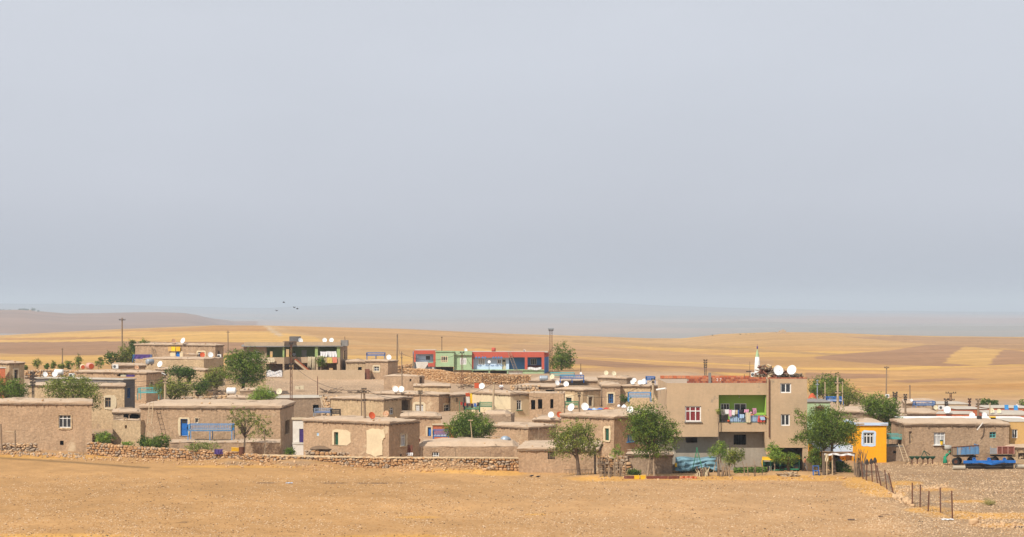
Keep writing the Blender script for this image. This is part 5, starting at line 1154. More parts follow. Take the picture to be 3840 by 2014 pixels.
# ---------------- tanks, drums, air conditioners ----------------
def drum(name, label, cat, px0, px1, py0, py1, Y, mk, axis='x', endm=None, legs=True, ribs=False, L_=None, rz=0):
    c = W((px0 + px1) / 2, (py0 + py1) / 2, Y); wd = (px1 - px0) * Y / F; ht = (py1 - py0) * Y / F; r = ht / 2 * .97; ln = L_ or wd
    t = thing(name, label, cat, (c.x, c.y, c.z - ht / 2)); mb = MB()
    prof = [(0, -ln / 2), (r * .75, -ln / 2), (r, -ln / 2 + .06)] + ([(r * (1.04 if k % 2 else .98), -ln / 2 + .06 + (ln - .12) * k / 8) for k in range(1, 8)] if ribs else []) + [(r, ln / 2 - .06), (r * .75, ln / 2), (0, ln / 2)]
    mb.lathe((0, 0, 0), prof, 18, axis='x' if axis == 'x' else axis)
    from mathutils import Euler
    e = Euler((0, 0, rz)).to_matrix(); mb.v = [tuple(e @ Vector(v) + c) for v in mb.v]; mb.build('barrel', M[mk], t, smooth=True)
    if endm:
        mb = MB(); mb.lathe((0, 0, 0), [(0, -ln / 2 - .02), (r * .78, -ln / 2 - .02), (r * .78, -ln / 2 + .02)], 16, axis=axis); mb.v = [tuple(e @ Vector(v) + c) for v in mb.v]; mb.build('opening', M[endm], t)
    if legs:
        for s_ in (-.3, .3): mb = MB(); d_ = e @ Vector((s_ * ln if axis == 'x' else s_, 0, 0)); mb.box((c.x + d_.x, c.y + d_.y, c.z - ht / 2 - .02), (.1, r * 1.1, .22)); mb.build('leg', M['rust'], t)
    return t
drum('water_tank', 'white horizontal water tank behind two white dishes at left', 'water tank', 204, 237, 1385, 1407, 256, 'white')
drum('water_tank', 'round grey water tank seen end on below the skyline house', 'water tank', 549, 575, 1346, 1367, 294, 'tank', rz=.9, L_=1.1)
drum('water_tank', 'white ribbed water tank below the big dark tree', 'water tank', 850, 885, 1453, 1480, 229, 'white', ribs=True)
drum('water_tank', 'blue grey cylinder tank on the widest earth roof', 'water tank', 2023, 2055, 1408, 1431, 306, 'tank', ribs=True)
drum('oil_drum', 'red mouthed cream drum on the left roofs', 'drum', 300, 320, 1366, 1386, 290, 'dishcream', 'y', 'dishorange', False, L_=.9, rz=.25)
drum('oil_drum', 'larger faded pink drum with a red mouth on the left roofs', 'drum', 322, 352, 1360, 1386, 291, 'pinktank', 'y', 'dishorange', False, L_=1.3, rz=.5)
drum('water_drum', 'upright red drum on the red veranda roof', 'drum', 1845, 1857, 1303, 1319, 332, 'red', 'z', None, False, L_=.62)
def ac(px0, py0, px1, py1, Y, label):
    c = W((px0 + px1) / 2, (py0 + py1) / 2, Y); wd = (px1 - px0) * Y / F; ht = (py1 - py0) * Y / F
    t = thing('air_conditioner', label, 'air conditioner', (c.x, c.y, c.z - ht / 2), 'outdoor air conditioner units'); mb = MB(); mb.box(c + Vector((0, .17, 0)), (wd, .34, ht)); mb.build('case', M['white'], t)
    mb = MB(); mb.lathe(c + Vector((-wd * .14, -.01, 0)), [(0, 0), (ht * .36, 0), (ht * .36, .03)], 14, axis='y'); fo_ = mb.build('fan', M['dark'], t)
    mb = MB()
    for k in range(3): mb.lathe(c + Vector((-wd * .14, -.03, 0)), [(ht * .1 * (k + 1), 0), (ht * .1 * (k + 1) + .012, 0)], 14, axis='y')
    mb.build('grille', M['tank'], fo_)
ac(258, 1400, 278, 1416, 256, 'white unit on the white edged block house roof'); ac(422, 1367, 443, 1382, 280, 'white unit at the left end of the wide earth roof')
ac(815, 1329, 829, 1344, 306, 'white unit at the right end below the skyline house'); ac(3520, 1521, 3542, 1536, 240, 'large white unit between the two cream dishes at right')
ac(3322, 1479, 3335, 1491, 236, 'small white unit above the dark right hand tree'); ac(2817, 1397, 2832, 1413, 201, 'white unit beside the white minaret'); ac(1963, 1312, 1970, 1320, 331, 'small white unit on the red arcade roof')

# ---------------- minaret, wood pile, roof clutter ----------------
Ym = 252; mt = thing('minaret', 'slim white minaret with a green cone behind the concrete house', 'minaret', W(2840, 1600, Ym)); cx = W(2840, 1350, Ym)
def zz(py): return zof(py, Ym) - cx.z
k_ = Ym / F
mb = MB(); mb.lathe(cx, [(11 * k_, -cx.z - .3), (11 * k_, zz(1415)), (10.8 * k_, zz(1372)), (9.6 * k_, zz(1358)), (7 * k_, zz(1338)), (0, zz(1338))], 16); mb.build('shaft', M['white'], mt, smooth=True)
mb = MB(); mb.lathe(cx, [(7.2 * k_, zz(1338)), (6.6 * k_, zz(1333)), (1.3 * k_, zz(1310)), (0, zz(1308))], 16); mb.build('cone', M['lgreen'], mt)
mb = MB(); mb.lathe(cx, [(0, zz(1310)), (2 * k_, zz(1308)), (3 * k_, zz(1303)), (2 * k_, zz(1299)), (.6 * k_, zz(1297)), (.4 * k_, zz(1290))], 10); mb.build('finial', M['purple'], mt)
def log_pile(label, pts, n, Lr=(.5, 1.3), mks=('bark', 'wood', 'palewood'), r=.045, seed=1, name='wood_pile'):
    """pts: list of heap lobes (centre, radius xyz)"""
    rr = random.Random(seed); t = thing(name, label, 'wood pile', pts[0][0]); base = WL[t.name]; protos = []
    for mk in mks:
        mb = MB(); mb.tube([(-.5, 0, 0), (0, .03, .02), (.5, 0, 0)], [1, .9, .8], 5); mb.v = [(v[0], v[1] * r, v[2] * r) for v in mb.v]; me = bpy.data.meshes.new('log'); me.from_pydata(mb.v, [], mb.f); me.materials.append(M[mk]); protos.append(me)
    rest = []
    for k in range(n):
        c, s_ = rr.choice(pts); a = rr.uniform(0, 6.28); q = rr.random() ** .5; h = rr.random()
        p = Vector((c[0] + s_[0] * q * math.cos(a), c[1] + s_[1] * q * math.sin(a), c[2] + s_[2] * h * (1 - q * q))); ln = rr.uniform(*Lr); th = rr.uniform(.7, 1.6)
        o = link(bpy.data.objects.new('log', rr.choice(protos))); o.parent = t; o.location = p - base; o.rotation_euler = (rr.uniform(-.4, .4), rr.uniform(-.5, .5), rr.uniform(-1.2, 1.2)); o.scale = (ln, th, th)
    return t
zt_ = zof(1418, 191)
log_pile('big dark firewood heap behind the huge roof dishes', [((22.9, 193.6, zt_ - .1), (.8, 1.2, 1.3)), ((23.4, 194.2, zt_ - .1), (.8, 1.2, 1.3)), ((24.4, 194.4, zt_), (1.0, 1.0, .8)), ((25.7, 193.0, zt_), (.45, .8, .4))], 340, (.3, .8), ('bark', 'bark', 'wood', 'palewood', 'brownrug'), r=.075, seed=4)
log_pile('chopped logs in the niche of the low store at the right edge', [((W(3830, 1716, 201.1)), (.5, .3, .5))], 24, (.3, .6), ('palewood', 'wood'), .08, 6)
log_pile('thin brushwood lying on the earth slope above the flat mud roof', [(G(1350, 1474), (1.8, .8, .2))], 30, (.8, 2.0), ('wood', 'bark'), .035, 8)
log_pile('bundle of poles at the rim of the slate coloured roof', [(G(1240, 1474), (1.5, .4, .15))], 14, (2, 3.5), ('wood', 'bark'), .05, 9)
log_pile('broken branches on the mud roof beside the brown panel', [(on('H15', 1750, 1452), (.9, .8, .45))], 30, (.5, 1.2), ('bark', 'wood'), .04, 10)
log_pile('brushwood heap by the fallen end of the leaning wooden ladder', [(G(1490, 1466) if False else W(830, 1470, 232), (1.4, .8, .5))], 36, (.6, 1.6), ('wood', 'bark'), .035, 11)
def simple(name, label, cat, mk, *boxes, group=None):
    mb = MB()
    for b in boxes: pbox(mb, *b)
    return tag(mb.build(name, M[mk]), label, cat, group)
simple('roof_panel', 'brown sheet leaning beside the white dish behind the cream wall', 'panel', 'dishorange', (1779, 1436, 1796, 1456, 256, .06))
simple('crate', 'dark crate behind the pair of printed dishes', 'crate', 'dark', (3666, 1560, 3682, 1574, 206, .4)); 
bk = thing('water_cooler', 'black box with a yellow lid on the brown house roof', 'box', W(3726, 1583, 206)); part(bk, 'case', 'dark', (3716, 1566, 3734, 1583, 206, .5)); part(bk, 'lid', 'plastyellow', (3714, 1562.5, 3735, 1565.8, 205.9, .6)); part(bk, 'side_panel', 'white', (3711, 1566, 3715.8, 1583, 206.1, .4))
pt_ = thing('flower_bucket', 'yellow bucket with a dark rim hanging at the lace curtained window', 'bucket', W(3531, 1669, 201.6)); mb = MB(); c = W(3531, 1660, 201.7); mb.lathe(c, [(.11, -.2), (.15, .16)], 12); mb.build('bucket_body', M['plastyellow'], pt_); mb = MB(); mb.lathe(c, [(.155, .14), (.16, .24), (.02, .26)], 12); mb.build('bucket_rim', M['dkgreen'], pt_)
mb = MB(); mb.tube([W(3664, 1613, 201.3), W(3672, 1603, 201.3), W(3682, 1590, 201.6), W(3688, 1585, 202.2)], .055, 8); tag(mb.build('rain_spout', M['whitewall']), 'bent pale rain spout on the wide brown house', 'spout')
mb = MB(); mb.tube([W(1307, 1591, 202.2), W(1345, 1582, 203.2)], .07, 8); tag(mb.build('rain_spout', M['whitewall']), 'straight white rain spout by the tall leaning pole', 'spout')
for px, py, Y, lb in ((1532, 1655, 204, 'small orange pot at the corner of the low rounded house'),):
    mb = MB(); mb.lathe(W(px + 40, py - 4, Y), [(.06, -.15), (.13, 0), (.09, .14), (0, .15)], 10); tag(mb.build('clay_pot', M['dishorange']), lb, 'pot')
mb = MB(); mb.sheet(lambda a, b: W(3031 + 34 * a, 1500 - (26 * math.sin(math.pi * min(1, a * .9 + .1)) * (1 - abs(b - .5) * 1.2)), 222 + 3 * b), 8, 6); tag(mb.build('sack_heap', M['dishorange']), 'orange red heap of sacks right beside the concrete house', 'sacks')
for k, (px, py, s_) in enumerate(((1478, 1452, .45), (1497, 1453, .42))):
    o = link(bpy.data.objects.new('boulder', STONE_MESH['stone2'][k])); o.location = W(px, py, 263); o.scale = (s_ * 1.4, s_, s_); tag(o, ('left' if k == 0 else 'right') + ' rounded pale rock above the touching pair of dishes', 'rock')
# plank boards and bedding on the block house roof
simple('cushion', 'cream cushion on the white edged block roof', 'cushion', 'creamcloth', (452, 1406, 472, 1412, 252.5, .5)); simple('cushion', 'purple striped cushion on the white edged block roof', 'cushion', 'purple', (474, 1406, 503, 1413, 252.4, .5))
simple('cloth_stack', 'pale folded quilts on the earth slope below the green house', 'bedding', 'creamcloth', (1106, 1449, 1122, 1460, 292, .6), (1123, 1447, 1139, 1460, 292.1, .6))
for k, (px, c_) in enumerate(((2210, 'bluecloth'), (2228, 'ltbluecloth'), (2250, 'bluecloth'), (2276, 'redcloth'), (2292, 'stone2'))):
    q = on('H22', px, 1531); mb = MB(); mb.sheet(lambda a, b: q + Vector((a * .7 - .35, b * .5, .02 + .16 * math.sin(math.pi * a) * math.sin(math.pi * b) + .04 * math.sin(a * 17 + b * 9 + k))), 7, 5); tag(mb.build('drying_cloth', M[c_]), ['dark blue bundle nearest the big dish pair', 'light blue bundle on the green shuttered roof', 'second dark blue bundle on that roof', 'red bundle on the green shuttered roof', 'tan bundle at the right of the roof bundles'][k], 'cloth')
q = on('H22', 2333, 1530); mb = MB(); rr = random.Random(5)
for k in range(5): mb.lathe(q + Vector((rr.uniform(-.35, .35), rr.uniform(-.2, .2), .14 + .1 * (k % 2))), [(0, -.16), (.13, -.1), (.17, 0), (.11, .13), (0, .17)], 9)
tag(mb.build('sacks', M['whitecloth'], smooth=True), 'small heap of white sacks left of the twin trunk tree', 'sacks')

# ---------------- ladders ----------------
def ladder(label, p0, p1, wd, n, mk='wood', side=(1, 0, 0), r=.035):
    t = thing('ladder', label, 'ladder', p0, 'wooden ladders'); p0, p1 = Vector(p0), Vector(p1); s_ = Vector(side) * wd / 2
    for sg in (-1, 1): mb = MB(); mb.tube([p0 + s_ * sg, p1 + s_ * sg * .85], r, 6); mb.build('rail', M[mk], t)
    for k in range(n): q = p0 + (p1 - p0) * ((k + .6) / n); mb = MB(); mb.tube([q - s_ * 1.1, q + s_ * 1.1], r * .8, 5); mb.build('rung', M[mk], t)
    return t
ladder('ladder lying on its side along the front mud wall', W(2116, 1770, 187.3), W(2223, 1770, 187.5), .42, 9, 'wood', (0, 0.1, 1), .03)
ladder('pale ladder leaning by the teal bed frame', W(3400, 1731, 199.2), W(3377, 1665, 200.7), .46, 7, 'palewood')
ladder('dark ladder on the wall left of the green shutters', W(2236, 1640, 203.6), W(2253, 1549, 204.2), .42, 12, 'wood')
ladder('short ladder at the left end of the long blue door house', W(560, 1592, 211), W(568, 1508, 212.2), .42, 7, 'palewood')
ladder('thin ladder against the skyline house', W(579, 1338, 319.5), W(573, 1290, 320.9), .5, 8, 'wood')
ladder('long pale ladder leaning over the slate coloured house', W(1222, 1533, 236), W(1202, 1480, 240), .35, 8, 'palewood')
ladder('plank ladder across the red and blue arcade', W(1938, 1396, 327.5), W(1909, 1320, 329.6), .5, 12, 'wood')
ladder('crooked ladder at the gable of the pale house behind the lamp', W(508, 1482, 268), W(504, 1440, 270), .4, 6, 'wood')

# ---------------- poles, lattice masts, wires ----------------
def pole(label, px_b, py_b, px_t, py_t, Y, mk='wood', r=.12, arms=(), ins=True, name='utility_pole', lean=0):
    b = W(px_b, py_b, Y); tp = W(px_t, py_t, Y); b.z = min(b.z, gz(b.x, b.y)) - .2 if py_b > 1300 else b.z
    t = thing(name, label, 'utility pole', b, 'utility poles'); mb = MB(); mb.tube([b, (b + tp) / 2, tp], [r * 1.15, r, r * .75], 8); mb.build('shaft', M[mk], t)
    for a in arms:
        py, hw = a[0], a[1]; s_ = (py - py_t) / max(1, (py_b - py_t)); c = W(px_t + (px_b - px_t) * s_, py, Y - .12); h_ = hw * Y / F
        mb = MB(); mb.bar(c + Vector((-h_, 0, 0)), c + Vector((h_, 0, 0)), .09); am = mb.build('cross_arm', M[a[2] if len(a) > 2 else mk], t)
        if ins:
            for q in (-.92, -.45, .45, .92): mb = MB(); mb.lathe(c + Vector((h_ * q, 0, .1)), [(.0, .1), (.05, .08), (.03, .02), (.06, -.02), (.02, -.08)], 7); mb.build('insulator', M['dark'], am)
    return t
def lattice(label, px, py_b, py_t, Y, w0, w1, mk='rust', arms=(), seg=9, foot=None, name='lattice_mast'):
    b = W(px, py_b, Y); tp = W(px, py_t, Y); gzb = min(b.z, gz(b.x, b.y)); b.z = gzb if py_b > 1400 else b.z
    t = thing(name, label, 'lattice mast', b, 'lattice masts'); h0, h1 = w0 / 2, w1 / 2
    def cor(s_, i): h = h0 + (h1 - h0) * s_; return Vector((b.x + (h if i in (1, 2) else -h), b.y + (h if i > 1 else -h), b.z + (tp.z - b.z) * s_))
    for i in range(4): mb = MB(); mb.bar(cor(0, i), cor(1, i), .05); mb.build('leg', M[mk], t)
    mb = MB()
    for k in range(seg):
        for i in range(4):
            a, c = cor(k / seg, i), cor((k + 1) / seg, (i + 1) % 4); mb.bar(a, c, .022); mb.bar(cor(k / seg, i), cor(k / seg, (i + 1) % 4), .022)
    mb.build('bracing', M[mk], t)
    for py, hw in arms:
        c = W(px, py, Y); h_ = hw * Y / F; mb = MB(); mb.bar(c - Vector((h_, w0 / 2, 0)), c + Vector((h_, -w0 / 2, 0)), .08); am = mb.build('cross_arm', M['dark'], t)
        for q in (-.9, -.5, .5, .9): mb = MB(); mb.lathe(c + Vector((h_ * q, -w0 / 2, .1)), [(0, .1), (.06, .06), (.03, .0), (.07, -.05), (0, -.1)], 7); mb.build('insulator', M['dark'], am)
    return t
pole('tall leaning wooden pole before the cream plastered house', 1373, 1714, 1365, 1455, 202.6, 'wood', .13, ((1462, 9), (1474, 8), (1505, 6)))
pole('shorter thin pole just left of the tall leaning one', 1357, 1600, 1355, 1462, 209, 'wood', .07, ((1468, 5),), ins=False)
pole('tall floodlight pole rising above the left fields', 458, 1400, 458, 1192, 336, 'wood', .13, ((1200, 12, 'dark'),))
pole('thin wooden pole before the left brown field', 234, 1400, 234, 1304, 330, 'wood', .10, ((1310, 4),), ins=False)
pole('wooden pole behind the big dark tree', 855, 1330, 855, 1240, 345, 'wood', .10, ((1246, 6),), ins=False)
pole('pale pole with a white street lamp before the bushes', 620, 1500, 619, 1405, 228, 'palewood', .14, ((1422, 9), (1435, 9), (1410, 8)))
pole('short pole with a T top at the back of the blue door house', 729, 1506, 728, 1466, 222, 'palewood', .12, ((1467, 10), (1487, 9)), ins=False)
pole('bare wooden pole left of the painted houses', 1488, 1416, 1490, 1253, 322, 'wood', .12, ((1260, 3),), ins=False)
pole('thin pole with two cross arms left of the painted houses', 1508, 1460, 1506, 1318, 290, 'wood', .08, ((1326, 5), (1340, 5)), ins=False)
pole('thin dark aerial pole on the pale green house roof', 1657, 1318, 1657, 1263, 332, 'dark', .05, ((1265, 3),), ins=False, name='aerial_pole')
pole('pole with two cross arms before the pale window surround', 1577, 1552, 1576, 1464, 245, 'wood', .10, ((1470, 8), (1478, 8)))
pole('tall pole before the cream wall', 1847, 1580, 1852, 1432, 240, 'palewood', .12, ((1436, 3),), ins=False)
pole('pale stick with a crossbar leaning in the round tree', 1778, 1640, 1764, 1575, 205.5, 'palewood', .05, ((1576, 9),), ins=False)
pole('short pole with cross arms beside the green bed rail', 2173, 1536, 2172, 1474, 255, 'wood', .09, ((1478, 6), (1488, 5)))
pole('pale pole close to the left wall of the concrete house', 2449, 1560, 2449, 1422, 215, 'palewood', .13, ((1426, 6), (1438, 4)))
pole('slim wooden pole with a T top right of the concrete house', 3322, 1520, 3325, 1373, 300, 'wood', .10, ((1380, 9),))
pole('concrete pole with two long arms behind the front right tree', 3143, 1600, 3141, 1414, 222, 'palewood', .14, ((1436, 10), (1473, 11)))
pole('thin green grey pole left of the concrete pole', 3065, 1530, 3065, 1424, 235, 'tank', .07, ((1427, 4), (1442, 6)), ins=False)
pole('second thin stick pole between the right trees', 3094, 1530, 3094, 1432, 236, 'palewood', .07)
pole('third thin stick pole right of the concrete pole', 3160, 1540, 3159, 1430, 237, 'palewood', .06)
pole('pale wooden pole with small arms at the far right roofs', 3396, 1600, 3395, 1480, 228, 'wood', .12, ((1484, 6), (1494, 6), (1502, 5)))
pole('wooden pole left of the blue grey bed frame', 3412, 1520, 3412, 1444, 290, 'wood', .11, ((1448, 3),), ins=False)
pole('rust brown pole in the middle of the right roofs', 3636, 1545, 3636, 1496, 262, 'rust', .12, ((1499, 6), (1509, 5), (1522, 5)))
pole('grey pole between the pair of printed dishes', 3669, 1580, 3668, 1499, 232, 'wood', .14, ((1501, 9), (1519, 8)))
pole('crooked driftwood post right of the pair of printed dishes', 3703, 1560, 3713, 1510, 226, 'palewood', .07)
pole('dark aerial on the concrete house parapet', 2790, 1436, 2791, 1404, 195, 'dark', .03, name='aerial_pole'); pole('bent aerial rod beside the minaret', 2805, 1415, 2812, 1356, 196, 'dark', .02, ((1393, 10),), ins=False, name='aerial_pole')
pole('short rod on the far right of the green house roof', 1294, 1282, 1293, 1262, 326, 'dark', .04, name='aerial_pole'); pole('thin red rod above the slate coloured roof', 1191, 1462, 1191, 1411, 262, 'rust', .05, name='aerial_pole')
lattice('tall dark lattice floodlight tower at the end of the painted row', 2066, 1404, 1236, 333, .42, .38, 'rust', ((1236, 9), (1240, 9)), 22)
lattice('rusty lattice mast before the green house wall', 1092, 1483, 1290, 236, .28, .14, 'rust', ((1290, 6), (1368, 7), (1382, 6)), 12)
lattice('dark multi armed mast at the far left', 124, 1500, 1397, 224, .2, .16, 'dark', ((1400, 9), (1412, 12), (1424, 12), (1436, 10), (1446, 9)), 8)
lattice('brown twin rail mast before the pale green house', 1733, 1440, 1322, 296, .34, .14, 'rust', ((1323, 8),), 8)
lattice('many armed mast far behind the concrete parapet', 2645, 1414, 1350, 330, .28, .24, 'dark', ((1352, 7), (1361, 7), (1370, 6), (1378, 6)), 6)
lattice('dark many armed mast between the right trees', 3356, 1560, 1474, 226, .2, .16, 'dark', ((1475, 9), (1484, 8), (1493, 8), (1501, 7)), 6)
lattice('six lamp cross mast on the right skyline', 3565, 1524, 1474, 280, .24, .18, 'rust', ((1474, 20), (1500, 14)), 5)
lattice('dark three armed mast left of the six lamp mast', 3548, 1540, 1498, 262, .18, .16, 'dark', ((1499, 9), (1510, 6), (1518, 6)), 4)
t = thing('floodlights', 'bank of floodlights on the tall lattice tower', 'floodlight', W(2066, 1232, 333))
for k in range(4): mb = MB(); mb.box(W(2058 + k * 5.5, 1233, 332.4), (.22, .25, .2), rx=.3); mb.build('lamp', M['tank'], t)
t = thing('street_lamp', 'white street lamp head on the pale pole', 'street lamp', W(616, 1402, 227.6)); mb = MB(); a = W(606, 1398, 227.5); b = W(620, 1404, 227.6); mb.bar(a, b, .16, .1); mb.build('lamp_head', M['white'], t); mb = MB(); mb.tube([b, W(620, 1410, 228)], .03, 5); mb.build('bracket', M['tank'], t)
def wire(label, a, b, sag=.5, r=.02):
    a, b = Vector(a), Vector(b); mb = MB(); mb.tube([a + (b - a) * (k / 14) - Vector((0, 0, sag * 4 * (k / 14) * (1 - k / 14))) for k in range(15)], r, 4, cap=False); tag(mb.build('power_cable', M['dark']), label, 'cable', 'overhead power cables')
wire('cable from the left mast to the street lamp pole, upper', W(134, 1412, 223.8), W(611, 1422, 227.8)); wire('cable from the left mast to the street lamp pole, lower', W(134, 1424, 223.8), W(611, 1435, 227.8), .8)
wire('cable from the street lamp pole to the short T pole', W(628, 1435, 227.8), W(719, 1467, 221.9), .3); wire('cable from the street lamp pole to the rusty mast, upper', W(628, 1422, 227.8), W(1086, 1368, 235.8), .9); wire('cable from the street lamp pole to the rusty mast, lower', W(628, 1435, 227.8), W(1086, 1382, 235.8), 1.0)
wire('cable from the concrete pole to the dark right mast, upper', W(3151, 1436, 221.8), W(3348, 1484, 225.8), .5); wire('cable from the concrete pole to the dark right mast, lower', W(3152, 1473, 221.8), W(3348, 1501, 225.8), .5)
wire('cable from the concrete pole towards the concrete house', W(3131, 1473, 221.8), W(3030, 1462, 196), .3); wire('cable from the dark right mast to the far right pole', W(3364, 1484, 225.8), W(3389, 1484, 227.8), .2)

# ---------------- trees and bushes ----------------
def tree(label, lobes, Y, n=2600, leaf=.16, mk='mid', trunks=((None, None),), tr=.16, bark='bark', name='tree', cat='tree', seed=0, group=None, depth=1.0, clump=.42, branches=10, base=None, up=.3, dens=1.0, split=.35):
    """lobes: (px, py, rx_px, ry_px); trunks: (px, py_base)"""
    rr = random.Random(seed or int(lobes[0][0])); s_ = Y / F; Ls = []
    for l in lobes: Ls.append((W(l[0], l[1], Y + (rr.uniform(-.5, .5) if len(lobes) > 1 else 0)), l[2] * s_ * 1.06, l[3] * s_ * 1.06))
    px_t = trunks[0][0] or lobes[0][0]; py_t = trunks[0][1]
    c0 = Ls[0][0]; bz = zof(py_t, Y) if py_t else gz(c0.x, Y)
    t = thing(name, label, cat, ((px_t - 1920) * s_, Y, bz), group); wts = [a * a * b for _, a, b in Ls]
    mb = MB(); n = int(n * 1.35); nc = max(8, int(n / 16))
    for k in range(nc):
        c, rx, rz_ = rr.choices(Ls, wts)[0]; d = Vector((rr.gauss(0, 1), rr.gauss(0, 1), rr.gauss(0, 1))).normalized(); q = rr.random() ** .42 * (1 + rr.uniform(-.14, .16))
        q *= 1.22 if rr.random() < .1 else 1.0
        cc = c + Vector((d.x * rx * q, d.y * rx * q * depth, d.z * rz_ * q)); ct = rr.random() ** 1.8; cr = clump * rr.uniform(.6, 1.3)
        for j in range(int(n / nc)):
            p = cc + Vector((rr.gauss(0, cr * .5), rr.gauss(0, cr * .5), rr.gauss(0, cr * .38))); nn = Vector((rr.gauss(0, .7), rr.gauss(0, .7) - .2, rr.gauss(0, .7) + up)).normalized()
            a = nn.orthogonal().normalized(); a.rotate(__import__('mathutils').Quaternion(nn, rr.uniform(0, 6.28))); b = nn.cross(a); L1 = leaf * rr.uniform(.6, 1.3); L2 = L1 * .5; bend = nn * (-L1 * .18)
            i = len(mb.v); mb.v += [tuple(p - a * L1 * .6 + bend), tuple(p - b * L2 * .55), tuple(p + a * L1 * .6 + bend), tuple(p + b * L2 * .55)]
            mb.f.append((i, i + 1, i + 2, i + 3)); mb.m.append(0); mb.t.append(min(1, max(0, ct * .75 + rr.random() * .3)))
    mb.build('crown', L[mk], t, tint=True)
    tb = MB(); ntr = len(trunks)
    for ti, tk in enumerate(trunks):
        pxb = tk[0] or lobes[0][0]; zb = zof(tk[1], Y) if tk[1] else bz; b = Vector(((pxb - 1920) * s_, Y, zb - .25)); main = Ls[ti % len(Ls)]; top = c0 + Vector((rr.uniform(-.2, .2) + (b.x - c0.x) * (.5 if ntr > 1 else .1), 0, -Ls[0][2] * .45))
        mid = b.lerp(top, .55) + Vector((rr.uniform(-.12, .12), rr.uniform(-.1, .1), 0)); r_ = tr if isinstance(tr, (int, float)) else tr[ti]
        tb.tube([b, b.lerp(mid, .5) + Vector((rr.uniform(-.04, .04), 0, 0)), mid, top], [r_ * 1.25, r_, r_ * .85, r_ * .6], 8)
        for k in range(max(2, branches // ntr)):
            c, rx, rz_ = rr.choices(Ls, wts)[0]; d = Vector((rr.gauss(0, 1), rr.gauss(0, 1), abs(rr.gauss(0, 1)))).normalized(); e_ = c + Vector((d.x * rx, d.y * rx * depth, d.z * rz_)) * rr.uniform(.5, .9); s0 = b.lerp(top, rr.uniform(.6, 1)) if top.z > b.z else b
            tb.tube([s0, s0.lerp(e_, .5) + Vector((rr.uniform(-.15, .15), rr.uniform(-.15, .15), rr.uniform(0, .25))), e_], [r_ * .45, r_ * .28, r_ * .08], 5)
    tb.build('trunk', M[bark], t); return t
def bush(label, lobes, Y, n=500, mk='mid', leaf=.14, **k): return tree(label, lobes, Y, n, leaf, mk, tr=k.pop('tr', .04), name=k.pop('name', 'bush'), cat='bush', branches=k.pop('branches', 5), clump=k.pop('clump', .25), **k)
tree('bright green fruit tree cut by the left edge', [(30, 1462, 72, 42), (-20, 1450, 50, 40), (75, 1475, 32, 30)], 226, 4200, .15, 'mid', seed=1)
tree('olive green tree above the roof of the big left house', [(270, 1455, 85, 45), (215, 1462, 52, 36), (330, 1470, 50, 45), (355, 1505, 28, 36)], 220, 5200, .15, 'olive', seed=2)
bush('dark spiky shrub beside the tall skyline poplars', [(418, 1345, 28, 26)], 322, 900, 'dark', .2, seed=3)
tree('light green poplar clump left of the skyline house', [(472, 1335, 26, 42), (455, 1350, 18, 26)], 324, 1700, .2, 'olive', seed=4)
tree('dark slim poplar against the skyline house', [(498, 1318, 13, 44)], 328, 900, .2, 'dark', seed=5)
tree('treetops showing over the skyline house roof', [(545, 1300, 34, 26)], 340, 900, .2, 'mid', seed=6)
for k, (px, py, a, b, mk, lb) in enumerate(((140, 1362, 16, 14, 'olive', 'leftmost round bush before the gold field'), (176, 1373, 8, 11, 'mid', 'small dark bush right of the leftmost round one'), (201, 1370, 8, 14, 'olive', 'thin upright bush before the gold field'), (228, 1374, 12, 12, 'olive', 'low bush by the thin wooden pole'), (258, 1368, 18, 17, 'mid', 'wide dark bush right of the thin wooden pole'), (294, 1358, 11, 26, 'mid', 'tall pointed bush left of the red mouthed drum'), (372, 1360, 18, 16, 'mid', 'dark bush right of the pink drum'), (94, 1378, 9, 16, 'olive', 'dim bush behind the arched window house'))):
    bush(lb, [(px, py, a, b)], 322, 380, mk, .18, seed=10 + k)
tree('dark grapevine arbour beside the street lamp', [(672, 1393, 48, 18), (712, 1405, 22, 26)], 262, 2200, .16, 'dark', seed=20, name='grapevine')
tree('olive shrub thicket behind the pale street lamp pole', [(640, 1455, 55, 38), (690, 1462, 40, 34), (590, 1450, 22, 24)], 233, 3600, .14, 'olive', seed=21)
tree('dark low tree above the short T pole', [(748, 1455, 34, 32)], 236, 1600, .14, 'dark', seed=22)
tree('mid green tree left of the big dark tree', [(810, 1412, 46, 34), (790, 1435, 40, 26), (840, 1395, 26, 24)], 248, 3200, .14, 'olive', seed=23)
tree('big dark leafy tree before the green house', [(920, 1375, 75, 55), (960, 1405, 42, 44), (880, 1340, 42, 34), (950, 1335, 40, 26), (915, 1425, 46, 26)], 246, 8000, .16, 'mid', ((906, 1478),), .2, seed=24)
tree('small light green tree on the blue door house skyline', [(985, 1480, 34, 30), (1020, 1490, 20, 18), (955, 1492, 24, 18)], 221, 2000, .14, 'lime', seed=25)
tree('airy young tree before the long blue bed', [(925, 1590, 60, 40), (905, 1560, 48, 34), (975, 1580, 42, 32), (880, 1575, 38, 26), (930, 1625, 44, 22)], 204.8, 2000, .12, 'olive', ((913, 1700),), .09, seed=26, clump=.22, branches=26)
tree('thin sapling right of the airy young tree', [(992, 1600, 16, 34), (1010, 1620, 16, 14)], 203.8, 260, .13, 'olive', ((990, 1712),), .045, seed=27, clump=.2, bark='palebark')
bush('leafy bush at the stone wall beside the big left house', [(393, 1640, 30, 20), (372, 1655, 20, 12)], 210.5, 900, 'lime', seed=28)
bush('low weeds before the square mud hut', [(478, 1668, 24, 10)], 209.5, 380, 'lime', seed=29)
bush('dark bush at the corner of the square mud hut', [(545, 1660, 26, 24)], 209.6, 1000, 'dark', seed=30)
bush('fresh green bush by the terrace steps', [(600, 1658, 38, 28), (572, 1664, 26, 20)], 209, 1600, 'mid', seed=31)
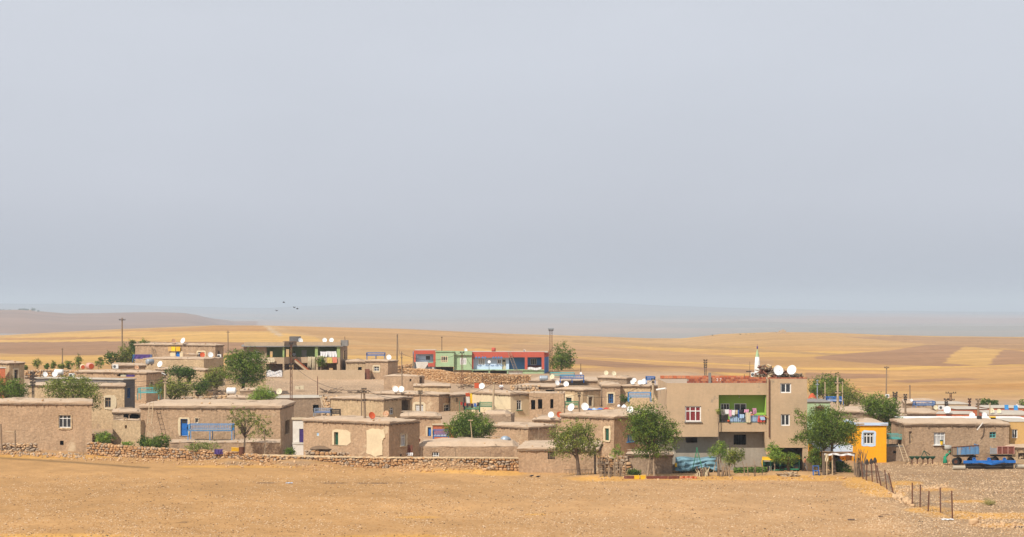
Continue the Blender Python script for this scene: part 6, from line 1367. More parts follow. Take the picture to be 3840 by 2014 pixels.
bush('trailing vines along the terrace foot', [(760, 1675, 58, 14), (725, 1680, 30, 10), (810, 1668, 22, 10)], 205.6, 1000, 'sparse', seed=32, name='vine')
bush('green bush at the right end of the terrace', [(1090, 1696, 19, 16)], 202.5, 480, 'mid', seed=33)
bush('small bush at the foot of the tall leaning pole', [(1392, 1702, 25, 14), (1378, 1692, 12, 12)], 201.5, 420, 'sparse', seed=34)
tree('dense round tree before the cream wall', [(1762, 1602, 74, 50), (1720, 1612, 50, 34), (1808, 1610, 44, 36), (1760, 1565, 44, 28)], 216, 8200, .15, 'mid', seed=35)
tree('single tree before the front mud house', [(2150, 1650, 74, 50), (2110, 1640, 50, 48), (2205, 1655, 42, 50), (2170, 1610, 58, 40), (2100, 1690, 38, 24), (2215, 1690, 34, 26)], 183.5, 5600, .13, 'olive', ((2171, 1790),), .17, seed=36, clump=.32, branches=22)
tree('tall dense tree on two pale trunks beside the concrete house', [(2445, 1610, 88, 58), (2420, 1560, 66, 50), (2480, 1655, 62, 40), (2400, 1620, 50, 40), (2440, 1690, 58, 28), (2510, 1600, 36, 40)], 183.5, 9500, .14, 'mid', ((2427, 1788), (2455, 1788)), .085, bark='palebark', seed=37, branches=20)
tree('slender sapling beside the stick fence', [(2315, 1690, 18, 26), (2302, 1706, 12, 12)], 184.5, 300, .12, 'lime', ((2316, 1785),), .035, seed=38, clump=.2, bark='palebark')
bush('low green bush against the low annex', [(2375, 1774, 24, 13)], 184, 600, 'dark', seed=39)
tree('tall bushy tree behind the lattice tower', [(2105, 1335, 42, 48), (2090, 1365, 40, 30), (2130, 1350, 28, 40)], 342, 3600, .2, 'mid', seed=40)
tree('dark round tree right of the concrete house', [(3098, 1450, 62, 42), (3060, 1465, 30, 30), (3140, 1440, 34, 30)], 262, 4600, .17, 'mid', seed=41)
tree('feathery grey green tree behind the concrete pole', [(3170, 1480, 60, 34), (3205, 1498, 32, 26), (3130, 1475, 30, 30)], 256, 3800, .15, 'olive', seed=42)
tree('large front tree with drooping side twigs by the arbour', [(3100, 1605, 88, 58), (3060, 1640, 60, 36), (3160, 1630, 58, 44), (3020, 1570, 34, 28), (3095, 1555, 60, 26), (2995, 1640, 28, 18), (2990, 1545, 14, 26), (3200, 1600, 28, 28)], 186.5, 10500, .14, 'mid', ((3088, 1765), (3130, 1760)), .13, seed=43, branches=26)
bush('russet branch tips in the top of the large front tree', [(3078, 1535, 30, 14)], 188.5, 380, 'russet', seed=44)
tree('dark bushy tree left of the wide brown house', [(3300, 1530, 54, 46), (3270, 1510, 34, 30), (3340, 1560, 34, 40), (3350, 1615, 24, 36), (3345, 1520, 26, 22)], 212, 5600, .15, 'mid', ((3268, 1625),), .16, seed=45)
tree('young willowy tree before the concrete ground floor', [(2700, 1685, 22, 34), (2676, 1692, 18, 22), (2722, 1700, 16, 24)], 187.3, 1300, .11, 'lime', ((2668, 1778), (2712, 1778)), .04, seed=46, bark='palebark', clump=.22)
tree('young bushy tree right of the willowy one', [(2755, 1705, 34, 26), (2745, 1725, 28, 22), (2785, 1712, 16, 16)], 187, 1500, .12, 'olive', ((2758, 1782),), .045, seed=47, bark='palebark', clump=.24)
tree('fresh green young tree before the garage', [(2898, 1695, 20, 38), (2915, 1712, 24, 20), (2880, 1690, 10, 14)], 186.5, 1500, .12, 'lime', ((2900, 1788),), .05, seed=48, bark='palebark', clump=.22)
tree('bushy young tree over the yellow machine', [(2960, 1722, 32, 22), (2985, 1715, 14, 14)], 187, 1100, .12, 'mid', seed=49, clump=.22)
tree('small dark leaved tree left of the arbour', [(3055, 1715, 24, 30), (3062, 1685, 12, 20), (3078, 1735, 18, 14)], 186, 1500, .13, 'mid', ((3058, 1775),), .06, seed=50)
bush('dark round bush under the stick arbour', [(3142, 1752, 34, 24)], 187.5, 1600, 'dark', seed=51)
bush('low bush beside the arbour post', [(3185, 1766, 12, 10)], 187, 200, 'mid', seed=52)
bush('leafy pot plants behind the lit mud ledge', [(2345, 1497, 20, 14)], 257, 420, 'dark', seed=53)
bush('fig shrub on the far right brick roofs', [(3716, 1508, 30, 15), (3690, 1500, 12, 10)], 256, 460, 'dark', .22, seed=54)
bush('small bush behind the right blue bed frame', [(3836, 1512, 14, 12)], 258, 150, 'mid', .2, seed=55)
tree('small upright tree in the green house forecourt', [(1204, 1355, 13, 18)], 321.5, 600, .17, 'mid', ((1197, 1405),), .06, seed=56, bark='palebark')
bush('dry green grass tuft on the stony lot at right', [(3714, 1886, 18, 5), (3700, 1878, 4, 9)], ghit(3714, 1893), 260, 'grass', .10, seed=57, name='grass_tuft')
mb = MB(); rr = random.Random(9); yv = 187.6
for k in range(1400):
    p = W(rr.uniform(2752, 2876), 0, rr.uniform(185.6, 187.6)); p.z = gz(p.x, p.y) + rr.uniform(.02, .38); a = Vector((rr.gauss(0, 1), rr.gauss(0, 1), rr.gauss(0, .5))).normalized() * .09; b = a.orthogonal().normalized() * .05
    i = len(mb.v); mb.v += [tuple(p - a), tuple(p - b), tuple(p + a), tuple(p + b)]; mb.f.append((i, i + 1, i + 2, i + 3)); mb.m.append(0); mb.t.append(rr.random() * .6)
tag(mb.build('vegetable_bed', L['mid'], tint=True), kind='stuff')

wire('cable from the bare pole to the thin two armed pole', W(1490, 1262, 321.8), W(1500, 1328, 289.8), .4); wire('cable from the thin two armed pole to the twin rail mast', W(1511, 1328, 289.8), W(1726, 1324, 295.8), .9)
wire('cable from the twin rail mast to the pole before the cream wall', W(1740, 1326, 295.8), W(1851, 1437, 239.8), .8); wire('cable from the tall leaning pole to the two armed pole', W(1373, 1463, 202.4), W(1570, 1472, 244.8), .7)
wire('cable from the two armed pole to the pole before the cream wall', W(1583, 1471, 244.8), W(1850, 1438, 239.8), 1.0); wire('cable from the cream wall pole to the pole by the green rail', W(1854, 1438, 239.8), W(2167, 1479, 254.8), 1.0)
wire('cable from the pole by the green rail to the concrete house pole', W(2178, 1479, 254.8), W(2444, 1427, 214.8), .9); wire('cable from the rusty mast to the tall leaning pole', W(1098, 1370, 235.8), W(1357, 1463, 202.4), .9)

# ---------------- laundry and cloths ----------------
def cloth(label, px0, px1, py0, py1, Y, mk, group=None, fold=.03, name='cloth', nf=3, rag=0.0):
    a = W(px0, py0, Y); b = W(px1, py1, Y); wd = b.x - a.x; h = a.z - b.z; ph = (px0 * .37) % 6; mb = MB()
    mb.sheet(lambda u, v: Vector((a.x + wd * u + wd * .05 * math.sin(v * 4 + ph), Y + fold * math.sin(u * nf * 6.28 + ph) * (.3 + v), a.z - h * v - .04 * h * math.sin(u * 3.14) - rag * h * v * abs(math.sin(u * 9 + ph)))), 16, 6)
    return tag(mb.build(name, M[mk], smooth=True), label, 'cloth', group)
g1 = 'laundry on the green balcony'
for it in ((2703, 2719, 1534, 1556, 'greyblock', 'grey cloth at the left end of the green balcony washing line'), (2719, 2733, 1535, 1552, 'whitecloth', 'white cloth second from the left on the balcony line'),
           (2733, 2744, 1536, 1561, 'pinkcloth', 'pink shirt third from the left on the balcony line'), (2745, 2757, 1537, 1556, 'whitecloth', 'short white cloth left of the dark blue strip'),
           (2758, 2766, 1537, 1553, 'creamcloth', 'cream cloth beside the dark blue strip'), (2767, 2772, 1537, 1566, 'bluecloth', 'long dark blue strip on the balcony line'),
           (2775, 2785, 1537, 1553, 'darkcloth', 'black garment in the middle of the balcony line'), (2790, 2808, 1535, 1547, 'pinkcloth', 'wide pink cloth right of the black garment'),
           (2797, 2815, 1546, 1583, 'creamcloth', 'long cream cloth reaching over the balcony rail'), (2773, 2790, 1553, 1568, 'ltbluecloth', 'light blue shirt hanging below the black garment')):
    cloth(it[5], it[0], it[1], it[2], it[3], 189.9 - (.05 if it[2] > 1540 else 0), it[4], g1)
mb = MB(); mb.tube([W(2697 + 118 * k / 10, 1528 + 8 * math.sin(math.pi * k / 10) + .4 * k, 189.93) for k in range(11)], .012, 4); tag(mb.build('washing_line', M['dark']), 'washing line across the green balcony', 'washing line')
cloth('red and blue blanket over the right end of the balcony rail', 2842, 2873, 1559, 1583, 189.88, 'redcloth', None, .05)
cloth('light blue strip across the red blanket', 2850, 2868, 1562, 1575, 189.80, 'ltbluecloth', None, .03)
cloth('magenta bundle hung on the green balcony wall', 2821, 2836, 1530, 1552, 190.6, 'pinkcloth', None, .12)
simple('storage_box', 'dark box standing at the right of the balcony', 'box', 'dark', (2834, 1563, 2841, 1583, 190.1, .3)); simple('washing_machine', 'dark grey drum at the left of the balcony', 'washing machine', 'block', (2705, 1556, 2730, 1584, 190.3, .6))
mb = MB(); mb.bar(W(2864, 1557, 189.7), W(2886, 1570, 189.6), .28, .05); tag(mb.build('plank', M['ochre']), 'orange plank jutting over the balcony corner', 'plank')
mb = MB(); mb.lathe(W(2732, 1579, 189.9), [(.05, -.1), (.13, 0), (.1, .1)], 9); tag(mb.build('clay_pot', M['dishorange']), 'orange pot behind the balcony rail', 'pot')
bush('potted plant at the left corner of the green balcony', [(2694, 1542, 7, 9)], 189.7, 120, 'olive', .1, seed=60)
g2 = 'dark laundry before the cream wall'
for it in ((1727, 1734, 1507, 1519, 'redcloth', 'red cloth at the left end of the dark laundry line'), (1735, 1741, 1509, 1526, 'darkcloth', 'black cloth beside the red one'), (1742, 1748, 1510, 1522, 'redcloth', 'second red cloth on the dark laundry line'),
           (1749, 1757, 1512, 1527, 'darkcloth', 'black garment below the orange poster'), (1758, 1765, 1513, 1523, 'brownrug', 'brown garment in the middle of the dark line'), (1766, 1775, 1513, 1529, 'darkcloth', 'long black garment left of the navy one'),
           (1777, 1787, 1512, 1525, 'bluecloth', 'navy garment near the right end of the dark line'), (1789, 1797, 1509, 1523, 'darkcloth', 'last black garment on the dark line')):
    cloth(it[5], it[0], it[1], it[2], it[3], 246.5, it[4], g2)
cloth('tall black garment hanging beside the orange poster', 1738, 1744, 1488, 1536, 250, 'darkcloth'); mb = MB(); mb.tube([W(1724, 1506, 246.5), W(1765, 1513, 246.5), W(1800, 1508, 246.5)], .012, 4); tag(mb.build('washing_line', M['dark']), 'washing line with dark garments before the cream wall', 'washing line')
for px in (1724, 1800): mb = MB(); mb.tube([W(px, 1503, 246.5), W(px, 1560, 246.5)], .03, 5); tag(mb.build('line_post', M['greenmetal']), ('left' if px < 1750 else 'right') + ' post of the dark laundry line', 'post')
cloth('orange red poster sheet in the mud recess', 1746, 1762, 1473, 1486, 254, 'dishorange'); cloth('yellow strip beside the orange poster sheet', 1763, 1771, 1473, 1514, 254, 'plastyellow'); cloth('pale torn sheet under the orange poster', 1748, 1761, 1487, 1512, 254, 'whitewall')
cloth('cream mat on the left veranda wall of the green house', 1003, 1029, 1341, 1358, 322.0, 'creamcloth'); cloth('left white sheet in the right bay of the green house', 1200, 1228, 1318, 1338, 325.0, 'whitecloth', None, .06); cloth('right white sheet in the right bay of the green house', 1229, 1262, 1317, 1338, 325.0, 'whitecloth', None, .08)
cloth('ragged cream cloth trailing over the green house veranda', 1154, 1168, 1337, 1366, 324.8, 'creamcloth', None, .08, rag=.5); cloth('second ragged cream cloth right of the first', 1170, 1182, 1337, 1370, 324.8, 'creamcloth', None, .08, rag=.6)
cloth('yellow patterned blanket on the green house veranda wall', 1226, 1246, 1340, 1361, 324.8, 'yellowcloth'); cloth('coral blanket right of the yellow patterned one', 1246.5, 1263, 1339, 1360, 324.8, 'peach')
cloth('purple cloth on the long stone wall', 803, 836, 1684, 1703, 203.3, 'purple', None, .06); cloth('dark brown rug hung at the corner of the cream patched house', 1526, 1547, 1669, 1696, 201.5, 'brownrug'); cloth('white bundle tied below the brown rug', 1524, 1548, 1697, 1709, 201.4, 'whitecloth', None, .12)
cloth('bedding draped over the far left blue bed', 503, 560, 1329, 1345, 305.4, 'purple', None, .05)
cloth('white cloth lying on the green house style ladder foot', 1190, 1212, 1334, 1346, 324.6, 'creamcloth', None, .1)

# ---------------- people ----------------
def skin_mesh(name, mk, verts, edges, rad, parent, root=0):
    me = bpy.data.meshes.new(name); me.from_pydata(verts, edges, []); o = link(bpy.data.objects.new(name, me)); o.parent = parent; WL[o.name] = WL[parent.name]
    m = o.modifiers.new('skin', 'SKIN'); sv = me.skin_vertices[0].data
    for k, r in enumerate(rad): sv[k].radius = (r, r) if not isinstance(r, tuple) else r; sv[k].use_root = (k == root)
    m.use_smooth_shade = True; s_ = o.modifiers.new('sub', 'SUBSURF'); s_.levels = s_.render_levels = 1; me.materials.append(M[mk]); return o
def person(label, loc, rz=0.0, pose='stand', top='whitecloth', bottom='darkcloth', hair='hair', h=1.7, skirt=None, scarf=None):
    t = thing('person', label, 'person', (0, 0, 0)); k = h / 1.7
    J = {'pel': (0, 0, .95), 'chest': (0, 0, 1.28), 'neck': (0, 0, 1.45), 'head': (0, -.02, 1.58), 'crown': (0, 0, 1.68), 'shL': (-.19, 0, 1.40), 'shR': (.19, 0, 1.40), 'elL': (-.25, -.03, 1.12), 'elR': (.25, -.03, 1.12), 'haL': (-.24, -.16, .90), 'haR': (.24, -.16, .90),
         'hiL': (-.10, 0, .92), 'hiR': (.10, 0, .92), 'knL': (-.12, -.03, .50), 'knR': (.12, -.03, .50), 'anL': (-.12, 0, .09), 'anR': (.12, 0, .09), 'toL': (-.13, -.16, .03), 'toR': (.13, -.16, .03)}
    if pose == 'bend' or pose == 'carry':
        f = 1.15 if pose == 'bend' else .75
        for q in ('chest', 'neck', 'head', 'crown', 'shL', 'shR', 'elL', 'elR', 'haL', 'haR'):
            x, y, z = J[q]; dz = z - .95; y2 = y * math.cos(f) - dz * math.sin(f); z2 = dz * math.cos(f) + y * math.sin(f); J[q] = (x, y2, .95 + z2)
        if pose == 'bend': J['elL'] = (-.22, -.45, .82); J['elR'] = (.22, -.45, .82); J['haL'] = (-.16, -.52, .52); J['haR'] = (.16, -.52, .52)
        else: J['elL'] = (-.3, -.3, 1.22); J['elR'] = (.3, -.3, 1.22); J['haL'] = (-.24, -.15, 1.42); J['haR'] = (.24, -.15, 1.42)
        J['pel'] = (0, .06, .93); J['hiL'] = (-.1, .06, .9); J['hiR'] = (.1, .06, .9)
    if pose == 'walk' or pose == 'carry': J['knL'] = (-.12, -.22, .52); J['anL'] = (-.12, -.22, .10); J['toL'] = (-.12, -.38, .03); J['knR'] = (.12, .08, .5); J['anR'] = (.12, .24, .12); J['toR'] = (.12, .12, .03)
    if pose == 'hang': J['elL'] = (-.28, -.12, 1.52); J['haL'] = (-.2, -.25, 1.75); J['elR'] = (.28, -.12, 1.5); J['haR'] = (.2, -.28, 1.7)
    def P(n): return tuple(c * k for c in J[n])
    names = ['pel', 'chest', 'neck', 'head', 'crown', 'shL', 'elL', 'haL', 'shR', 'elR', 'haR', 'hiL', 'knL', 'anL', 'toL', 'hiR', 'knR', 'anR', 'toR']; ix = {n: i for i, n in enumerate(names)}
    E = [('pel', 'chest'), ('chest', 'neck'), ('neck', 'head'), ('head', 'crown'), ('chest', 'shL'), ('shL', 'elL'), ('elL', 'haL'), ('chest', 'shR'), ('shR', 'elR'), ('elR', 'haR'), ('pel', 'hiL'), ('hiL', 'knL'), ('knL', 'anL'), ('anL', 'toL'), ('pel', 'hiR'), ('hiR', 'knR'), ('knR', 'anR'), ('anR', 'toR')]
    rad = {'pel': .13, 'chest': .13, 'neck': .055, 'head': .10, 'crown': .075, 'sh': .06, 'el': .042, 'ha': .032, 'hi': .09, 'kn': .06, 'an': .04, 'to': .04}
    V = [P(n) for n in names]; Rr = [rad.get(n, rad.get(n[:2])) * k for n in names]; Ed = [(ix[a], ix[b]) for a, b in E]
    # fingers and thumbs as short chains rooted in the palms, a nose on the face
    for sd, sg in (('L', -1), ('R', 1)):
        hv = Vector(P('ha' + sd)); ev = Vector(P('el' + sd)); d = (hv - ev).normalized()
        for q in range(5):
            off = Vector((sg * (q - 2) * .012, 0, 0)) if q else Vector((-sg * .03, -.01, 0)); ln = (.045, .085, .09, .085, .07)[q]; m_ = hv + d * (.03 if q else .0) + off; e_ = m_ + d * ln * .9 + Vector((0, -.012, 0)); i = len(V)
            V += [tuple(m_), tuple(e_)]; Rr += [.009, .007]; Ed += [(ix['ha' + sd], i), (i, i + 1)]
    skin_mesh('body', 'skin', V, Ed, Rr, t)
    def sub(ns, rs, name, mk):
        i2 = {n: i for i, n in enumerate(ns)}; skin_mesh(name, mk, [P(n) for n in ns], [(i2[a], i2[b]) for a, b in E if a in i2 and b in i2], [r * k for r in rs], t)
    sub(['chest', 'pel', 'neck', 'shL', 'elL', 'shR', 'elR'], [.165, .165, .07, .085, .065, .085, .065], 'shirt', top)
    if skirt:
        mb = MB(); px_, py_, pz_ = P('pel'); mb.lathe((px_, py_, 0), [(.17 * k, pz_ + .05), (.22 * k, pz_ * .7), (.27 * k, .18), (.25 * k, .17)], 12); mb.build('skirt', M[skirt], t, smooth=True)
    else: sub(['pel', 'hiL', 'knL', 'anL', 'hiR', 'knR', 'anR'], [.15, .115, .085, .07, .115, .085, .07], 'trousers', bottom)
    hd = Vector(P('head')); mb = MB(); fx = .01 if pose != 'bend' else .02
    mb.lathe(hd + Vector((0, .03, .045)), [(0, .10 * k), (.07 * k, .085 * k), (.112 * k, .03 * k), (.11 * k, -.03 * k), (.08 * k, -.08 * k)], 12); mb.build('headscarf' if scarf else 'hair', M[scarf or 'hair'], t, smooth=True)
    mb = MB(); mb.lathe(hd + Vector((0, -.115 * k, -.01)), [(0, .02), (.014, 0), (0, -.02)], 6)
    mb.build('nose', M['skin'], t)
    mb = MB()
    for sg in (-1, 1): mb.lathe(hd + Vector((sg * .035, -.10 * k, .015)), [(0, .01), (.012, 0), (0, -.01)], 6)
    mb.build('eyes', M['dark'], t)
    t.location = loc; t.rotation_euler = (0, 0, rz); WL[t.name] = Vector(loc); return t
q = W(3019, 1772, 187.2); q.z = gz(q.x, q.y); person('person in a coral vest and dark trousers walking before the concrete house', q, 1.3, 'walk', 'peach', 'block', h=1.3)
q = W(3156, 1765, 190); q.z = gz(q.x, q.y); person('person in a blue shirt bending behind the arbour bush', q, -1.2, 'bend', 'bluecloth', 'darkcloth', h=1.55)
q = W(3547, 1735, 198.5); q.z = gz(q.x, q.y); pg = person('person in green bent under a large grey sack', q, 1.35, 'carry', 'brightgreen', 'block', h=1.45, skirt='brightgreen', scarf='brightgreen')
mb = MB(); c = W(3555, 1679, 198.5); mb.lathe(c, [(0, -.34), (.2, -.3), (.27, 0), (.2, .3), (0, .34)], 12, axis='x'); sk = mb.build('sack', M['sack'], smooth=True); tag(sk, 'large grey sack on the back of the green clad person', 'sack')
person('person in pink with light trousers hanging laundry on the balcony', Vector(((2817 - 1920) * 190.7 / F, 190.7, 3.72)), 2.6, 'hang', 'peach', 'creamcloth', h=1.55, scarf='pinkcloth')
person('person in a white shirt standing in the dark angle of the green house veranda', W(1103, 1359, 327), 0, 'stand', 'whitecloth', 'darkcloth', h=1.65)
qh = W(1879, 1463, 257.5); person('person with dark hair just showing over the cream house roof', Vector((qh.x, 262.5, HOUSES['H17']['top'] - 1.0)), 0, 'stand', 'whitecloth', 'darkcloth', h=1.6)

# ---------------- birds ----------------
def bird(label, c, s_, spread=True, rz=0.0, cat='bird', grp='dark birds'):
    t = thing('bird', label, cat, (0, 0, 0), grp); mb = MB(); mb.lathe((0, 0, 0), [(0, -.22), (.05, -.14), (.075, 0), (.05, .12), (.045, .17), (.0, .26)], 8, axis='x'); mb.build('body', M['bird'], t)
    mb = MB(); mb.quad((-.2, -.03, .01), (-.42, -.07, .02), (-.42, .07, .02), (-.2, .03, .01)); mb.build('tail', M['bird'], t)
    for sg in (-1, 1):
        mb = MB()
        if spread: mb.quad((.08, sg * .05, .03), (.05, sg * .3, .14), (-.05, sg * .55, .10), (-.12, sg * .3, .10), (-.12, sg * .05, .02)); mb.build('wing', M['bird'], t)
        else: mb.lathe((-.04, sg * .06, .02), [(0, -.22), (.03, -.05), (.045, .05), (0, .14)], 6, axis='x'); mb.build('wing', M['bird'], t); mb = MB(); mb.bar((0, sg * .03, -.16), (0, sg * .03, -.03), .012); mb.build('leg', M['bird'], t)
    t.location = c; t.scale = (s_,) * 3; t.rotation_euler = (0, .0 if spread else -.2, rz); return t
for px, py, r_, lb in ((1064, 1134, .4, 'highest of the four birds flying over the left fields'), (1104, 1153, -.5, 'flying bird left of its close companion'), (1115, 1158, .2, 'flying bird right of its close companion'), (1038, 1165, 1.0, 'lowest and leftmost flying bird')): bird(lb, W(px, py, 235), .62, True, r_)
for px, py, r_, lb in ((1993, 1793, .3, 'dark crow standing before the front mud wall'), (2018, 1796, -.2, 'second dark crow right of the first on the ground')):
    q = G(px, py); bird(lb, q + Vector((0, 0, .2)), .95, False, r_)

# ---------------- farm machines ----------------
def wheel(parent, c, r, wd, ax='y'):
    mb = MB(); mb.lathe(c, [(r * .55, -wd / 2), (r, -wd / 2), (r * 1.03, 0), (r, wd / 2), (r * .55, wd / 2)], 18, axis=ax); w_ = mb.build('wheel', M['tyre'], parent); mb = MB(); mb.lathe(c, [(0, -wd * .3), (r * .55, -wd * .35), (r * .55, wd * .35)], 12, axis=ax); mb.build('rim', M['rust'], w_); return w_
Yt = 198.0; tr_ = thing('farm_trailer', 'faded blue tipping farm trailer tilted up at its right', 'trailer', W(3620, 1738, Yt))
def quadbox(root, name, mk, P4, Y, d):
    a = [W(p[0], p[1], Y) for p in P4]; b = [v + Vector((0, d, 0)) for v in a]; mb = MB(); mb.quad(*a); mb.quad(*reversed(b))
    for k in range(4): mb.quad(a[k], b[k], b[(k + 1) % 4], a[(k + 1) % 4])
    return mb.build(name, M[mk], root)
for k, (a, b, mk) in enumerate(((3571, 3590, 'wood'), (3590.6, 3603, 'tank'), (3603.6, 3638, 'trailerblue'), (3638.6, 3671, 'trailerblue'))):
    def top(px): return 1677 - (px - 3571) * .08
    def bot(px): return 1707 - (px - 3571) * .035
    quadbox(tr_, 'side_board', mk, [(a, bot(a)), (b, bot(b)), (b, top(b)), (a, top(a))], Yt, .06)
    quadbox(tr_, 'side_board', mk, [(a, bot(a)), (b, bot(b)), (b, top(b)), (a, top(a))], Yt + 2.0, .06)
quadbox(tr_, 'rim_rail', 'rust', [(3569, 1679), (3672, 1670.5), (3672, 1668.5), (3569, 1676)], Yt - .04, .1); quadbox(tr_, 'end_board', 'trailerblue', [(3670, 1703), (3672, 1703), (3672, 1669), (3670, 1669)], Yt, 2.05); quadbox(tr_, 'end_board', 'wood', [(3570, 1707), (3572, 1707), (3572, 1677), (3570, 1677)], Yt, 2.05); quadbox(tr_, 'bed_floor', 'wood', [(3572, 1708), (3671, 1704.5), (3671, 1702.5), (3572, 1706)], Yt, 2.0)
for px in (3590, 3620, 3655): mb = MB(); mb.bar(W(px, 1676, Yt - .05), W(px, 1706, Yt - .05), .05); mb.build('stake', M['trailerblue'], tr_)
part(tr_, 'chassis', 'dark', (3580, 1708, 3660, 1713, Yt + .5, 1.0)); part(tr_, 'drawbar', 'rust', (3655, 1712, 3668, 1715, Yt + .9, .15))
for px, dy, r in ((3583, .15, .33), (3594, 1.7, .33)): c = W(px, 1, Yt + dy); c.z = gz(c.x, c.y) + r; wheel(tr_, c, r, .22)
c = W(3650, 1, Yt + .3); c.z = gz(c.x, c.y) + .62; wheel(tr_, c, .22, .16); c = W(3640, 1, Yt + 1.7); c.z = gz(c.x, c.y) + .33; wheel(tr_, c, .33, .2)
Yt = 198.4; t2 = thing('farm_trailer', 'brown red farm trailer with a grey slatted front section', 'trailer', W(3760, 1738, Yt))
for a, b, mk in ((3740, 3758, 'rail_brown'), (3758.6, 3780, 'rail_brown'), (3780.6, 3803, 'rail_brown')): quadbox(t2, 'side_board', mk, [(a, 1702), (b, 1702), (b, 1674), (a, 1674)], Yt, .06); quadbox(t2, 'side_board', mk, [(a, 1702), (b, 1702), (b, 1674), (a, 1674)], Yt + 1.9, .06)
for px in (3740, 3758, 3780, 3803): mb = MB(); mb.bar(W(px, 1673, Yt - .03), W(px, 1703, Yt - .03), .045); mb.build('stake', M['pinktank'], t2)
mb = MB(); mb.bar(W(3738, 1674, Yt - .03), W(3804, 1674, Yt - .03), .045); mb.build('rim_rail', M['pinktank'], t2)
for k in range(7): mb = MB(); mb.bar(W(3715 + k * 3.6, 1680, Yt), W(3715 + k * 3.6, 1702, Yt), .06, .04); mb.build('slat', M['tank'], t2)
mb = MB(); mb.bar(W(3714, 1681, Yt), W(3740, 1681, Yt), .05); mb.bar(W(3714, 1674, Yt), W(3714, 1703, Yt), .05); mb.build('front_frame', M['tank'], t2)
part(t2, 'bed_floor', 'wood', (3714, 1702.3, 3804, 1705, Yt, 1.9)); part(t2, 'chassis', 'dark', (3722, 1705.5, 3795, 1712, Yt + .5, 1.0))
for px, dy, r in ((3722, .2, .34), (3732, 1.6, .34), (3786, .2, .3), (3792, 1.6, .3)): c = W(px, 1, Yt + dy); c.z = gz(c.x, c.y) + r; wheel(t2, c, r, .22)
Yi = 193.2; t3 = thing('field_roller', 'bright blue field roller frame with a dark drum lying on the ground', 'farm roller', G(3710, 1750))
mb = MB(); mb.bar(W(3613, 1733, Yi), W(3808, 1731, Yi), .2, .22); mb.build('main_beam', M['bluepaint'], t3); mb = MB(); mb.bar(W(3670, 1731, Yi - .1), W(3722, 1741, Yi - .8), .14); mb.bar(W(3765, 1731, Yi - .1), W(3722, 1741, Yi - .8), .14); mb.bar(W(3613, 1729, Yi + .5), W(3808, 1728, Yi + .5), .1); mb.build('drawbar', M['bluepaint'], t3)
for px in (3654, 3709, 3768): mb = MB(); mb.bar(W(px - 3, 1719, Yi), W(px + 3, 1731, Yi), .14, .3); mb.bar(W(px - 6, 1720, Yi), W(px + 1, 1718, Yi), .14, .12); mb.build('bracket', M['bluepaint'], t3)
c = W(3710, 1740, Yi + .3); c.z = gz(c.x, c.y) + .22; mb = MB(); mb.lathe(c, [(0, -2.15), (.21, -2.15), (.21, 2.15), (0, 2.15)], 16, axis='x'); mb.build('drum', M['dark'], t3)
for (a, b, Y, lb) in ((3573, 3619, 192.4, 'short pale cement pipe at the left end of the blue roller'), (3808, 3870, 193.6, 'pale cement pipe at the right edge beside the roller')):
    c = W((a + b) / 2, 1, Y); r = .19; c.z = gz(c.x, c.y) + r; mb = MB(); hw = (b - a) / 2 * Y / F; mb.lathe(c, [(r * .75, -hw), (r, -hw), (r, hw), (r * .75, hw), (r * .75, -hw)], 16, axis='x'); tag(mb.build('cement_pipe', M['pipe'], smooth=False), lb, 'pipe')
Yp = 199; t4 = thing('plough', 'dark green five share plough before the brown house', 'plough', W(3458, 1736, Yp)); mb = MB(); mb.bar(W(3409, 1713, Yp), W(3508, 1713, Yp), .1); mb.build('toolbar', M['dkgreen'], t4)
for px in (3420, 3440, 3461, 3479, 3497):
    mb = MB(); c = W(px, 1716, Yp - .15); mb.lathe(c, [(0, -.17), (.08, -.16), (.25, .02), (.27, .1), (.22, .08)], 10); so = mb.build('share', M['dkgreen'], t4); mb = MB(); e_ = W(px, 1734, Yp - .1); e_.z = gz(e_.x, e_.y) + .02; mb.bar(c, e_, .08); mb.build('shank', M['rust'], so)
mb = MB(); mb.bar(W(3455, 1712, Yp), W(3465, 1690, Yp), .06); mb.bar(W(3478, 1712, Yp), W(3465, 1690, Yp), .06); mb.bar(W(3465, 1690, Yp), W(3488, 1706, Yp + .8), .05); mb.build('hitch_frame', M['dkgreen'], t4)
# tarpaulin covered cart with A frame
Yc = 188.4; t5 = thing('covered_cart', 'farm cart under a pale blue tarpaulin beside the concrete house wall', 'cart', W(2610, 1780, Yc))
part(t5, 'cart_body', 'dkgreen', (2545, 1752, 2680, 1768, Yc + .3, 1.6)); mb = MB()
mb.sheet(lambda u, v: W(2533 + 156 * u, 1718 - 5 * math.sin(u * 9) * .5 + (40 + 8 * math.sin(u * 7)) * v + (14 * abs(u - .5) * v), Yc + .25 - .35 * v ** .5 + .13 * math.sin(u * 27 + v * 6 + 2 * math.sin(u * 5)) * v + .09 * math.sin(v * 17 + u * 9)), 44, 12)
mb.sheet(lambda u, v: W(2533 + 156 * u, 1718 - 5 * math.sin(u * 9) * .5 - 4 * math.sin(math.pi * v), Yc + .25 + 1.7 * v + .1 * math.sin(u * 12)), 30, 5); mb.build('tarpaulin', M['tarp'], t5, smooth=True)
for px in (2560, 2668): c = W(px, 1, Yc + .5); c.z = gz(c.x, c.y) + .3; wheel(t5, c, .3, .18)
simple('jerrycan', 'yellow jerrycan at the left end of the tarpaulin cart', 'jerrycan', 'plastyellow', (2531, 1737, 2539, 1751, 188.0, .2))
t6 = thing('hoist_frame', 'tall green A shaped steel frame before the blue tarpaulin', 'hoist', W(2615, 1752, 187.2)); mb = MB(); ap = W(2613, 1678, 187.2)
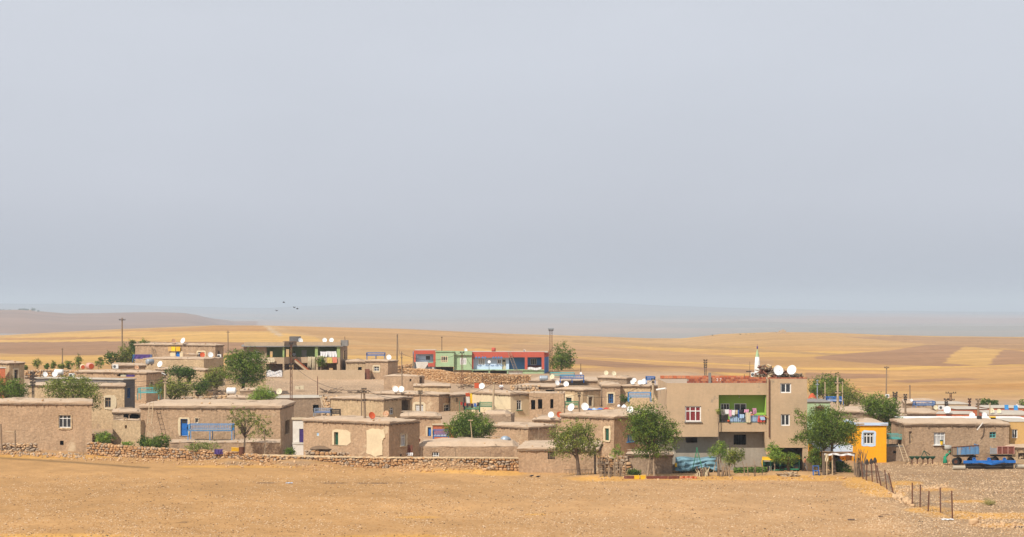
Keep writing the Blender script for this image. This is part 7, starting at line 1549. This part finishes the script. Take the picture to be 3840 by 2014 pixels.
for px in (2597, 2634): mb = MB(); mb.bar(W(px, 1760, 187), W(2614 + (px - 2615) * .12, 1692, 187.2), .07); mb.build('leg', M['greenmetal'], t6)
mb = MB(); mb.bar(W(2605, 1714, 187.1), W(2624, 1714, 187.1), .06); mb.bar(W(2614, 1714, 187.1), W(2614, 1740, 187.1), .04); mb.build('cross_bar', M['greenmetal'], t6); mb = MB(); mb.bar(W(2614, 1692, 187.2), ap, .12, .1); mb.build('hook', M['greenmetal'], t6)
# yellow topped machine under the tower
Yh = 188.3; t7 = thing('threshing_machine', 'green threshing machine with a long yellow hood under the tower', 'farm machine', W(2930, 1780, Yh)); mb = MB()
mb.sheet(lambda u, v: W(2858 + 142 * u, 1712 + (1 - v) * 13 + 1.5 * math.sin(u * 5) + u * -2, Yh + .9 * v ** 2 * 1.5), 20, 5); mb.build('hood', M['yellow'], t7, smooth=True)
for px in (2862, 2890, 2925, 2960, 2997): mb = MB(); mb.bar(W(px, 1725, Yh + .05), W(px, 1772, Yh + .05), .07); mb.build('post', M['dkgreen'], t7)
part(t7, 'body_panel', 'dkgreen', (2862, 1732, 2998, 1748, Yh + .9, .1)); part(t7, 'lower_tray', 'greenmetal', (2900, 1762, 2940, 1767, Yh - .1, .6), (2945, 1758, 2998, 1763, Yh, .6)); part(t7, 'side_stripe', 'yellow', (2856, 1725, 2860, 1752, Yh, .1))
for px in (2872, 2985): c = W(px, 1, Yh + .5); c.z = gz(c.x, c.y) + .32; wheel(t7, c, .32, .2)
log_pile('pale chopped branches in front of the green threshing machine', [(G(2950, 1786), (.6, .4, .5)), (G(2965, 1786), (.7, .4, .3))], 34, (.5, 1.3), ('palewood', 'wood'), .05, 12)
ch = None
for px, py0, py1, Y, lb in ((3776, 1523, 1549, 244, 'left light blue plastic chair on the right edge roofs'), (3811, 1527, 1551, 243, 'right light blue plastic chair on the right edge roofs')):
    b = W(px, py1, Y); t = thing('plastic_chair', lb, 'chair', b, 'blue plastic chairs on the right roofs'); s_ = .45
    mb = MB(); mb.box(b + Vector((0, 0, .42)), (s_, s_, .04)); mb.build('seat', M['bluepaint'] if False else M['ltbluemetal'], t); mb = MB(); mb.box(b + Vector((0, .22, .68)), (s_, .04, .5), rx=-.15); mb.build('backrest', M['ltbluemetal'], t)
    for x in (-.2, .2):
        for y in (-.2, .2): mb = MB(); mb.bar(b + Vector((x, y, 0)), b + Vector((x * .9, y * .9, .42)), .04); mb.build('leg', M['ltbluemetal'], t)
b = G(3060, 1783); t = thing('garden_chair', 'dark blue metal chair frame by the small dark leaved tree', 'chair', b)
mb = MB(); mb.box(b + Vector((0, 0, .4)), (.5, .45, .04)); mb.build('seat', M['bluepaint'], t)
for x in (-.24, .24):
    for y in (-.2, .2): mb = MB(); mb.bar(b + Vector((x, y, 0)), b + Vector((x, y, .4 if y < 0 else .85)), .045); mb.build('leg', M['bluepaint'], t)
mb = MB(); mb.bar(b + Vector((-.24, .2, .8)), b + Vector((.24, .2, .8)), .05); mb.build('back_rail', M['bluepaint'], t)

# ---------------- fences, arbour, edging ----------------
def gp(px, py): q = G(px, py); return q
def fence(label, posts, name='wire_fence', heads=()):
    """posts: (base px, base py, top px, top py)"""
    q0 = gp(posts[0][0], posts[0][1]); t = thing(name, label, 'fence', q0); t['kind'] = 'thing'; B = []; T = []
    for (bx, by, tx, ty) in posts:
        b = gp(bx, by); tp = W(tx, ty, b.y + .05); B.append(b); T.append(tp); mb = MB(); mb.bar(b - Vector((0, 0, .25)), tp, .085, .085); mb.build('post', M['rust'], t)
    mb = MB(); rr = random.Random(len(posts))
    for k in range(len(posts) - 1):
        L_ = (B[k + 1] - B[k]).length
        if L_ > 9: continue
        n = max(3, int(L_ / .3)); sag = rr.uniform(.05, .25)
        def Q(u, v): 
            b = B[k].lerp(B[k + 1], u); tp = T[k].lerp(T[k + 1], u); p = b.lerp(tp, v * (.92 - sag * math.sin(math.pi * u))); return p + Vector((0, .06 * math.sin(u * 9 + v * 3), .02))
        for i in range(n + 1):
            u = i / n
            for dd in (.22, -.22):
                pts = [Q(min(1, max(0, u + dd * s_)), s_) for s_ in (0, .33, .66, 1)]
                for a, b in zip(pts, pts[1:]): mb.bar(a, b, .007)
        for v in (.02, .5, .98):
            pts = [Q(i / 6, v) for i in range(7)]
            for a, b in zip(pts, pts[1:]): mb.bar(a, b, .01)
    tag(mb.build('wire_mesh', M['netting'], t), kind='stuff')
    for i in heads:
        mb = MB(); c = T[i]; mb.lathe(c + Vector((0, 0, -.05)), [(0, .32), (.1, .2), (.17, .0), (.14, -.16), (.0, -.24)], 8); mb.v = [(v[0], c.y + (v[1] - c.y) * .35, v[2]) for v in mb.v]; mb.build('spade_head', M['dark'], t)
    return t
fence('leaning wire fence with three dark spade heads', [(3238, 1796, 3226, 1712), (3249, 1802, 3251, 1732), (3272, 1807, 3267, 1730), (3292, 1813, 3281, 1726), (3306, 1822, 3288, 1745), (3327, 1835, 3318, 1762), (3354, 1857, 3332, 1773)], heads=(1, 2, 3))
fence('upright rusty post fence with torn mesh in the right foreground', [(3421, 1896, 3421, 1810), (3450, 1904, 3452, 1817), (3480, 1918, 3484, 1842), (3527, 1923, 3526, 1829), (3572, 1945, 3569, 1840)])
def stick_fence(label, px0, px1, py, ht, n, Y=None, seed=0, mks=('wood', 'bark', 'palebark')):
    rr = random.Random(seed); b0 = gp((px0 + px1) / 2, py); t = thing('stick_fence', label, 'fence', b0); t['kind'] = 'thing'
    for k in range(n):
        px = px0 + (px1 - px0) * (k + rr.uniform(0, 1)) / n; b = gp(px, py + rr.uniform(-3, 3)); h = ht * rr.uniform(.55, 1.1); mb = MB(); mb.tube([b - Vector((0, 0, .1)), b + Vector((rr.uniform(-.12, .12), 0, h * .5)), b + Vector((rr.uniform(-.25, .25), rr.uniform(-.1, .1), h))], [rr.uniform(.03, .055), .035, .02], 5); mb.build('stick', M[rr.choice(mks)], t)
    mb = MB(); mb.tube([gp(px0, py) + Vector((0, -.05, ht * .5)), gp((px0 + px1) / 2, py) + Vector((0, -.05, ht * .56)), gp(px1, py) + Vector((0, -.05, ht * .5))], .025, 5); mb.build('rail', M['wood'], t); return t
stick_fence('crooked stick fence with a wooden gate frame beside the low annex', 2250, 2348, 1788, 2.0, 22, seed=1)
stick_fence('dry cane bundle before the tarpaulin cart', 2612, 2660, 1786, .75, 26, seed=2, mks=('palebark', 'dishcream', 'rust'))
stick_fence('dark stakes and canes between the young trees', 2690, 2740, 1786, 1.3, 16, seed=3)
stick_fence('row of thin stakes before the grey ground floor', 2790, 2860, 1786, 1.6, 5, seed=4)
stick_fence('weathered stake barrier at the corner of the orange house', 3208, 3244, 1788, 2.2, 26, seed=5, mks=('bark', 'wood', 'bark'))
gf = thing('gate_frame', 'dark wooden gate post with a crossbeam beside the stick fence', 'gate', gp(2232, 1786)); mb = MB(); mb.tube([W(2232, 1790, 186.6), W(2230, 1672, 186.6)], .1, 7); mb.build('gate_post', M['bark'], gf); mb = MB(); mb.tube([W(2248, 1788, 186.4), W(2248, 1716, 186.4)], .06, 6); mb.bar(W(2246, 1718, 186.4), W(2276, 1718, 186.4), .08); mb.build('frame', M['wood'], gf)
mb = MB(); a = W(2352, 1703, 186.0); mb.tube([W(2345, 1704, 185.8), W(2440, 1707, 185.9)], .07, 6); tag(mb.build('eave_beam', M['bark']), 'dark beam along the eave of the low annex', 'beam')
ab = thing('arbour', 'stick arbour with white cloth hung from its roof before the orange house', 'arbour', gp(3145, 1786)); mb = MB()
for px, mk, r in ((3090, 'bark', .16), (3101, 'palewood', .06), (3122, 'palewood', .06), (3205, 'wood', .07)):
    b = W(px, 1, 184.9); b.z = gz(b.x, b.y) - .1; mb = MB(); mb.tube([b, W(px - 1, 1700, 185), ], r, 7); mb.build('post', M[mk], ab)
for k in range(7): mb = MB(); mb.tube([W(3084, 1693 + k * .7, 184.8 + k * .35), W(3208, 1700 + k * .6, 184.9 + k * .35)], .045, 5); mb.build('roof_pole', M['palewood' if k % 2 else 'wood'], ab)
mb = MB(); mb.sheet(lambda u, v: W(3092 + 112 * u, 1700 + 4 * math.sin(u * 14) * .5 + 7 * v + u * 2, 184.6 - .05 * math.sin(u * 30)), 30, 2); mb.build('cloth_strip', M['whitecloth'], ab)
mb = MB(); mb.sheet(lambda u, v: W(3094 + 12 * u, 1702 + 28 * v, 184.5 - .05 * math.sin(u * 9 + v * 7)), 5, 8); mb.build('hanging_rag', M['creamcloth'], ab)
for k, (a, b, mk, lb) in enumerate(((2340, 2378, 'rail_brown', 'short dark red edging board at the left'), (2424, 2504, 'rail_brown', 'long dark red edging board below the twin trunk tree'), (2506, 2548, 'rail_brown', 'dark red edging board before the jerrycan'))):
    q0, q1 = gp(a, 1797), gp(b, 1796); mb = MB(); mb.bar(q0 + Vector((0, 0, .1)), q1 + Vector((0, 0, .1)), .05, .28); tag(mb.build('edging_board', M[mk]), lb, 'board')
for k, (px, lb) in enumerate(((2388, 'left yellow plastic tub on the garden edge'), (2411, 'right yellow plastic tub on the garden edge'))):
    q = gp(px, 1797); mb = MB(); mb.box(q + Vector((0, 0, .13)), (.42, .3, .27)); o = mb.build('tub', M['yellow'], None); mb2 = MB(); mb2.box(q + Vector((0, 0, .275)), (.46, .34, .03)); tb_ = thing('plastic_tub', lb, 'tub', q); o.parent = tb_; WL[tb_.name] = q; o.location = -q; mb2.build('rim', M['plastyellow'], tb_); o.name = 'tub_body'
for k in range(7):
    q = gp(2555 + k * 9, 1796 - (k % 2)); mb = MB(); mb.lathe(q, [(.06, 0), (.1, .1), (.1, .2), (.08, .2)], 9); tag(mb.build('clay_pot', M['dishorange'] if k % 2 else M['peach']), 'small orange clay pot in the row before the tarpaulin cart', 'pot', 'clay pots in a row on the garden edge')
for px, py0, py1, Y, lb in ((801, 1662, 1728, 202.6, 'pale straight stake at the long stone wall under the purple cloth'), (725, 1665, 1722, 204, 'bent stake at the long stone wall before the vines'), (1578, 1676, 1716, 200.6, 'leaning stick left of the small white window'), (1706, 1677, 1718, 200.6, 'upright stick right of the small white window'), (1838, 1692, 1718, 200.4, 'short dark stick before the low rounded house'), (2020, 1600, 1650, 215, 'slanting stick before the silver dishes')):
    mb = MB(); mb.tube([W(px, py1 + 6, Y), W(px + 2, (py0 + py1) / 2, Y), W(px + (3 if px < 1600 else 0), py0, Y)], .035, 6); tag(mb.build('stake', M['wood']), lb, 'stake')
st_ = thing('post_and_rail', 'wooden post and rail frame before the big left house', 'frame', W(55, 1690, 206)); mb = MB(); mb.tube([W(58, 1688, 207), W(56, 1614, 207)], .08, 6); mb.build('post', M['wood'], st_); mb = MB(); mb.tube([W(18, 1618, 207), W(62, 1622, 207)], .05, 6); mb.build('rail', M['palewood'], st_)
mb = MB(); mb.tube([W(6, 1690, 207), W(3, 1590, 207)], .09, 6); mb.build('post', M['wood'], st_)
ob = thing('oil_barrel', 'rusty open barrel at the stone wall by the airy young tree', 'barrel', W(906, 1700, 202.6)); mb = MB(); c = W(906, 1700, 202.6); mb.lathe(c, [(.26, -.1), (.27, .2), (.26, .22), (.27, .6), (.23, .6), (.23, .1)], 14); mb.build('shell', M['rust'], ob)
oc = thing('crate', 'yellow orange crate tilted on the stone wall beside the rusty barrel', 'crate', W(884, 1692, 202.8)); mb = MB(); c = W(883, 1685, 202.8)
for dz in (-.13, 0, .13): mb.box(c + Vector((0, -.14, dz)), (.75, .03, .09), ry=.06); 
mb.build('slats', M['yellow'], oc); mb = MB(); mb.box(c, (.72, .24, .36), ry=.06); mb.build('crate_body', M['ochre'], oc)
sl = thing('silver_bowls', 'two overlapping silver blue bowl dishes lying behind the low rounded house', 'bowls', W(1900, 1648, 206)); 
for k, (px, r, dy) in enumerate(((1894, .46, .5), (1902, .36, 0))): mb = MB(); c = W(px, 1649, 207 - dy); mb.lathe(c, [(r, 0), (r * .95, r * .3), (r * .7, r * .62), (r * .3, r * .8), (0, r * .82)], 18); mb.build('bowl', M['dishgrey'], sl, smooth=True)

# ---------------- stones, rubble, gravel ----------------
sm = STONE_MESH
def rock(px, py, s_, mk, lb, cat='rock', flat=.8):
    q = G(px, py); o = link(bpy.data.objects.new('boulder', sm[mk][int(px) % 5])); o.location = q + Vector((0, 0, s_ * flat * .35)); o.scale = (s_ * 1.15, s_, s_ * flat); o.rotation_euler = (0, 0, px % 3); tag(o, lb, cat)
rock(3651, 1968, .62, 'stone2', 'big pale round boulder in the right foreground'); rock(3672, 1974, .3, 'stone2', 'small pale rock touching the big boulder'); rock(1822, 1764, .32, 'stone2', 'squarish pale stone left of the small cairn')
cn = thing('cairn', 'small tumbled cairn of stones before the right end of the long stone wall', 'cairn', G(1845, 1766)); rr = random.Random(2)
for k in range(14): q = G(1833 + rr.uniform(0, 22), 1764); o = link(bpy.data.objects.new('stone', rr.choice(sm['stone2'] + sm['stone3']))); o.parent = cn; o.location = q + Vector((0, 0, .08 + .5 * rr.random() * ((q.x - cn.location.x + .4)))) - cn.location; o.scale = (rr.uniform(.18, .34),) * 3; o.rotation_euler = (rr.random(), rr.random(), rr.random() * 3)
def rubble(name, n, reg, smin, smax, mks, seed, kindof=('stone', 'stone2', 'stone3')):
    rr = random.Random(seed); L_ = []
    while len(L_) < n:
        px = rr.uniform(reg[0], reg[1]); py = rr.uniform(reg[2], reg[3]) if len(reg) < 5 else reg[4](px) + rr.gauss(0, 1) * reg[5]
        q = G(px, py); s_ = smin + (smax - smin) * rr.random() ** 2.5; mi = rr.randrange(len(mks)); L_.append((rr.choice(sm[mks[mi]]), q + Vector((0, 0, s_ * .2)), (rr.random(), rr.random(), rr.random() * 6), (s_ * rr.uniform(.8, 1.5), s_, s_ * .7), mi))
    return add_stuff_from(L_, name, None, [M[m_] for m_ in mks])
rubble('loose_stones', 420, (0, 320, 1698, 1716, lambda px: 1698 + px * .055, 5), .08, .3, ('stone2', 'stone', 'stone3'), 1)
rubble('loose_stones', 500, (320, 1240, 1, 1, lambda px: 1722 + (px - 320) * .032, 6), .06, .26, ('stone2', 'stone'), 2)
rubble('loose_stones', 700, (1460, 1840, 1, 1, lambda px: 1748, 11), .06, .24, ('stone2', 'stone'), 3)
rubble('loose_stones', 260, (1100, 1640, 1, 1, lambda px: 1762, 8), .05, .2, ('stone2', 'stone'), 4)
rubble('loose_stones', 240, (3330, 3560, 1, 1, lambda px: 1838 - (px - 3400) * .08, 6), .06, .24, ('stone2', 'stone2'), 5)
rubble('loose_stones', 200, (3350, 3425, 1, 1, lambda px: 1858 + (px - 3350) * .5, 6), .08, .4, ('stone2', 'stone2'), 6)
rubble('loose_stones', 220, (3400, 3570, 1, 1, lambda px: 1742, 4), .05, .18, ('stone2', 'stone2'), 7)
rubble('loose_stones', 260, (3650, 3840, 1, 1, lambda px: 1960 + (px - 3650) * .12, 10), .05, .22, ('stone2', 'stone2'), 8)
rubble('loose_stones', 160, (2240, 3200, 1, 1, lambda px: 1797, 4), .05, .22, ('stone2', 'stone'), 9)
def gravel(name, n, mk, smin, smax, x0, x1, y0, y1, seed, flat=.55, thr=.0):
    rs = np.random.RandomState(seed); inv = rs.uniform(1 / y1, 1 / y0, n * 2); Y = 1 / inv; px = rs.uniform(x0, x1, n * 2); X = (px - 1920) * Y / F
    keep = fbm(X * .35, Y * .2, 3, seed) > thr; X = X[keep][:n]; Y = Y[keep][:n]; n = len(X); Z = ground(X, Y); s_ = smin + (smax - smin) * rs.rand(n) ** 3
    base = np.array([(1, 0, 0), (0, 1, 0), (-1, 0, 0), (0, -1, 0), (0, 0, 1), (0, 0, -1)], float); a = rs.uniform(0, 6.28, n); ca, sa = np.cos(a), np.sin(a)
    ax = s_ * rs.uniform(.7, 1.5, n); by = s_ * rs.uniform(.6, 1.1, n); cz = s_ * flat * rs.uniform(.6, 1.3, n)
    jit = rs.uniform(.75, 1.2, (n, 6)); V = np.zeros((n, 6, 3))
    for k in range(6):
        bx, b2, bz = base[k] * 1.0; x = bx * ax * jit[:, k]; y = b2 * by * jit[:, k]; V[:, k, 0] = X + x * ca - y * sa; V[:, k, 1] = Y + x * sa + y * ca; V[:, k, 2] = Z + bz * cz * jit[:, k] + cz * .2
    fs = np.array([(0, 1, 4), (1, 2, 4), (2, 3, 4), (3, 0, 4), (1, 0, 5), (2, 1, 5), (3, 2, 5), (0, 3, 5)]); Fi = (fs[None] + np.arange(n)[:, None, None] * 6).reshape(-1, 3)
    me = bpy.data.meshes.new(name); me.vertices.add(n * 6); me.vertices.foreach_set('co', V.reshape(-1)); me.loops.add(Fi.size); me.loops.foreach_set('vertex_index', Fi.ravel().astype(np.int32)); me.polygons.add(len(Fi)); me.polygons.foreach_set('loop_start', np.arange(0, Fi.size, 3, dtype=np.int32)); me.update(calc_edges=True); me.materials.append(M[mk]); o = link(bpy.data.objects.new(name, me)); o['kind'] = 'stuff'; return o
M['pebble'] = mat('pale_pebbles', (.68, .50, .33), (.54, .36, .21), scale=2); M['clod'] = mat('dark_clods', (.12, .08, .05), (.08, .05, .035), scale=3); M['clod2'] = mat('soil_clods', (.46, .25, .095), (.33, .18, .07), scale=3)
gravel('pale_pebbles', 30000, 'pebble', .02, .085, -150, 3990, 130, 186, 1, thr=.40); gravel('pale_pebbles', 9000, 'pebble', .02, .10, 3250, 3990, 138, 200, 2); gravel('dark_clods', 7000, 'clod', .02, .08, -150, 3990, 130, 184, 3, thr=.42); gravel('soil_clods', 22000, 'clod2', .025, .09, -150, 3990, 130, 190, 4)
gravel('pale_pebbles', 4000, 'pebble', .03, .12, 900, 1560, 262, 318, 6)
for px, py, mk, s_, lb in ((1085, 1814, 'ltbluecloth', .35, 'pale blue scrap of plastic on the ploughed field'), (3553, 1951, 'whitecloth', .5, 'crumpled grey white plastic near the last fence post'), (3192, 1952, 'darkcloth', .3, 'black scrap on the stubble left of the fence'), (3303, 1940, 'darkcloth', .2, 'smaller black scrap right of the first'), (3828, 1980, 'darkcloth', .5, 'black rag at the lower right edge')):
    q = G(px, py); mb = MB(); mb.sheet(lambda u, v: q + Vector(((u - .5) * s_ * 1.6, (v - .5) * s_ * 1.2, .03 + .06 * abs(math.sin(u * 7 + v * 5)))), 7, 5); tag(mb.build('litter', M[mk]), lb, 'litter')
mb = MB()
for k in range(3): mb.bar(W(3275 + k * 10, 1754 + k, 182.5 + k * .2), W(3310 + k * 5, 1757 - k * 2, 182.4), .05)
mb.v = [(v[0], v[1], v[2] - zof(1756, 182.5) + gz(v[0], v[1]) + .1) for v in mb.v]; tag(mb.build('branch_litter', M['wood']), 'grey branches on the ground behind the spade head fence', 'branches')

# ---------------- far things ----------------
rr = random.Random(12)
def far_tree(px, py, r, Y, lb, grp, mk='dark'):
    t = thing('tree', lb, 'tree', W(px, py + r, Y), grp); mb = MB(); s_ = Y / F
    for k in range(90):
        p = W(px, py, Y) + Vector((rr.gauss(0, .5) * r * s_, rr.gauss(0, .5) * r * s_, rr.gauss(0, .42) * r * s_)); a = Vector((rr.gauss(0, 1), rr.gauss(0, 1), rr.gauss(0, 1))).normalized() * .22 * r * s_; b = a.orthogonal().normalized() * .2 * r * s_
        i = len(mb.v); mb.v += [tuple(p - a), tuple(p - b), tuple(p + a), tuple(p + b)]; mb.f.append((i, i + 1, i + 2, i + 3)); mb.m.append(0); mb.t.append(rr.random() * .5)
    mb.build('crown', L[mk], t, tint=True); mb = MB(); mb.tube([W(px, py + r * 1.3, Y), W(px, py, Y)], .1 * r * s_, 5); mb.build('trunk', M['bark'], t)
for k, px in enumerate((2, 14, 30, 36, 74, 82, 90, 98, 105, 122, 128, 142)): far_tree(px, 1164 - (4 if 60 < px < 130 else 0) + (k % 3), rr.uniform(4, 6.5), 4960, 'tiny dark tree of the hamlet on the hazy left ridge', 'trees of the hamlet on the left ridge')
for k, (px, w_) in enumerate(((22, 7), (46, 9), (56, 6), (66, 7), (112, 8), (134, 7))):
    mb = MB(); pbox(mb, px - w_ / 2, 1165 - (3 if 60 < px < 130 else 0), px + w_ / 2, 1176, 4940, 8); o = mb.build('far_house', M['whitewall' if k % 2 else 'mud3']); tag(o, 'tiny pale house of the hamlet on the hazy left ridge', 'house', 'houses of the hamlet on the left ridge')
fh = thing('far_building', 'small sunlit tan building on the crest of the right hill', 'building', W(2934, 1250, 1390)); part(fh, 'wall', 'tanwall', (2926, 1240, 2948, 1253, 1384, 8), (2934, 1236, 2942, 1239.9, 1385, 5)); part(fh, 'annex', 'mud3', (2914, 1245, 2925.5, 1253, 1385, 6))
for k, (px, r_) in enumerate(((2672, 2.5), (2776, 3), (2798, 3), (2815, 3), (2828, 3.5), (2872, 2.5))): far_tree(px, 1254 - (0 if px > 2700 else -3), r_, 1395, 'tiny dark tree on the crest of the right hill', 'trees on the right hill crest')
